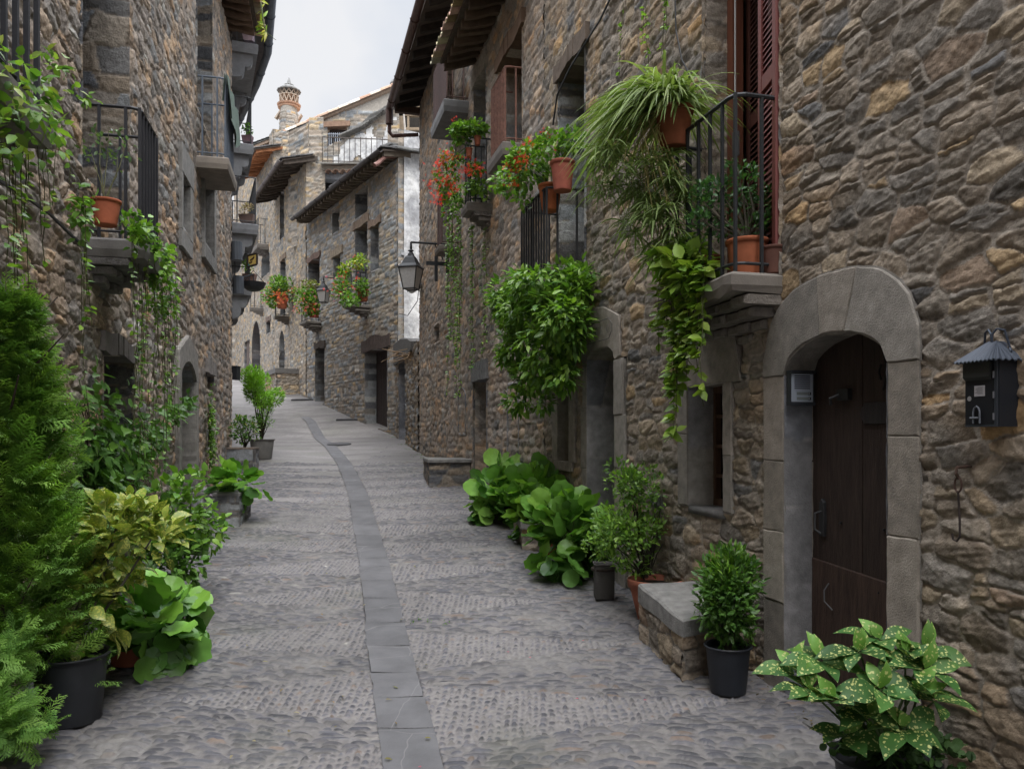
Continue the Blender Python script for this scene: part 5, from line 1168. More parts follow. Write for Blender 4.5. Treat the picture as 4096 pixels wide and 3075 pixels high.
m = MB(); a0, a1, o1 = s0-.022, s1+.03, .135; zr = z1-.004; zp = z1+.075; k = 22
ridge = [FR.p(a0+.06, zp, .03), FR.p(a1-.06, zp, .03)]
outl = []
for i in range(k+1): outl.append(FR.p(a0+(a1-a0)*i/k, zr+(.004 if i % 2 else -.002), o1))
V = []; F_ = []
rdg = [FR.p(min(max(a0+(a1-a0)*i/k, (a0+a1)/2-.02), (a0+a1)/2+.02), zp+(.003 if i % 2 else 0), .04) for i in range(k+1)]
V = outl+rdg; F_ = [(i, i+1, k+2+i, k+1+i) for i in range(k)]
for sgn, aa in ((0, a0), (1, a1)):
    kk = 9; q = [FR.p(aa, zr+(.004 if i % 2 else -.002), o1*(1-i/kk)-.002) for i in range(kk+1)]; tt = rdg[0] if sgn == 0 else rdg[-1]
    b0 = len(V); V += q+[tt, tt-nn_*.04]; F_ += [(b0+i, b0+i+1, b0+kk+1) for i in range(kk)]+[(b0+kk, b0+kk+2, b0+kk+1)]
V = [np.array(v) for v in V]; nV = len(V); V += [v-V3(0, 0, .004) for v in V]; F_ += [tuple(x+nV for x in f[::-1]) for f in F_]
m.add(V, F_, (.055, .065, .085)); m.build('roof', M_METAL, T)
m = MB(); pk = FR.p((a0+a1)/2, zp, .045)
for sgn in (-1, 1):
    m.tube([pk, pk+V3(0, 0, .03)+(FR.p(sgn*.004, 0, 0)-FR.p(0, 0, 0)), FR.p((a0+a1)/2+sgn*.02, zp+.048, .04), FR.p((a0+a1)/2+sgn*.045, zp+.04, .03), FR.p((a0+a1)/2+sgn*.06, zp-.03, .02), FR.p((a0+a1)/2+sgn*.075, zp-.045, .03)], .0045, 6, (.045, .055, .075))
m.build('curled_finial', M_METAL, T)
# ---- intercom on the door reveal (far jamb, faces the near side)
sJ = sorted(R1.S2(787, 892))[1]-.03
def IJ(a, z, o=0): return FR.p(sJ-o, z, .026-a)   # a: depth into the reveal 0..0.17
T = thing('door_intercom', 'silver door intercom panel with two buttons under a dark hood on the jamb', 'intercom', tuple(IJ(.08, 2.0)))
zi1 = at(0, 371, FR.Y(sJ))[2]; zi0 = at(0, 404, FR.Y(sJ))[2]; h = zi1-zi0; dwi = .155; X_ = IJ(1, 0)-IJ(0, 0); N_ = IJ(0, 0, 1)-IJ(0, 0, 0)
m = MB(); m.box(IJ(.005, zi0, 0), X_*dwi, N_*.03, (0, 0, h), (.02, .022, .026)); m.box(IJ(.003, zi1-.012, 0), X_*(dwi+.003), N_*.045, (0, 0, .016), (.016, .018, .022)); m.box(IJ(.003, zi0-.006, 0), X_*(dwi+.003), N_*.04, (0, 0, .018), (.016, .018, .022)); m.build('housing', M_PLAST, T)
m = MB(); m.box(IJ(.013, zi0+.014, .03), X_*(dwi-.02), N_*.004, (0, 0, h-.03), (.30, .33, .38)); fp = m.build('front_plate', M_METAL, T)
m = MB()
for i in range(7): m.box(IJ(.030, zi0+h*(.84-.062*i), .0335), X_*(dwi-.055), N_*.0015, (0, 0, h*.03), (.01, .012, .02))
m.build('speaker_slots', M_PLAST, fp)
for i in range(2):
    zb_ = zi0+h*(.28-.15*i); m = MB(); m.box(IJ(.045, zb_, .0335), X_*(dwi*.45), N_*.0015, (0, 0, h*.09), (.14, .155, .15)); m.build('name_plate', M_PLAST, fp)
    m = MB(); m.box(IJ(.047+dwi*.45, zb_, .0335), X_*.018, N_*.004, (0, 0, h*.09), (.03, .033, .04)); m.box(IJ(.050+dwi*.45, zb_+.004, .037), X_*.003, N_*.001, (0, 0, h*.05), (.6, .6, .6)); m.build('button', M_PLAST, fp)
# ---- iron ring and hook on the near wall
c0 = FR.px(957, 478, .07); T = thing('wall_hook', 'rusty iron ring and long wire hook hanging on the rubble wall', 'hook', tuple(FR.p(c0[0], c0[1], 0)))
m = MB(); a, z = c0
m.tube([FR.p(a, z+.05, .0), FR.p(a, z+.045, .07), FR.p(a, z+.02, .075), FR.p(a, z, .06)], .007, 6, (.06, .035, .025))
m.tube([FR.p(a+.018*math.sin(t), z+.005-.03+.03*math.cos(t), .065) for t in np.linspace(0, 6.3, 14)], .0045, 5, (.07, .04, .03)); m.build('ring', M_RUST, T)
m = MB(); zb_ = FR.px(957, 541, .07)[1]; m.tube([FR.p(a, z-.05, .065), FR.p(a-.004, zb_+.08, .06), FR.p(a-.004, zb_+.02, .06), FR.p(a+.012, zb_, .06), FR.p(a+.03, zb_+.006, .06), FR.p(a+.036, zb_+.03, .06)], .0045, 6, (.03, .022, .02)); m.build('wire', M_RUST, T)

# ---- street lamps
def lamp(F, uW, u0, v0, s_scale, label, arm_o, anchor_dz=0, dY=None):
    """lantern hanging from a wall arm; (u0,v0) pixel of the lantern's neck top at wall distance arm_o"""
    a, z = F.px(u0, v0, arm_o); top = F.p(a, z, arm_o); k = s_scale
    T = thing('street_lamp', label, 'street lamp', tuple(F.p(a, z, 0)), 'black wall lanterns along the lane')
    m = MB(); m.tube([F.p(a, z+.16*k, -.02), F.p(a, z+.16*k, arm_o)], .022*k, 6, (.02, .022, .025)); m.tube([F.p(a, z-.18*k, .0), F.p(a, z+.14*k, .18*k)], .014*k, 5, (.02, .022, .025)); m.build('bracket_arm', M_IRON, T)
    c = top; m = MB(); m.lathe(c, [(.02*k, .16*k), (.028*k, .05*k), (.024*k, .02*k), (.055*k, .0), (.06*k, -.012*k), (.03*k, -.03*k), (.06*k, -.07*k), (.075*k, -.12*k)], 10, (.02, .021, .024))
    def ring(r, z_, n=4, rot=math.pi/4-.26): return [c+V3(r*math.cos(rot+2*math.pi*i/n), r*math.sin(rot+2*math.pi*i/n), z_) for i in range(n)]
    lv = [(.085, -.11), (.13, -.15), (.20, -.27), (.275, -.33), (.285, -.35)]
    V = []; [V.extend(ring(r*k, z_*k)) for r, z_ in lv]; f = [(i*4+j, i*4+4+j, i*4+4+(j+1) % 4, i*4+(j+1) % 4) for i in range(4) for j in range(4)]+[(0, 1, 2, 3), (16, 19, 18, 17)]
    m.add(V, f, (.022, .024, .028)); m.build('hood', M_IRON, T)
    m = MB(); A_, B_ = ring(.262*k, -.352*k), ring(.165*k, -.76*k)
    for i in range(4): m.tube([A_[i], B_[i]], .011*k, 4, (.02, .02, .02)); m.tube([A_[i], A_[(i+1) % 4]], .010*k, 4, (.02, .02, .02)); m.tube([B_[i], B_[(i+1) % 4]], .012*k, 4, (.02, .02, .02)); m.tube([A_[i], A_[i]+(A_[i]-c-V3(0, 0, -.352*k))*.08+V3(0, 0, .05*k)], .008*k, 4, (.02, .02, .02)); m.tube([B_[i], B_[i]+V3(0, 0, -.03*k)], .012*k, 4, (.02, .02, .02))
    m.build('lantern_frame', M_IRON, T)
    m = MB(); A_, B_ = ring(.25*k, -.357*k), ring(.157*k, -.755*k); m.add(A_+B_, [(i, i+4, (i+1) % 4+4, (i+1) % 4) for i in range(4)]+[(0, 1, 2, 3), (7, 6, 5, 4)], (1, 1, 1)); m.build('lantern_glass', M_LAMPG, T)
lamp(FR, 435, 411, 250, .94, 'larger black four-sided lantern on an iron arm in front of the white plastered wall', .62)
lamp(FC, 337, 323.5, 281, .85, 'smaller black four-sided lantern between the two flowered balconies', .85)
# camera tube at the corner
T = thing('cctv_camera', 'grey tube camera pointing down below the larger lantern', 'light', tuple(FR.p(*FR.px(420, 285))))
p0 = at(419.5, 285, 17.6); p1 = at(411.5, 289.5, 16.9)
m = MB(); m.tube([p0, p1], .075, 12, (.25, .245, .235)); m.tube([p0+V3(.25, .1, .0), p0], .03, 6, (.25, .24, .23)); m.build('body', M_METAL, T)
m = MB(); m.tube([p0, p0+V3(-.05, 0, -.35), p0+V3(-.3, .3, -.62), p0+V3(-.55, .8, -.5)], .008, 4, (.06, .06, .06)); m.build('cable', M_IRON, T)
# wrought iron cross bracket
T = thing('iron_cross', 'black wrought iron cross bracket on the wall beside the larger lantern', 'bracket', tuple(FR.p(*FR.px(440, 268))))
m = MB(); a, z = FR.px(438, 265, .25)
for oo in (.25, .02): pass
sa_, za = FR.px(437.5, 256, .28); sb_, zb_ = FR.px(437.5, 281, .28)
m.box(FR.p(sa_-.03, zb_, .28), FR.p(.06, 0, 0)-FR.p(0, 0, 0), FR.p(0, 0, .05)-FR.p(0, 0, 0), (0, 0, za-zb_), (.018, .02, .022)); zc = FR.px(437.5, 265, .28)[1]
m.box(FR.p(sa_-.025, zc, -.02), FR.p(.05, 0, 0)-FR.p(0, 0, 0), FR.p(0, 0, .5)-FR.p(0, 0, 0), (0, 0, .06), (.018, .02, .022)); m.box(FR.p(sa_-.03, zc-.15, .08), FR.p(.06, 0, 0)-FR.p(0, 0, 0), FR.p(0, 0, .05)-FR.p(0, 0, 0), (0, 0, .36), (.018, .02, .022)); m.build('cross', M_IRON, T)

# ---- stone benches and planter blocks
def block(name, label, cat, pts, z0, z1, par, seed, top=True, tcol=(.19, .185, .175), over=.03, tth=.07, group=None, pitch=.018, topmat=None, tilt=0):
    """masonry block on the plan polygon pts (counter-clockwise seen from above)"""
    c = np.mean(pts, 0); T = thing(name, label, cat, (c[0], c[1], z0), group); m = MB(); n = len(pts); par = dict(par, seed=seed)
    zt = z1-(tth if top else 0)
    for i in range(n):
        a, b = np.array(pts[i], float), np.array(pts[(i+1) % n], float); e = b-a; ln = np.linalg.norm(e); e = e/ln; nr = V3(e[1], -e[0], 0)
        patch(m, V3(*a, 0), V3(*e, 0), (0, 0, 1), nr, ar(0, ln, pitch), ar(z0-.12, zt, pitch), par, a0=i*2.3, hs=.8, off=-.012)
    def tl(mb):
        for i_, v in enumerate(mb.v): v = np.array(v, float); v[:, 2] += tilt*(v[:, 1]-pts[0][1])*np.clip((v[:, 2]-z0)/(z1-z0), 0, 1); mb.v[i_] = v
    tl(m); m.build('masonry', M_STONE, T, True)
    m = MB(); P = [tuple(np.array(p)+(np.array(p)-c)/np.linalg.norm(np.array(p)-c)*(over*1.4 if top else -.01)) for p in pts]
    # rough-edged slab
    Q = []
    for i in range(n):
        a, b = np.array(P[i]), np.array(P[(i+1) % n])
        for j in range(6): t = j/6; p = a+(b-a)*t; Q.append(tuple(p+.010*np.array([vn(np.array([p[0]*15.]), np.array([p[1]*15.]), 3)[0]-.5, vn(np.array([p[1]*15.]), np.array([p[0]*15.]), 4)[0]-.5])*2))
    m.prism(Q, lambda x, y, o: V3(x, y, o), zt-.004, z1, tcol, .012); tl(m); m.build('top_slab' if top else 'fill', topmat or M_DRESS, T)
    return T
def onR(Y, o): a = FR.S(Y); p = FR.p(a, 0, o); return (p[0], p[1])
def onL(Y, o): a = FL.S(Y); p = FL.p(a, 0, o); return (p[0], p[1])
BPAR = P_(0, cell=(.22, .13), amp=.016, rough=.013, gap=.004, rnd=.006, pal=BROWN, mortar=(.2, .18, .155))
# near bench (front edge from pixels on the ground)
pf = (.995, 4.68); pg = (.86, 5.42); 
block('stone_bench', 'stone bench with a rough granite top between terracotta pot and black round pot', 'bench', [pf, onR(4.93, .0), onR(5.5, .0), pg], GHf(1, 4.8)-.02, at(681, 619, 4.68)[2], BPAR, 201, tilt=.1, tth=.10, pitch=.011, tcol=(.21, .205, .195), over=.006)
block('stone_bench', 'low stone bench with one ochre block beside the narrow arched slit', 'bench', [(-1.29, 12.45), (-.66, 12.62), (-.82, 13.25), (-1.50, 13.6)], GHf(-1, 12.6)-.05, at(440, 458.5, 12.5)[2], dict(BPAR, pal=BROWN[:2]+DGREY), 203, tth=.05, pitch=.02)
block('stone_planter', 'rough stone block planter under the middle large-leaved clump', 'planter', [(.07, 9.35), (.40, 9.2), (.62, 9.9), (.05, 10.15)], GHf(0, 9.8)-.05, GHf(0, 9.8)+.34, BPAR, 204, pitch=.02)
block('stone_planter', 'brown stone block planter beside the small terracotta and grey pots', 'planter', [(.10, 8.05), (.34, 7.92), (.62, 8.5), (.02, 8.95)], GHf(.3, 8.3)-.05, at(530, 520, 8.1)[2], BPAR, 205, pitch=.018)
block('stone_step', 'small dark stone block standing on the cobbles at the wall foot', 'step', [(-.44, 10.3), (-.26, 10.2), (-.1, 10.9), (-.46, 11.0)], GHf(-.3, 10.5)-.05, GHf(-.3, 10.5)+.27, dict(BPAR, pal=DGREY), 206, pitch=.02)
block('stone_planter', 'grey slate-faced block planter at the left wall foot with broad pale leaves', 'planter', [(-3.72, 9.25), (-3.17, 9.30), (-3.28, 10.05), (-3.95, 10.2)], GHf(-3.4, 9.5)-.05, at(225, 492, 9.25)[2], dnc(BPAR, pal=DGREY+GREY[:2], H=(.12, .24)), 207, top=True, tth=.04, pitch=.016, tcol=(.17, .165, .16), over=.005)
block('stone_planter', 'square grey stone trough at the house corner holding the variegated bush', 'planter', [(-5.1, 14.15), (-4.60, 14.2), (-4.68, 14.8), (-5.3, 14.85)], GHf(-4.9, 14.3)-.05, at(240, 447, 14.2)[2], dnc(BPAR, pal=DGREY+GREY[:2], H=(.12, .2)), 208, tth=.03, pitch=.03, tcol=(.15, .12, .1), over=.005)
# ---- pots
TER = (.30, .095, .052); TERD = (.23, .07, .045)
def pot_mesh(c, r, h, col, rim=.12, taper=.72, n=26, plast=False):
    m = MB(); rh = h*rim
    prof = [(r*taper*.97, 0), (r*taper, .01), (r*.93, h-rh-.004), (r*.93, h-rh), (r*1.0, h-rh+.002), (r*1.03, h-.006), (r*1.02, h), (r*.94, h), (r*.90, h-.02), (r*.88, h*.86)]
    if plast: prof = [(r*taper*.97, 0), (r*taper, .008), (r*.94, h*.86), (r*.95, h*.88), (r*.96, h-.012), (r*1.05, h-.010), (r*1.06, h-.002), (r*1.03, h+.002), (r*.95, h-.002), (r*.93, h*.88)]
    m.lathe(c, prof, n, col); return m
def pot(T, c, r, h, col=TER, mt=None, soil=True, **k):
    p = pot_mesh(c, r, h, col, **k).build('pot', mt or M_TERRA, T, False)
    for q in p.data.polygons: q.use_smooth = len(q.vertices) == 4 and abs(q.normal.z) < .6
    if soil: s_ = MB(); s_.lathe((c[0], c[1], c[2]+h*.8), [(r*.9, 0), (r*.9, h*.06), (0.001, h*.09)], 18, (1, 1, 1)); s_.build('soil', M_SOIL, p)
    return p
# ---- cables on walls
def cable(label, pts, r=.008):
    o = MB().tube(pts, r, 5, (.02, .02, .022)).build('wall_cable', M_IRON, None); tag(o, label, 'cable'); return o
def on(F, u, v, o=.04): a, z = F.px(u, v, o); return F.p(a, z, o)
cable('black cable sagging diagonally across the left wall below the terracotta pot', [on(FL, -10, 175), on(FL, 25, 196), on(FL, 50, 214), on(FL, 68, 232), on(FL, 84, 246)], .011)
cable('thin black cable running up beside the rusty balcony to the top of the wall', [on(FR, 553, 125), on(FR, 557, 95), on(FR, 570, 68), on(FR, 584, 45), on(FR, 600, 20), on(FR, 612, -5)], .010)
cable('loose grey cable looping down the wall above the long spider plant', [on(FR, 675, -10), on(FR, 676, 30), on(FR, 682, 60), on(FR, 695, 85), on(FR, 708, 92)], .006)
# cloth on railing
T = thing('green_cloth', 'dark green cloth hung over the end of the blue-grey balcony rail', 'cloth', tuple(FL.p(*FL.px(236, 80, .42), .42)))
m = MB(); c0 = FL.px(226, 66, .45); a0 = FL.px(229, 70, .44)[0]; a1 = FL.px(240, 80, .44)[0]; zt_ = b2t
aa, bb = np.meshgrid(ar(0, 1, .06), ar(0, 1, .05), indexing='ij'); dr_ = .62-.10*np.sin(aa*9)
for sg in (1,):
    S_ = a0+(a1-a0)*aa; O_ = .40+.05*bb+.022*np.sin(aa*16+bb*2)+.01; Z_ = zt_+.02-dr_*bb
    m.grid(FL.w(S_, Z_, O_), None, (1, 1, 1), False); m.grid(FL.w(S_, Z_, O_-.01), None, (1, 1, 1), True)
    O2 = .38-.03*bb+.02*np.sin(aa*14); m.grid(FL.w(S_, zt_+.02-dr_*.6*bb, O2), None, (1, 1, 1), True)
m.build('cloth', M_CLOTH, T, True)
# ---- spotlights and sign under the far-left balconies
def spot(label, u, v, Y, k=1.0):
    p = at(u, v, Y); T = thing('spotlight', label, 'spotlight', tuple(p), 'cylinder spotlights on the corner')
    m = MB(); m.tube([p+V3(0, 0, .17*k), p+V3(.01, 0, -.17*k)], .105*k, 12, (.09, .10, .115)); m.build('body', M_METAL, T)
    m = MB(); m.box(p+V3(-.36*k, -.03, -.06*k), (.2*k, 0, 0), (0, .15, 0), (0, 0, .2*k), (.30, .33, .38)); m.tube([p+V3(-.3*k, 0, 0), p], .03, 6, (.1, .1, .11)); m.build('mount', M_METAL, T)
spot('upper grey cylinder spotlight beside the yellow sign', 236.5, 251, 14.9, 1.0)
spot('lower grey cylinder spotlight above the hanging bowl', 238.0, 285, 15.2, 1.0)
T = thing('hanging_sign', 'yellow painted hanging sign in a dark frame under the corner balcony', 'sign', tuple(at(252, 260, 17)))
p = at(247.5, 266.5, 17.0); ex = at(257, 264, 17.0)-p; m = MB(); m.box(p, ex, (0, .04, 0), (0, 0, .24), (.50, .36, .10)); m.add([p+V3(0, -.004, 0), p+ex*.35+V3(0, -.004, 0), p+V3(0, -.004, .1)], [(0, 1, 2)], (.05, .22, .2)); m.tube([p+ex*.3+V3(0, -.01, .12), p+ex*.6+V3(0, -.01, .15), p+ex*.7+V3(0, -.01, .18)], .015, 4, (.08, .05, .03)); m.tube([p+ex*.2+V3(0, -.01, .07), p+ex*.5+V3(0, -.01, .08)], .012, 4, (.08, .05, .03)); m.build('board', M_METAL, T)
m = MB(); q = [p, p+ex, p+ex+V3(0, 0, .24), p+V3(0, 0, .24)]
for i in range(4): m.tube([q[i], q[(i+1) % 4]], .022, 4, (.03, .022, .018))
m.build('frame', M_WOOD, T)
T = thing('hanging_bowl', 'black iron bowl hanging from a bracket under the corner balcony', 'bowl', tuple(at(253, 283, 15.5)))
p = at(253.5, 283, 15.5); m = MB(); m.lathe(p-V3(0, 0, .16), [(.03, 0), (.12, .02), (.2, .08), (.24, .17), (.225, .17), (.19, .10), (.0, .05)], 18, (.03, .032, .036)); m.build('bowl', M_IRON, T)
m = MB(); m.tube([at(228, 281, 15.1), at(253, 274, 15.5), at(254, 283, 15.5)], .018, 5, (.03, .032, .036)); m.tube([p+V3(-.2, 0, .02), p+V3(0, 0, .25), p+V3(.2, 0, .02)], .01, 4, (.03, .03, .03)); m.build('bracket', M_IRON, T)
T = thing('metal_bin', 'small black metal box fixed low at the left house corner', 'box', tuple(at(234, 373, 15.3)))
p = at(231.5, 379, 15.2); m = MB(); m.box(p, (.10, 0, 0), (0, .2, 0), (0, 0, .24), (.02, .022, .026)); m.box(p+V3(-.01, -.01, .24), (.12, 0, 0), (0, .22, 0), (0, 0, .02), (.03, .03, .035)); m.build('body', M_METAL, T)
# ---- manhole and drain slots
T = thing('manhole_cover', 'round iron manhole cover set in the cobbles', 'manhole cover', (-4.1, 20.0, GHf(-4.1, 20)))
p = at(339, 443, 19.9); g_ = GHf(p[0], 19.9); m = MB(); V = []
for r_, z_ in ((.30, -.02), (.30, .014), (.27, .018), (.26, .010), (.0, .012)):
    for j in range(24): a = 2*math.pi*j/24; V.append((p[0]+r_*math.cos(a), 19.9+r_*math.sin(a)*.97, g_+z_+r_*math.sin(a)*.08))
m.add(V, [(i*24+j, i*24+(j+1) % 24, (i+1)*24+(j+1) % 24, (i+1)*24+j) for i in range(4) for j in range(24)], (.05, .05, .055)); m.build('cover', M_IRON, T)
for lab, x0, x1, y in (('dark iron drain grate lying across the cobbles before the tall brown door', 336, 364, 24.6), ('dark iron drain grate lying across the cobbles further up before the narrow doorway', 291, 318, 28.3)):
    a = at(x0, 420, y)[0]; b = at(x1, 420, y)[0]; g_ = max(GHf(a, y), GHf(b, y)); T = thing('drain_grate', lab, 'drain grate', ((a+b)/2, y, g_))
    m = MB(); m.box((a, y, GHf(a, y)-.03), (b-a, 0, GHf(b, y)-GHf(a, y)), (0, .16, .03), (0, 0, .06), (.035, .035, .038)); m.build('grate', M_IRON, T)
# ================================================================== PLANTS
def nrm(v): return v/(np.linalg.norm(v, axis=-1, keepdims=True)+1e-9)
def TPL(v, f): return np.array(v, float), f
T_OV = TPL([(0,0,0),(-.36,.28,.07),(0,.3,0),(.36,.28,.07),(-.34,.62,.03),(0,.65,-.04),(.34,.62,.03),(0,1,-.14)], [(0,2,1),(0,3,2),(1,2,5,4),(2,3,6,5),(4,5,7),(5,6,7)])
T_LANCE = TPL([(0,0,0),(-.5,.35,.05),(0,.4,0),(.5,.35,.05),(-.32,.72,.0),(0,.75,-.05),(.32,.72,.0),(0,1,-.12)], [(0,2,1),(0,3,2),(1,2,5,4),(2,3,6,5),(4,5,7),(5,6,7)])
_ys = [0, .14, .30, .46, .62, .76, .88, 1.0]; _hw = [.03, .24, .42, .49, .46, .33, .17, .0]; _zd = [0, .0, .0, -.015, -.05, -.10, -.16, -.24]
T_AUC = TPL(sum([[(-w, y, z+.14*w), (0, y, z), (w, y, z+.14*w)] for y, w, z in zip(_ys, _hw, _zd)], []), sum([[(3*i, 3*i+1, 3*i+4, 3*i+3), (3*i+1, 3*i+2, 3*i+5, 3*i+4)] for i in range(7)], []))
_rim = [(.52*math.sin(2*math.pi*i/18)*(1+.05*math.sin(i*2.6)), .54-.5*math.cos(2*math.pi*i/18)*(1+.04*math.cos(i*3.1)), .09+.05*math.sin(i*2.1)) for i in range(18)]
_mid = [(.27*math.sin(2*math.pi*i/18), .52-.28*math.cos(2*math.pi*i/18), .012+.03*(i % 2)) for i in range(18)]
T_RND = TPL(_rim+_mid+[(0,.5,0)], [(i,(i+1)%18,18+(i+1)%18,18+i) for i in range(18)]+[(18+i,18+(i+1)%18,36) for i in range(18)])
T_IVY = TPL([(0,0,0),(-.28,-.02,.03),(-.5,.3,.05),(-.28,.45,.02),(-.2,.75,.0),(0,1,-.1),(.2,.75,0),(.28,.45,.02),(.5,.3,.05),(.28,-.02,.03),(0,.45,-.03)], [(0,10,1),(1,10,2),(2,10,3),(3,10,4),(4,10,5),(5,10,6),(6,10,7),(7,10,8),(8,10,9),(9,10,0)])
def _spray():
    V, F = [], []
    def strip(x0, y0, x1, y1, w, z0=0, z1=0):
        dx, dy = x1-x0, y1-y0; l = math.hypot(dx, dy); nx, ny = -dy/l*w, dx/l*w; b = len(V)
        V.extend([(x0-nx, y0-ny, z0), (x0+nx, y0+ny, z0), (x1+nx*.35, y1+ny*.35, z1), (x1-nx*.35, y1-ny*.35, z1)]); F.append((b, b+3, b+2, b+1))
    strip(0, 0, 0, .6, .018); strip(0, .6, .0, 1.0, .022, 0, -.12)
    for i in range(6):
        y = .12+.145*i; l = .50*(1-.10*i)
        for sg in (-1, 1):
            yy = y+(.05 if sg > 0 else 0); ex, ey = sg*l*.62, yy+l*.72; ez = -.10*l-.03*((i*5+sg) % 3)
            strip(0, yy, ex, ey, .021, 0, ez)
            for t, q in ((.35, .40), (.68, .34)):
                bx, by = ex*t, yy+(ey-yy)*t
                strip(bx, by, bx+sg*l*q*1.0, by+l*q*.3, .018, ez*t, ez-.03)
                if i % 2: strip(bx, by, bx-sg*l*q*.1, by+l*q*.9, .018, ez*t, ez-.05)
    return TPL(V, F)
T_SPR = _spray()
T_FLW = TPL(sum([[(0,0,0),(.22*math.cos(a-.35)*1.0,.22*math.sin(a-.35),.05),(.5*math.cos(a),.5*math.sin(a),.02),(.22*math.cos(a+.35),.22*math.sin(a+.35),.05)] for a in [2*math.pi*i/5 for i in range(5)]], []), [(4*i,4*i+1,4*i+2,4*i+3) for i in range(5)])
def place(mb, T, pos, d, up, ln, wd, col):
    tv, tf = T; pos = np.asarray(pos, float); N = len(pos)
    if N == 0: return
    y = nrm(np.asarray(d, float)); x = nrm(np.cross(y, np.broadcast_to(up, y.shape))); z = np.cross(x, y)
    ln = np.broadcast_to(ln, (N,))[:, None, None]; wd = np.broadcast_to(wd, (N,))[:, None, None]
    V = pos[:, None]+x[:, None]*tv[None, :, 0:1]*wd+y[:, None]*tv[None, :, 1:2]*ln+z[:, None]*tv[None, :, 2:3]*ln
    C = np.repeat(np.asarray(col)[:, None], len(tv), 1).reshape(-1, 3)
    o = np.arange(N)[:, None, None]*len(tv)
    f4 = np.array([f for f in tf if len(f) == 4]); f3 = np.array([f for f in tf if len(f) == 3]); base = mb.n
    mb.v.append(V.reshape(-1, 3)); mb.c.append(C); mb.n += N*len(tv)
    if len(f4): mb._np((o+f4[None]).reshape(-1, 4)+base)
    if len(f3): mb._np((o+f3[None]).reshape(-1, 3)+base)
def colr(r, N, cols, j=.22):
    cols = np.array(cols); k = r.randint(0, len(cols), N); t = r.rand(N, 1); c = cols[k]*t+cols[r.randint(0, len(cols), N)]*(1-t)
    c = c*(1+r.uniform(-j, j, (N, 1))); return np.where(c[:, 1:2] > c[:, 0:1]*1.05, c*np.array([1.55, 1.28, 1.2]), c)
G_B = [(.12,.26,.035),(.09,.21,.03),(.15,.29,.05)]; G_M = [(.055,.15,.028),(.075,.18,.03),(.045,.12,.026)]; G_D = [(.028,.085,.022),(.04,.11,.026),(.05,.13,.03)]
G_Y = [(.24,.30,.045),(.17,.24,.04),(.30,.33,.06)]; G_C = [(.05,.16,.035),(.035,.115,.028),(.07,.20,.04)]
def bush(mb, c, rad, n, T, L_, wr, cols, seed, out=1.0, rnd=.6, up=.3, lumps=9, lr=.45, zmin=None, hollow=.35, rot=None, keep=None):
    r = np.random.RandomState(seed); c = np.array(c, float); rad = np.array(rad, float)
    K = nrm(r.normal(size=(lumps, 3)))*r.uniform(.35, .78, (lumps, 1)); k = r.randint(0, lumps, n)
    d = nrm(r.normal(size=(n, 3))); q = K[k]+d*lr*r.uniform(hollow, 1, (n, 1))**.5
    lnq = np.linalg.norm(q, axis=1); q = q/np.maximum(1, lnq/1.03)[:, None]
    P = c+q*rad
    o = nrm(nrm(q)*1.0+d*.6)
    D = nrm(o*out+r.normal(size=(n, 3))*rnd+np.array([0, 0, up])); U = nrm(np.array([0, 0, 1.])+o*.5+r.normal(size=(n, 3))*.35)
    m_ = np.ones(n, bool)
    if zmin is not None: m_ &= P[:, 2] > zmin
    if keep is not None: m_ &= keep(P)
    P, D, U = P[m_], D[m_], U[m_]; N = len(P); ln = r.uniform(L_[0], L_[1], N)
    bright = np.clip(.75+.4*(P[:, 2:3]-c[2])/rad[2]*0+.5*r.rand(N, 1), 0, 1.4)
    place(mb, T, P, D, U, ln, ln*wr, colr(r, N, cols)*bright)
    return [c+kk*rad for kk in K]
def stems(T_, name, base, tips, r0=.008, col=(.05, .045, .03), seed=1, sag=.1, mt=None, parent=None):
    m = MB(); r = random.Random(seed); base = np.array(base, float)
    for t in tips:
        t = np.array(t, float); b = base+V3(r.uniform(-.015, .015), r.uniform(-.015, .015), 0); mid = (b+t)/2+V3(r.uniform(-.04, .04), r.uniform(-.04, .04), sag*np.linalg.norm(t-b)*.5)
        m.tube([b, (b+mid)/2+V3(0, 0, .02), mid, t], [r0*1.2, r0, r0*.8, r0*.5], 5, np.array(col)*r.uniform(.8, 1.2))
    return m.build(name, mt or M_STEM, parent or T_)
def strand(lm, sm, p, L_, n_leaf, T, ls, wr, cols, seed, sway=.03, nout=None, rs=.0025, scol=(.07, .075, .03)):
    r = np.random.RandomState(seed); k = max(4, int(L_/.08)); z = np.linspace(0, -L_, k); ph = r.rand()*6
    X = np.cumsum(r.normal(size=k))*sway*.25+np.sin(z*4+ph)*sway*.4; Y = np.cumsum(r.normal(size=k))*sway*.25
    X -= X[0]; Y -= Y[0]; pts = np.stack([p[0]+X, p[1]+Y*.5, p[2]+z], 1); sm.tube(list(pts), rs, 3, scol, cap=False)
    t = np.sort(r.rand(n_leaf)); q = np.stack([np.interp(t*L_, -z, pts[:, i]) for i in range(3)], 1)
    a = r.rand(n_leaf)*2*math.pi; D = np.stack([np.cos(a), np.sin(a), r.uniform(-.7, .3, n_leaf)], 1)
    if nout is not None: D = D+np.array(nout)*.7
    ln = r.uniform(ls[0], ls[1], n_leaf); place(lm, T, q, D, np.array([0, 0, 1.])+r.normal(size=(n_leaf, 3))*.4+(np.array(nout)*.8 if nout is not None else 0), ln, ln*wr, colr(r, n_leaf, cols))
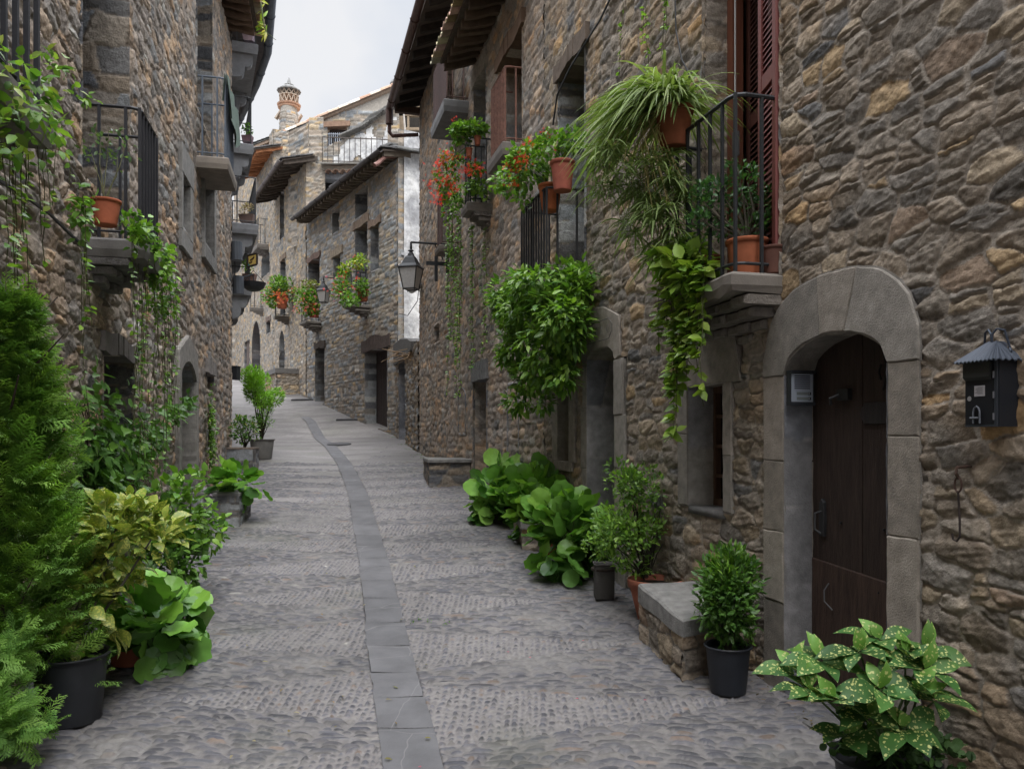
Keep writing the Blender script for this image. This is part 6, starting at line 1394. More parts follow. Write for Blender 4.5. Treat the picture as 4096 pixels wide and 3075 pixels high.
def flowers(mb, pts, n, spread, size, cols, seed, nout=(0, -1, .3)):
    r = np.random.RandomState(seed)
    for p in pts:
        P = np.array(p)+r.normal(size=(n, 3))*np.array(spread)*.5; D = r.normal(size=(n, 3)); U = np.array(nout)+r.normal(size=(n, 3))*.5
        place(mb, T_FLW, P, D, nrm(U), r.uniform(size*.7, size*1.2, n), r.uniform(size*.7, size*1.2, n), colr(r, n, cols, .15))
RD = [(.75, .045, .03), (.68, .035, .025), (.78, .09, .035)]; PK = [(.62, .16, .22), (.55, .10, .18)]; ORG = [(.68, .15, .05), (.62, .11, .05)]; WHT = [(.7, .7, .68)]
nR = FR.p(0, 0, 1)-FR.p(0, 0, 0); nL = FL.p(0, 0, 1)-FL.p(0, 0, 0); dR = np.array([*FR.d, 0]); dL = np.array([*FL.d, 0])
def gz0(x, y): return GHf(x, y)

# ---- conifer by the left wall
bc = (-2.57, 4.02); g0 = gz0(*bc); T = thing('conifer_shrub', 'tall feathery dark green conifer shrub against the left wall', 'shrub', (bc[0], bc[1], g0))
m = MB(); r = np.random.RandomState(5); N = 2700; h = r.uniform(.0, 1, N)**.85; zb, zt = g0+.22, 2.45
prof = np.interp(h, [0, .15, .4, .7, .9, 1], [.32, .36, .31, .19, .09, .02]); a = r.rand(N)*2*math.pi; q_ = np.sqrt(r.uniform(.15, 1, N)); rr = prof*q_*(1+.25*np.sin(a*3+h*9)+.12*np.sin(a*7+h*23))
P = np.stack([bc[0]-.03+rr*np.cos(a), bc[1]+.05+rr*np.sin(a)*.85, zb+(zt-zb)*h+r.normal(size=N)*.03], 1)
P[:, 0] = np.maximum(P[:, 0], -1.737-.235*P[:, 1]+.08)
D = np.stack([np.cos(a), np.sin(a)*.8, .75+r.normal(size=N)*.35], 1)+r.normal(size=(N, 3))*.25; U = np.stack([-np.cos(a), -np.sin(a), np.full(N, .9)], 1)+r.normal(size=(N, 3))*.6
ln = r.uniform(.11, .20, N); place(m, T_SPR, P, D, U, ln, ln*1.0, colr(r, N, [(.11,.24,.05),(.085,.20,.045),(.16,.31,.065),(.065,.15,.035)]))
for (c, n, k) in (((-2.36, 3.75, .80), 80, .12), ((-2.27, 3.62, .50), 150, .15), ((-2.42, 3.6, .64), 130, .17)):
    D = nrm(r.normal(size=(n, 3))*.8+np.array([.45, -.1, .15])); P = np.array(c)+r.normal(size=(n, 3))*k*.42
    P[:, 2] = np.maximum(P[:, 2], g0+.03); ln = r.uniform(.09, .15, n); place(m, T_SPR, P, D, np.array([0, -.3, 1.])+r.normal(size=(n, 3))*.4, ln, ln, colr(r, n, [(.10,.23,.05),(.075,.19,.045),(.13,.27,.06)]))
m.build('foliage', M_LEAFM, T)
m = MB(); m.tube([(bc[0], bc[1], g0-.02), (bc[0]-.02, bc[1], g0+.9), (bc[0]-.04, bc[1]+.05, 2.4)], [.035, .028, .006], 7, (.06, .045, .035))
for i in range(26): z_ = g0+.15+i*.075; aa_ = i*2.4; m.tube([(bc[0]-.02, bc[1], z_), (bc[0]+.18*math.cos(aa_), bc[1]+.16*math.sin(aa_), z_+.13), (bc[0]+.3*math.cos(aa_), bc[1]+.28*math.sin(aa_), z_+.27)], [.010, .007, .003], 4, (.06, .045, .035))
m.tube([(bc[0], bc[1], g0+.3), (-2.38, 3.7, .62), (-2.26, 3.6, .53)], [.012, .009, .004], 5, (.06, .045, .035)); m.build('trunk', M_STEM, T)

# ---- spotted aucuba in the big black pot on the left
px, py = -2.29, 4.15; g0 = gz0(px, py); T = thing('potted_aucuba', 'yellow spotted aucuba in a large black pot on the cobbles at the left', 'potted plant', (px, py, g0))
pot(T, (px, py, g0-.005), .185, .35, (.020, .022, .026), M_PLAST, plast=True, taper=.78)
m = MB(); K = bush(m, (-2.10, 4.35, 1.20), (.32, .34, .26), 430, T_AUC, (.07, .125), .58, [(.11,.20,.035),(.07,.145,.03),(.15,.23,.045)], 21, rnd=.5, up=.25, lumps=10, lr=.5, keep=lambda P: P[:, 0] > -1.737-.235*P[:, 1]+.08)
K2 = bush(m, (-2.22, 4.22, .90), (.22, .22, .2), 46, T_AUC, (.10, .16), .6, [(.12,.17,.045),(.09,.14,.035)], 22, rnd=.5, up=-.1, lumps=6)
m.build('foliage', M_AUCY, T); stems(T, 'stem', (px, py, g0+.28), K[:7]+K2[:4], .009, (.045, .042, .03), 3)
m = MB(); bush(m, (px+.03, py-.02, g0+.37), (.16, .15, .035), 36, T_RND, (.03, .05), 1, G_B, 23, rnd=.4, up=1); m.build('clover', M_LEAF, T)

# ---- bergenias (large round leaves)
def bergenia(label, c, rad, n, ls, seed, potspec=None, cols=None, loc=None, group='large-leaved plants along the walls', keep=None, up=.25):
    g0 = gz0(c[0], c[1]); T = thing('bergenia', label, 'plant', (c[0], c[1], g0), group); m = MB()
    K = bush(m, c, rad, n, T_RND, ls, .95, cols or [(.07,.19,.035),(.10,.25,.045),(.14,.31,.05),(.05,.145,.03)], seed, out=1.0, rnd=.45, up=up, lumps=10, lr=.5, zmin=g0+.03, hollow=.5, keep=keep)
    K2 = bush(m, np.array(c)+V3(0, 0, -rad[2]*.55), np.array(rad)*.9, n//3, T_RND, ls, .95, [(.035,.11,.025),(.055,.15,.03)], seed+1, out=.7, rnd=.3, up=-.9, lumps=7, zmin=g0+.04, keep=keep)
    m.build('foliage', M_LEAF, T); stems(T, 'stem', (c[0], c[1], g0+.05), K, .007, (.09, .12, .05), seed)
    if potspec: pc, pr, ph, pcol, pmt, kw = potspec; pot(T, pc, pr, ph, pcol, pmt, **kw)
    return T
wl = lambda P: P[:, 0] > -1.737-.235*P[:, 1]+.06
wr_ = lambda P: P[:, 0] < 2.77-.27*P[:, 1]-.05
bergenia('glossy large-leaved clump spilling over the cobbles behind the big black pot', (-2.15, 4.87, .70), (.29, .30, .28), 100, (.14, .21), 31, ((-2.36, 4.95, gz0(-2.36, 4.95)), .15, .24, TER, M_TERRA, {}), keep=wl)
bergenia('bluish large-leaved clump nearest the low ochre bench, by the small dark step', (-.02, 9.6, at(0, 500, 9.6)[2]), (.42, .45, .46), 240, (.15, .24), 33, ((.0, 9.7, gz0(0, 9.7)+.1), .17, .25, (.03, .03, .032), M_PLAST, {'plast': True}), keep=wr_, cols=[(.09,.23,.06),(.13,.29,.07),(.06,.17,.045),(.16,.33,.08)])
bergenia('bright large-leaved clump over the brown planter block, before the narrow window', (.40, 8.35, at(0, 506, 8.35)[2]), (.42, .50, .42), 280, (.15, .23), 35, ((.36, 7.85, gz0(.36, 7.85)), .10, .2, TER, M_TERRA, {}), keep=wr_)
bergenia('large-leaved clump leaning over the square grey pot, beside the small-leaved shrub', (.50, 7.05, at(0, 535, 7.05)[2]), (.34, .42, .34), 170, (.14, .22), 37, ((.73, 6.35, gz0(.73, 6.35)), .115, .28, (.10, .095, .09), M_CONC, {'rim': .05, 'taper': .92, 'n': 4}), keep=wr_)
T = bergenia('sprawling pale broad-leaved plant on the slate-faced planter block', (-3.40, 9.6, at(0, 484, 9.5)[2]), (.42, .3, .17), 60, (.13, .20), 39, None, keep=wl, up=-.1)

# ---- impatiens-like shrub behind the spotted plant
c = (-2.52, 6.1, 1.22); g0 = gz0(c[0], c[1]); T = thing('leafy_shrub', 'light green leafy shrub with tiny lilac flowers in front of the dark doorway', 'shrub', (c[0], c[1], g0))
m = MB(); K = bush(m, c, (.33, .50, .38), 900, T_OV, (.05, .095), .85, G_B+G_M, 41, rnd=.6, up=.2, lumps=14, lr=.42, keep=wl); bush(m, (c[0]-.02, c[1]-.2, .85), (.26, .3, .25), 380, T_OV, (.05, .09), .8, G_M, 42, up=0, lumps=8, keep=wl)
m.build('foliage', M_LEAF, T); stems(T, 'stem', (c[0], c[1], g0+.15), K, .007, (.07, .10, .04), 4); pot(T, (c[0]+.02, c[1]-.25, g0-.02), .14, .22, TERD)
m = MB(); flowers(m, [k+V3(.05, -.1, .1) for k in K[:9]], 3, (.12, .12, .12), .028, [(.55, .38, .62)], 43); m.build('blossom', M_PETAL, T)

# ---- creepers on the left wall
def creeper(label, F, spots, ls, cols, seed, T_=T_IVY, name='wall_creeper', dens=1.0, trail=None):
    """spots: (u, v, o, ds, dz, n)"""
    a, z = F.px(spots[0][0], spots[0][1], spots[0][2]); T = thing(name, label, 'creeper', tuple(F.p(a, z, 0))); m = MB(); sm = MB(); nn = F.p(0, 0, 1)-F.p(0, 0, 0); r = np.random.RandomState(seed)
    for (u, v, o, ds, dz, n) in spots:
        a, z = F.px(u, v, o); N = int(n*dens); A_ = a+r.normal(size=N)*ds*.5; Z_ = z+r.normal(size=N)*dz*.5; O_ = .06+np.abs(r.normal(size=N))*o*.6
        P = F.w(A_, Z_, O_); D = nn*.6+r.normal(size=(N, 3))*.6+np.array([0, 0, -.5]); U = nn+np.array([0, 0, .6])+r.normal(size=(N, 3))*.35; ln = r.uniform(ls[0], ls[1], N)
        place(m, T_, P, D, U, ln, ln*.9, colr(r, N, cols))
        for j in range(max(1, N//40)): sm.tube([F.p(a+r.normal()*ds*.3, z-dz*.6, .05), F.p(a+r.normal()*ds*.4, z, .07), F.p(a+r.normal()*ds*.5, z+dz*.6, .05)], .004, 4, (.05, .04, .03))
    m.build('foliage', M_LEAF, T); sm.build('stem', M_STEM, T); return T
creeper('dark green ivy filling the low dark doorway and reaching along the left wall', FL, [(112, 440, .2, .35, .45, 260), (122, 490, .25, .5, .5, 420), (140, 455, .2, .45, .35, 240), (158, 436, .15, .4, .22, 130), (175, 412, .12, .4, .12, 90), (188, 402, .1, .35, .1, 60), (104, 500, .2, .3, .5, 200)], (.05, .10), G_M+G_D, 51)
creeper('narrow vertical creeper climbing below the small square window', FL, [(208, 410, .06, .14, .3, 90), (209, 430, .06, .16, .4, 140), (210, 452, .06, .14, .4, 120)], (.04, .07), G_M+G_B, 52)

def hang(label, F, tops, dens, seed, ls=(.035, .05), cols=None, name='hanging_vine', T_=T_OV, leafstep=.045, nout=None, group=None, clusters=()):
    """tops: (u, v_top, v_bottom, o, n_strands, spread)"""
    cols = cols or G_B+G_M; a, z = F.px(tops[0][0], tops[0][1], tops[0][3]); T = thing(name, label, 'vine', tuple(F.p(a, z, 0)), group); lm = MB(); sm = MB(); r = np.random.RandomState(seed); nn = F.p(0, 0, 1)-F.p(0, 0, 0)
    for (u, vt, vb, o, n, sp) in tops:
        a0, zt = F.px(u, vt, o); _, zb = F.px(u, vb, o)
        for i in range(n):
            L_ = (zt-zb)*(1 if i == 0 else r.uniform(.45, 1)); a = a0+r.normal()*sp*.5
            strand(lm, sm, F.p(a, zt+r.uniform(-.05, .05), o+r.normal()*sp*.15), L_, max(3, int(L_/leafstep*dens)), T_, ls, .85, cols, seed*100+i+int(u*7), nout=nn)
    for (u, v, o, ra, rz, n) in clusters:
        a, z = F.px(u, v, o); c = F.p(a, z, o); R_ = np.array([ra, ra, rz]); bush(lm, c, R_, n, T_, (ls[0]*1.1, ls[1]*1.4), .85, cols, seed+int(u), rnd=.6, up=-.2, lumps=8, lr=.5, keep=(wl if F is FL else wr_))
    lm.build('foliage', M_LEAF, T); sm.build('stem', M_STEM, T); return T
hang('dense variegated vine hanging from the topmost left balcony bars', FL, [(3, 150, 300, .40, 5, .2), (20, 140, 285, .42, 3, .1), (28, 150, 290, .38, 2, .1), (45, 140, 262, .40, 3, .08), (61, 150, 215, .3, 2, .1), (12, 150, 250, .4, 3, .2)], .95, 61, cols=G_B+G_M+[(.17,.24,.06)],
     clusters=[(6, 70, .42, .2, .2, 110), (16, 98, .42, .2, .16, 110), (36, 108, .40, .14, .14, 60), (52, 66, .35, .10, .08, 22), (78, 95, .3, .09, .07, 16), (48, 135, .35, .10, .12, 40), (4, 128, .42, .2, .2, 90)])
hang('ivy trailing from both ends of the terracotta pot balcony', FL, [(84, 200, 320, .36, 3, .05), (86, 240, 410, .3, 3, .05), (135, 230, 420, .36, 4, .12), (146, 240, 480, .36, 6, .2), (158, 250, 500, .36, 6, .2), (168, 260, 470, .38, 5, .15), (174, 270, 440, .38, 3, .1), (140, 300, 520, .3, 3, .15)], .62, 62, cols=G_B+G_M,
     clusters=[(82, 215, .34, .07, .20, 80), (137, 225, .40, .12, .10, 90), (148, 245, .38, .18, .16, 170), (158, 268, .36, .18, .22, 190), (160, 296, .34, .16, .2, 120), (135, 240, .40, .08, .14, 50)])
# pot on that balcony
a, z = FL.px(106, 219, .22); c = FL.p(a, b1z+.005, .22); T = thing('terracotta_pot', 'large terracotta pot with a thin twiggy plant on the ivy-covered balcony', 'potted plant', tuple(c)); pot(T, c, .098, .175, (.34, .10, .05)); m = MB()
K = [c+V3(.05*i-.1, .02*i, .5+.1*(i % 3)) for i in range(5)]; 
for k in K: bush(m, k, (.09, .09, .16), 16, T_OV, (.03, .05), .7, [(.05,.10,.06),(.07,.13,.05)], int(k[2]*100), lumps=3)
m.build('foliage', M_LEAF, T); stems(T, 'stem', c+V3(0, 0, .18), K, .004, (.12, .12, .06), 7)

# ---- corner plants, left distance
c = at(245, 430, 14.5); T = thing('variegated_bush', 'small variegated bush growing in the square stone trough', 'bush', tuple(c)); m = MB(); K = bush(m, c, (.27, .24, .30), 620, T_OV, (.05, .08), .6, G_D+G_M+[(.2,.24,.08)], 71, lumps=10, zmin=c[2]-.35); m.build('foliage', M_LEAF, T); stems(T, 'stem', c-V3(0, 0, .33), K, .008, seed=8)
c = at(262, 397, 16.6); g0 = gz0(c[0], c[1]); T = thing('potted_tree', 'feathery bright green young tree in a round grey stone pot', 'potted tree', (c[0], c[1], g0)); m = MB(); K = bush(m, c+V3(-.02, 0, .15), (.52, .45, .50), 4200, T_LANCE, (.06, .10), .24, [(.14,.32,.03),(.10,.25,.03),(.17,.36,.05)], 72, rnd=.5, up=.6, lumps=16, lr=.36)
K2 = bush(m, c+V3(.05, 0, -.4), (.28, .28, .3), 500, T_LANCE, (.05, .08), .2, [(.10,.25,.03),(.06,.16,.03)], 73, up=.6, lumps=8, lr=.4)
m.build('foliage', M_LEAF, T); stems(T, 'trunk', (c[0], c[1], g0+.35), K+K2, .011, (.05, .04, .03), 9); pot(T, (c[0], c[1], g0-.02), .26, .42, (.17, .165, .155), M_CONC, rim=.06, taper=.75)
for (u, v, Y, w_, h_2, col, cols, lab, rr_) in ((249, 41.5, 17.0, .22, .14, (.42, .33, .38), G_B, 'lilac plastic trough planter with flowers on the topmost concrete balcony', .14), (247.5, 143, 17.2, .20, .15, (.20, .12, .14), G_M, 'mauve plastic planter with a round green plant on the middle concrete balcony', .16),
    (247, 222.5, 17.2, .30, .17, (.15, .10, .085), [(.36,.28,.2),(.42,.32,.25)], 'brown planter with dried pale flowers on the lower concrete balcony', .15), (249.5, 283, 17.6, .26, .2, (.16, .09, .07), G_B, 'brown trough planter with yellow-green leaves on the lowest concrete balcony', .18)):
    p = at(u, v, Y); T = thing('planter_box', lab, 'planter', tuple(p)); m = MB(); V = [p+V3(sx_*w_*k/2, sy_*.08*k, zz) for zz, k in ((0, .85), (h_2, 1.1)) for sx_, sy_ in ((-1, -1), (1, -1), (1, 1), (-1, 1))]; m.add(V, [(3, 2, 1, 0), (4, 5, 6, 7)]+[(i, (i+1) % 4, 4+(i+1) % 4, 4+i) for i in range(4)], col); m.build('trough', M_PLAST, T)
    m = MB(); bush(m, p+V3(0, 0, h_2+rr_*.8), (w_*.6, .12, rr_), 110, T_OV, (.04, .07), .8, cols, int(u*3), lumps=6); m.build('foliage', M_LEAF, T)
# overhanging branch from the top-left roof
T = thing('hanging_branch', 'leafy twig dangling from the tiled eaves against the sky', 'branch', tuple(at(262, -5, 14.3))); m = MB(); s_ = MB(); p = [at(u, v, 14.2) for u, v in ((255, -12), (261, 5), (264, 24), (267, 33), (276, 40))]; s_.tube(p, [.02, .016, .012, .008, .004], 5, (.10, .12, .05)); s_.tube([p[3], at(266, 42, 14.2)], .006, 4, (.06, .06, .05)); r = np.random.RandomState(4); N = 26; t = r.rand(N); P = np.stack([np.interp(t, [0, .33, .66, 1], [q[i] for q in p[:4]]) for i in range(3)], 1); a_ = r.rand(N)*6.3; place(m, T_LANCE, P, np.stack([np.cos(a_), r.normal(size=N)*.3, np.sin(a_)], 1), np.array([0, -1, .5])+r.normal(size=(N, 3))*.3, r.uniform(.12, .22, N), .05, colr(r, N, G_Y+G_B)); m.build('leaves', M_LEAF, T); s_.build('stem', M_STEM, T)

# ---- right: hanging bush under the flower-pot balcony
a, z = FR.px(545, 300, .4); T = thing('hanging_bush', 'big glossy green bush tumbling from the balcony below the red flowers', 'hanging plant', tuple(FR.p(a, z, 0)))
m = MB(); Kall = []
for (u, v, o, ra, rz, n) in ((545, 282, .38, .46, .22, 760), (515, 300, .42, .32, .26, 520), (580, 300, .2, .22, .3, 300), (570, 275, .2, .26, .16, 220), (528, 310, .42, .38, .28, 700), (556, 318, .38, .38, .30, 800), (520, 345, .42, .30, .26, 480), (548, 350, .38, .36, .28, 640), (576, 335, .25, .20, .30, 300), (530, 378, .36, .26, .2, 330), (560, 375, .30, .26, .18, 240), (522, 400, .33, .2, .14, 130), (510, 322, .42, .2, .2, 160), (541, 402, .3, .16, .12, 60)):
    a, z = FR.px(u, v, o); c = FR.p(a, z, o); Kall += bush(m, c, (ra*.8, ra, rz), n, T_LANCE, (.07, .12), .42, G_M+G_B+[(.12,.24,.035),(.05,.13,.03)], int(u+v), out=.9, rnd=.5, up=-.35, lumps=8, lr=.55, keep=wr_)[:2]
m.build('foliage', M_LEAF, T); a, z = FR.px(548, 280, .3); stems(T, 'stem', FR.p(a, z, .3), Kall, .004, (.06, .10, .03), 11)
# red flowering plants and pots of that balcony
def flowerpot(name, label, c, r_, h_, clumps, blooms, seed, col=TER, ls=(.045, .075), cols=None, bcol=RD, group='flowering pots on the balconies', nb=8, bs=.035, bsp=.05, Tt=None, mt=None):
    T = thing(name, label, 'potted plant', tuple(c), group)
    if r_: pot(T, c, r_, h_, col)
    m = MB(); K = []
    for (cc, rad, n) in clumps: K += bush(m, cc, rad, n, Tt or T_OV, ls, .8, cols or G_B+G_M, seed+n, rnd=.6, up=.15, lumps=8, lr=.5)
    m.build('foliage', M_LEAF, T); stems(T, 'stem', np.array(c)+V3(0, 0, h_*.9), K[:10], .004, (.07, .12, .04), seed)
    if blooms: m = MB(); flowers(m, blooms, nb, (bsp, bsp, bsp), bs, bcol, seed+5); m.build('blossom', M_PETAL, T)
    return T
YP = 7.45
flowerpot('flower_pot', 'red-brown pot with red flowers hooked high outside the dark balcony rail', at(562.5, 191, YP), .115, .275, [(at(566, 140, YP), (.22, .2, .17), 160), (at(553, 147, YP), (.14, .14, .17), 90)], [at(545, 130, YP), at(555, 150, YP), at(549, 138, YP)], 81, (.33, .10, .07), nb=10)
flowerpot('flower_pot', 'orange terracotta pot behind the rail under the mass of red flowers', at(550, 211, YP+.28), .115, .25, [(at(530, 168, 7.7), (.28, .3, .22), 420), (at(541, 152, 7.8), (.16, .2, .18), 120), (at(512, 185, 8.0), (.24, .2, .18), 150), (at(522, 200, 7.9), (.12, .12, .12), 60)], [at(527, 143, 7.5), at(521, 155, 7.6), at(514, 163, 7.6), at(512, 168, 7.6), at(526, 162, 7.5), at(517, 160, 7.6), at(515, 183, 7.7)], 82, (.40, .12, .05), nb=16, bs=.045, bsp=.07)
# balcony E
YE = 10.9
flowerpot('flower_pot', 'green geranium in a small pot on top of the far railing', at(477.5, 145, YE), .05, .12, [(at(470, 125, YE), (.26, .22, .13), 330), (at(458, 136, YE), (.16, .16, .15), 150)], [at(456, 117, YE), at(455, 122, YE)], 83, ls=(.05, .07), nb=5, Tt=T_RND, cols=G_B+G_M)
flowerpot('flower_pot', 'cascade of red geraniums spilling over the outer railing corner', at(469, 157, YE), .05, .12, [(at(450, 160, YE), (.20, .18, .16), 130), (at(444, 178, YE), (.22, .18, .16), 130), (at(447, 190, YE), (.14, .14, .14), 80), (at(474, 168, YE+.2), (.16, .16, .12), 110)], [at(u, v, YE-.1) for u, v in ((447, 154), (453, 157), (440, 160), (437, 166), (447, 163), (431, 180), (443, 176), (448, 178), (444, 185), (454, 184), (453, 190), (441, 199), (438, 196), (461, 171), (472, 164), (478, 169), (471, 171))], 84, nb=16, bs=.06, bsp=.10)
hang('long paired trails of small-leaved vine hanging from the far flower balcony to the doorway top', FR, [(451, 222, 395, .36, 5, .12), (459, 222, 400, .34, 6, .10), (447, 225, 340, .36, 3, .08), (473, 225, 375, .2, 3, .06), (485, 228, 360, .1, 2, .05)], 1.5, 63, ls=(.035, .06), cols=G_M+G_B, clusters=[(452, 205, .36, .16, .3, 190), (468, 190, .3, .2, .14, 150), (480, 188, .2, .16, .16, 120)])
# thin creepers high on the right wall
hang('thin sparse creeper strands on the wall above the spider plant', FR, [(622, -5, 78, .07, 1, .02), (643, -5, 70, .07, 2, .05), (666, -8, 80, .07, 3, .05)], 1.3, 64, ls=(.03, .045), cols=G_B)

# ---- near balcony: spider plant
YS = 5.15; c = at(674, 148, YS); T = thing('spider_plant', 'spider plant with long striped arching blades in a pot hooked outside the near balcony', 'potted plant', tuple(c))
pot(T, c, .125, .25, (.26, .085, .045))
def blades(mb, cs, N, L_, w, cols, seed, dirbias, g=.9, spread=1.0, upv=.7, seg=8):
    r = np.random.RandomState(seed); cs = np.array(cs); k = r.randint(0, len(cs), N); p0 = cs[k]+r.normal(size=(N, 3))*.02
    v = r.normal(size=(N, 3))*spread; v[:, 2] = np.abs(v[:, 2])*.5+upv; v = nrm(v+np.array(dirbias)); Ln = r.uniform(L_[0], L_[1], N); t = np.linspace(0, 1, seg+1)
    P = p0[:, None]+v[:, None]*t[None, :, None]*Ln[:, None, None]; P[..., 2] -= g*(t[None]**2)*Ln[:, None]*(.7+.6*r.rand(N, 1))
    tg = np.gradient(P, axis=1); x = nrm(np.cross(tg, np.array([0, 0, 1.])+r.normal(size=(N, 1, 3))*.3)); W_ = w*np.sin(np.clip(t*.9+.1, 0, 1)*math.pi)[None, :, None]**.6*(.7+.6*r.rand(N, 1, 1)); W_[:, -1] = .0005
    A_ = P-x*W_; B_ = P+x*W_; base = mb.n; V = np.stack([A_, P-np.array([0, 0, .15])*W_, B_], 2).reshape(-1, 3); c_ = colr(r, N, cols); C = np.repeat(c_[:, None], (seg+1)*3, 1).reshape(N, seg+1, 3, 3).copy(); C[:, :, 1] = C[:, :, 1]*.0+c_[:, None]*1.0; C[:, :, 1] = np.array([.34, .40, .20])*.6
    mb.v.append(V); mb.c.append(C.reshape(-1, 3)); mb.n += len(V)
    i = np.arange(seg); f = np.concatenate([np.stack([i*3+q, i*3+q+1, (i+1)*3+q+1, (i+1)*3+q], 1) for q in (0, 1)]); mb._np((np.arange(N)[:, None, None]*(seg+1)*3+f[None]).reshape(-1, 4)+base)
SPC = [(.10,.20,.045),(.14,.25,.06),(.07,.15,.035),(.18,.27,.09)]
m = MB(); top = c+V3(0, 0, .25); blades(m, [top+V3(0, 0, .0), top+V3(-.06, 0, .0), top+V3(.04, .05, 0)], 640, (.38, .78), .0085, SPC, 91, (-.75, .05, .0), g=.75, spread=.75, upv=.55)
blades(m, [top], 90, (.25, .5), .008, SPC, 92, (.1, -.2, 0), g=.8, spread=.9, upv=.5)
blades(m, [at(600, 148, YS), at(612, 150, YS-.1)], 50, (.15, .3), .006, SPC, 93, (-.3, 0, 0), g=.7, spread=1, upv=.2)
m.build('blade', M_LEAFM, T)
m = MB(); r = np.random.RandomState(6); ps = []
for i in range(46):
    u = r.uniform(596, 690); v = r.uniform(150, 262)
    if u < 625 and v > 205: continue
    if u < 650 and v > 245: continue
    ps.append(at(u, v, YS+r.uniform(-.18, .25)))
blades(m, ps, 1250, (.10, .24), .0055, [(.08,.17,.045),(.11,.21,.055),(.055,.12,.03)], 94, (-.15, -.1, -.1), g=.75, spread=1, upv=.15, seg=5); m.build('plantlet', M_LEAFM, T)
m = MB()
for i, p in enumerate(ps): q = top+V3(-.1*r.rand(), 0, 0); m.tube([q, (q+p)/2+V3(-.1, 0, .12), p+V3(0, 0, .05), p], .0028, 3, (.36, .30, .13), cap=False)
m.build('runner', M_STEM, T)
# jade plant etc. on the near balcony
a0 = at(747, 274, 4.72); c = V3(a0[0], a0[1], BNz+.005); T = thing('jade_plant', 'jade plant with thick glossy leaves in a terracotta pot behind the near railing', 'potted plant', tuple(c)); pot(T, c, .122, .225, (.36, .115, .055))
m = MB(); K = []
for (u, v, ra, rz, n) in ((718, 198, .14, .13, 190), (742, 185, .14, .17, 230), (765, 205, .12, .14, 190), (755, 225, .12, .08, 100), (708, 225, .16, .09, 150), (735, 168, .06, .06, 30), (772, 232, .06, .08, 60), (725, 240, .05, .04, 20), (700, 205, .09, .08, 80)): K += bush(m, at(u, v, 4.72), (ra, ra*.9, rz), n, T_OV, (.028, .045), .62, [(.028,.085,.03),(.045,.12,.04),(.035,.10,.035)], int(u+v), rnd=.6, up=.5, lumps=7, lr=.5)[:3]
m.build('foliage', M_LEAF, T); stems(T, 'stem', c+V3(0, 0, .18), K, .008, (.09, .08, .06), 12)
for (u, w_, col, lab, Yp, hh) in ((774, .07, (.13, .06, .045), 'dark brown pot squeezed beside the jade plant at the shutter', 4.6, .16), (711, .085, (.24, .08, .045), 'shaded terracotta pot behind the trailing vine on the near balcony', 5.0, .19)):
    q = at(u, 280, Yp); q[2] = BNz+.005; T = thing('flower_pot', lab, 'pot', tuple(q)); pot(T, q, w_, hh, col)
# pothos trailing
hang('trailing yellow-green vine hanging from the near balcony beside the small window', FR, [(668, 250, 385, .34, 5, .14), (680, 255, 432, .34, 5, .12), (692, 255, 405, .34, 5, .14), (700, 262, 360, .34, 4, .12), (684, 262, 430, .36, 3, .08)], .95, 65, ls=(.06, .10), cols=[(.13,.25,.035),(.17,.28,.05),(.08,.18,.03)], leafstep=.022, clusters=[(678, 258, .34, .17, .14, 90), (692, 280, .34, .17, .18, 100)])
# ---- euonymus shrub and its pot
c = (1.02, 6.05); g0 = gz0(*c); T = thing('leafy_shrub', 'tall airy small-leaved shrub in a wide terracotta pot behind the granite-topped bench', 'shrub', (c[0], c[1], g0))
m = MB(); K = []
for (u, v, Y, ra, rz, n) in ((628, 482, 6.0, .22, .18, 520), (650, 490, 6.05, .22, .22, 480), (618, 530, 5.9, .28, .22, 800), (648, 535, 6.0, .22, .2, 330), (608, 545, 5.85, .2, .18, 460), (636, 560, 6.0, .24, .15, 260), (664, 520, 6.05, .10, .25, 160)): K += bush(m, at(u, v, Y), (ra, ra, rz), n, T_OV, (.03, .052), .62, G_B+G_M+[(.13,.26,.05)], int(u+v), rnd=.6, up=.4, lumps=9, lr=.45, keep=wr_)[:5]
m.build('foliage', M_LEAF, T); stems(T, 'stem', (c[0], c[1], g0+.2), K, .006, (.05, .045, .035), 13); pot(T, (c[0]+.03, 5.85, g0-.03), .2, .30, (.33, .12, .075), rim=.2, taper=.65)
m = MB(); q = at(648, 585, 6.4); m.box(V3(q[0], q[1], q[2]-.1), (.12, -.45, 0), (.02, .01, 0), (0, 0, .74), (.13, .145, .17)); ob = m.build('grey_panel', M_METAL, None); tag(ob, 'plain blue-grey metal panel leaning on the wall behind the small-leaved shrub', 'panel')
# ---- clipped round shrub in the black pot
pb = at(728, 688, 4.53); g0 = gz0(pb[0], pb[1]); c0 = (pb[0], pb[1], g0-.005); T = thing('potted_bay', 'dense clipped dark green bush in a black pot between bench and arched door', 'potted plant', c0); pot(T, c0, .128, .265, (.016, .019, .026), M_PLAST, plast=True, taper=.78)
m = MB(); K = bush(m, (pb[0]+.01, pb[1], g0+.265+.27), (.20, .19, .28), 3000, T_LANCE, (.035, .06), .42, G_D+G_M, 95, rnd=.6, up=.4, lumps=40, lr=.45); bush(m, (pb[0]+.01, pb[1], g0+.265+.40), (.175, .17, .14), 420, T_LANCE, (.035, .055), .36, G_M+G_B, 96, rnd=.5, up=.9, lumps=8, lr=.4); m.build('foliage', M_LEAF, T); stems(T, 'stem', (c0[0], c0[1], g0+.22), K, .005, (.06, .055, .04), 14)
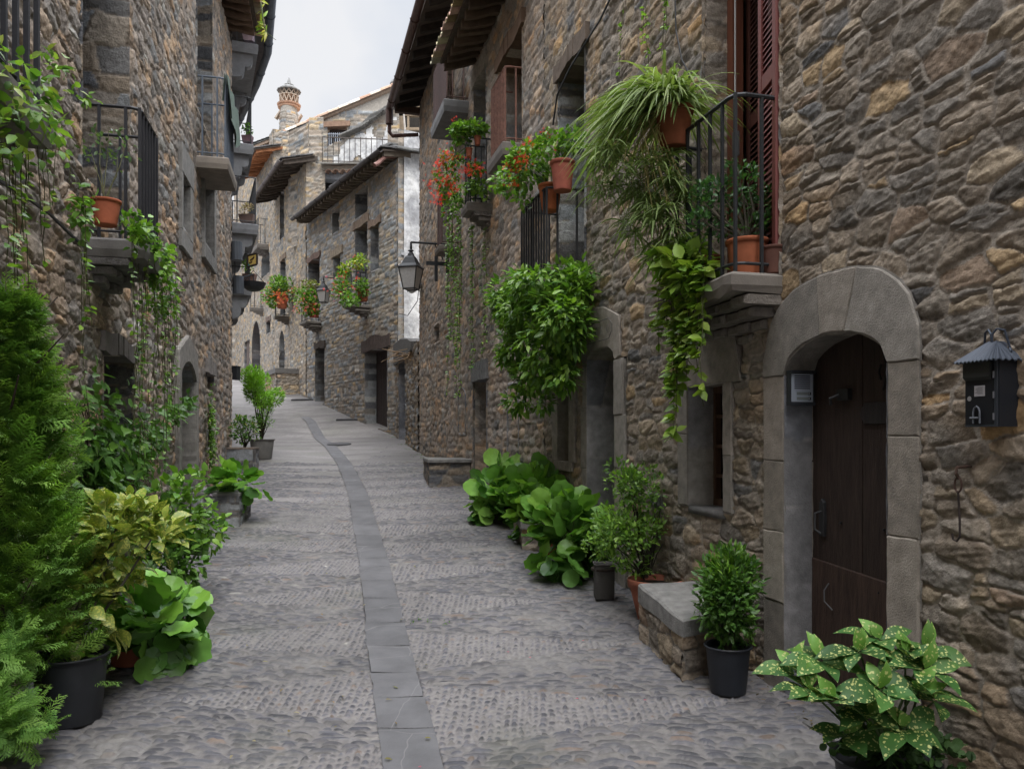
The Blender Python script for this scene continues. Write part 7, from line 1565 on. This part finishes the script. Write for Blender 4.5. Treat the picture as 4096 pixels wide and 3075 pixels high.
# ---- big spotted aucuba at the right
pa = (1.50, 3.22); g0 = gz0(*pa); T = thing('potted_aucuba', 'large-leaved green aucuba with cream specks in a black pot before the arched door', 'potted plant', (pa[0], pa[1], g0)); pot(T, (*pa, g0-.01), .20, .27, (.014, .015, .018), M_PLAST, plast=True, taper=.8)
m = MB(); r = np.random.RandomState(12); tips = []
for (u, v, Y) in ((905, 655, 3.1), (925, 650, 3.25), (880, 640, 3.2), (860, 652, 3.1), (820, 660, 3.15), (810, 690, 3.05), (835, 700, 3.0), (880, 690, 2.95), (915, 690, 2.95), (935, 700, 3.1), (870, 715, 3.0), (905, 728, 2.95), (795, 670, 3.2), (845, 735, 3.1), (925, 670, 3.0)):
    tp = at(u, v, Y); tips.append(tp); n = 7; a_ = np.arange(n)*2*math.pi/n+r.rand()*6; D = np.stack([np.cos(a_), np.sin(a_)*.9, r.uniform(-.25, .45, n)], 1); ln = r.uniform(.10, .165, n)
    place(m, T_AUC, tp+D*.01, D, np.array([0, -.25, 1.])+r.normal(size=(n, 3))*.25, ln, ln*r.uniform(.52, .66, n), colr(r, n, [(.030,.095,.024),(.024,.08,.02),(.045,.125,.03)]))
    place(m, T_AUC, np.repeat(tp[None], 2, 0)+V3(0, 0, .01), r.normal(size=(2, 3))*.4+np.array([0, 0, 1.]), np.array([0, -1, .2])+r.normal(size=(2, 3))*.3, r.uniform(.07, .12, 2), .05, colr(r, 2, [(.08,.20,.04)]))
ob = m.build('foliage', None or M_AUCUBA, T); stems(T, 'stem', (*pa, g0+.22), tips, .007, (.06, .09, .035), 15)
m = MB(); bush(m, (pa[0]+.04, pa[1], g0+.32), (.30, .24, .09), 520, T_RND, (.028, .045), 1, [(.025,.06,.022),(.035,.085,.026)], 97, rnd=.6, up=.8, lumps=14, lr=.4); m.build('clover', M_LEAFM, T)

# ---- far balconies with flowers
Yc1 = 22.7
flowerpot('flower_pot', 'terracotta pot with a green bush on the right end of the larger far balcony', at(363, 301, Yc1), .17, .33, [(at(362, 286, Yc1-.1), (.24, .3, .26), 260)], [at(357, 277, Yc1-.4), at(353, 288, Yc1-.4)], 85, ls=(.07, .11), nb=5, bs=.09, bsp=.12)
flowerpot('flower_pot', 'geranium foliage perched on the top corner of the larger far railing', at(359, 265, Yc1), 0, .1, [(at(359.5, 262, Yc1-.2), (.28, .3, .18), 170), (at(344, 270, Yc1+.6), (.22, .3, .22), 100)], [at(357, 254, Yc1), at(353, 262, Yc1-.3)], 86, ls=(.08, .12), nb=4, bs=.09, bsp=.15, cols=G_B+G_Y)
flowerpot('flower_pot', 'mass of red and pink flowers hanging over the outer face of the larger far balcony', at(347, 300, Yc1), 0, .1, [(at(341, 281, Yc1+.5), (.28, .3, .42), 200), (at(343, 293, Yc1+.2), (.32, .3, .36), 220), (at(353, 299, Yc1-.3), (.3, .3, .2), 150)], [at(u, v, Yc1) for u, v in ((333, 281), (337, 287), (341, 276), (344, 280), (333, 288), (346, 290), (339, 293))], 87, ls=(.08, .12), bcol=RD+PK, nb=6, bs=.10, bsp=.2)
Yc2 = 26.3
flowerpot('flower_pot', 'terracotta pot with coral flowers on the smaller far balcony', at(314, 317, Yc2-.4), .2, .42, [(at(309, 304, Yc2-.5), (.5, .35, .45), 480), (at(303, 298, Yc2), (.4, .3, .4), 200)], [at(u, v, Yc2-.9) for u, v in ((300, 304), (303, 309), (309, 308), (314, 306), (298, 311), (313, 311), (318, 302), (305, 302))], 88, ls=(.09, .13), bcol=ORG+PK, nb=6, bs=.11, bsp=.25)
flowerpot('flower_pot', 'pale bronze and white flowering plant on the railing of the smaller far balcony', at(312, 292, Yc2), 0, .1, [(at(313, 287, Yc2-.3), (.42, .3, .22), 220), (at(301, 289, Yc2+.4), (.32, .3, .2), 130)], [at(309, 293, Yc2-.8), at(312, 291, Yc2-.8), at(298.5, 285, Yc2)], 89, ls=(.08, .12), cols=[(.17,.2,.08),(.22,.16,.10),(.12,.2,.05)], bcol=WHT+PK, nb=5, bs=.1, bsp=.3)
Ye1 = 30.6
flowerpot('flower_pot', 'terracotta pot under a tall mound of orange flowers on the leftmost flowered balcony', at(282, 308, Ye1), .24, .5, [(at(281, 290, Ye1), (.55, .4, .6), 560), (at(278, 300, Ye1), (.5, .4, .4), 300)], [at(u, v, Ye1-.5) for u, v in ((275, 292), (277, 296), (281, 293), (285, 295), (280, 297), (288, 290), (275, 298), (284, 299))], 90, ls=(.1, .15), bcol=ORG, nb=7, bs=.13, bsp=.3)
flowerpot('flower_pot', 'small pale pink flowers at the outer corner of the leftmost flowered balcony', at(272, 298, Ye1), 0, .1, [(at(271, 296, Ye1+.4), (.45, .3, .5), 170)], [at(266, 294, Ye1), at(268, 302, Ye1), at(267, 289, Ye1)], 98, ls=(.1, .14), bcol=PK, nb=5, bs=.13, bsp=.25)

# ---- weeds, dry twigs, fallen leaves and petals
m = MB(); r = np.random.RandomState(44)
def tuft(x, y, n, s_, cols=G_M): 
    P = np.array([x, y, GHf(x, y)])+r.normal(size=(n, 3))*np.array([s_, s_, .01]); P[:, 2] = np.maximum(P[:, 2], GHf(x, y)); D = r.normal(size=(n, 3))*.7+np.array([0, 0, .8]); place(m, T_OV, P, D, r.normal(size=(n, 3))+np.array([0, 0, 1.]), r.uniform(.012, .03, n)*(1 if n > 20 else .6), .012, colr(r, n, cols))
for y in (17.2, 16.6, 18.4, 19.6, 21.8, 15.7, 14.6, 22.3): x = 2.77-.27*y-.12; tuft(x, y, 30, .10)
for (u, v) in ((413, 618), (420, 615), (428, 617), (445, 620)): Y = 1440/(v-371.); p = at(u, v, Y); tuft(p[0], p[1], 7, .012, G_M)
ob = m.build('weeds', M_LEAF, None); tag(ob, 'small green weeds sprouting at the wall foot and between cobbles', 'weeds', kind='stuff')
m = MB(); N = 60; 
for (u, v) in [(230+r.rand()*200, 560+r.rand()*200) for i in range(34)]+[(170, 658), (176, 660), (182, 659), (165, 661), (735, 690), (742, 689), (722, 690), (560, 640), (105, 690), (30, 745), (640, 615)]:
    Y = 1440/(v-371.); p = at(u, v, Y); place(m, T_OV, np.array([[p[0], p[1], GHf(p[0], p[1])+.012]]), r.normal(size=(1, 3))*np.array([1, 1, .1]), np.array([[0, 0, 1.]])+r.normal(size=(1, 3))*.2, r.uniform(.02, .045), .02, colr(r, 1, [(.10,.12,.04),(.20,.13,.06),(.26,.22,.14)]))
for i in range(420):   # litter gathered at the foot of both walls
    y = r.uniform(3.2, 16); x = (2.77-.27*y-.05-abs(r.normal())*.10) if i % 2 else (-1.737-.235*y+.05+abs(r.normal())*.10)
    place(m, T_OV, np.array([[x, y, GHf(x, y)+.010]]), r.normal(size=(1, 3))*np.array([1, 1, .15]), np.array([[0, 0, 1.]])+r.normal(size=(1, 3))*.35, r.uniform(.012, .038), .012, colr(r, 1, [(.11,.08,.05),(.17,.12,.07),(.07,.055,.04)]))
ob = m.build('fallen_leaves', M_LEAFM, None); tag(ob, 'fallen leaves scattered over the cobbles', 'fallen leaves', kind='stuff')
m = MB()
for (u, v) in ((508, 649), (645, 700), (567, 490), (560, 478), (478, 475), (577, 697), (420, 760), (583, 640), (530, 655)): Y = 1440/(v-371.); p = at(u, v, Y); place(m, T_FLW, np.array([[p[0], p[1], GHf(p[0], p[1])+.014]]), r.normal(size=(1, 3))*np.array([1, 1, .0]), np.array([[0, 0, 1.]]), .022, .022, colr(r, 1, [(.6, .06, .14)]))
ob = m.build('fallen_petals', M_PETAL, None); tag(ob, 'pink petals dropped on the cobbles', 'petals', kind='stuff')
m = MB()
for i in range(22): p = at(402+r.rand()*16, 352+r.rand()*6, 18.9); m.tube([p, p+V3(r.uniform(-.3, .3), -.1, r.uniform(-.05, .12)), p+V3(r.uniform(-.55, .5), -.2, r.uniform(-.2, .1))], .010, 3, (.30, .21, .13), cap=False)
ob = m.build('dry_twigs', M_STEM, None); tag(ob, 'bundle of dry reddish twigs lying on the garden wall top beside the gateway', 'twigs')
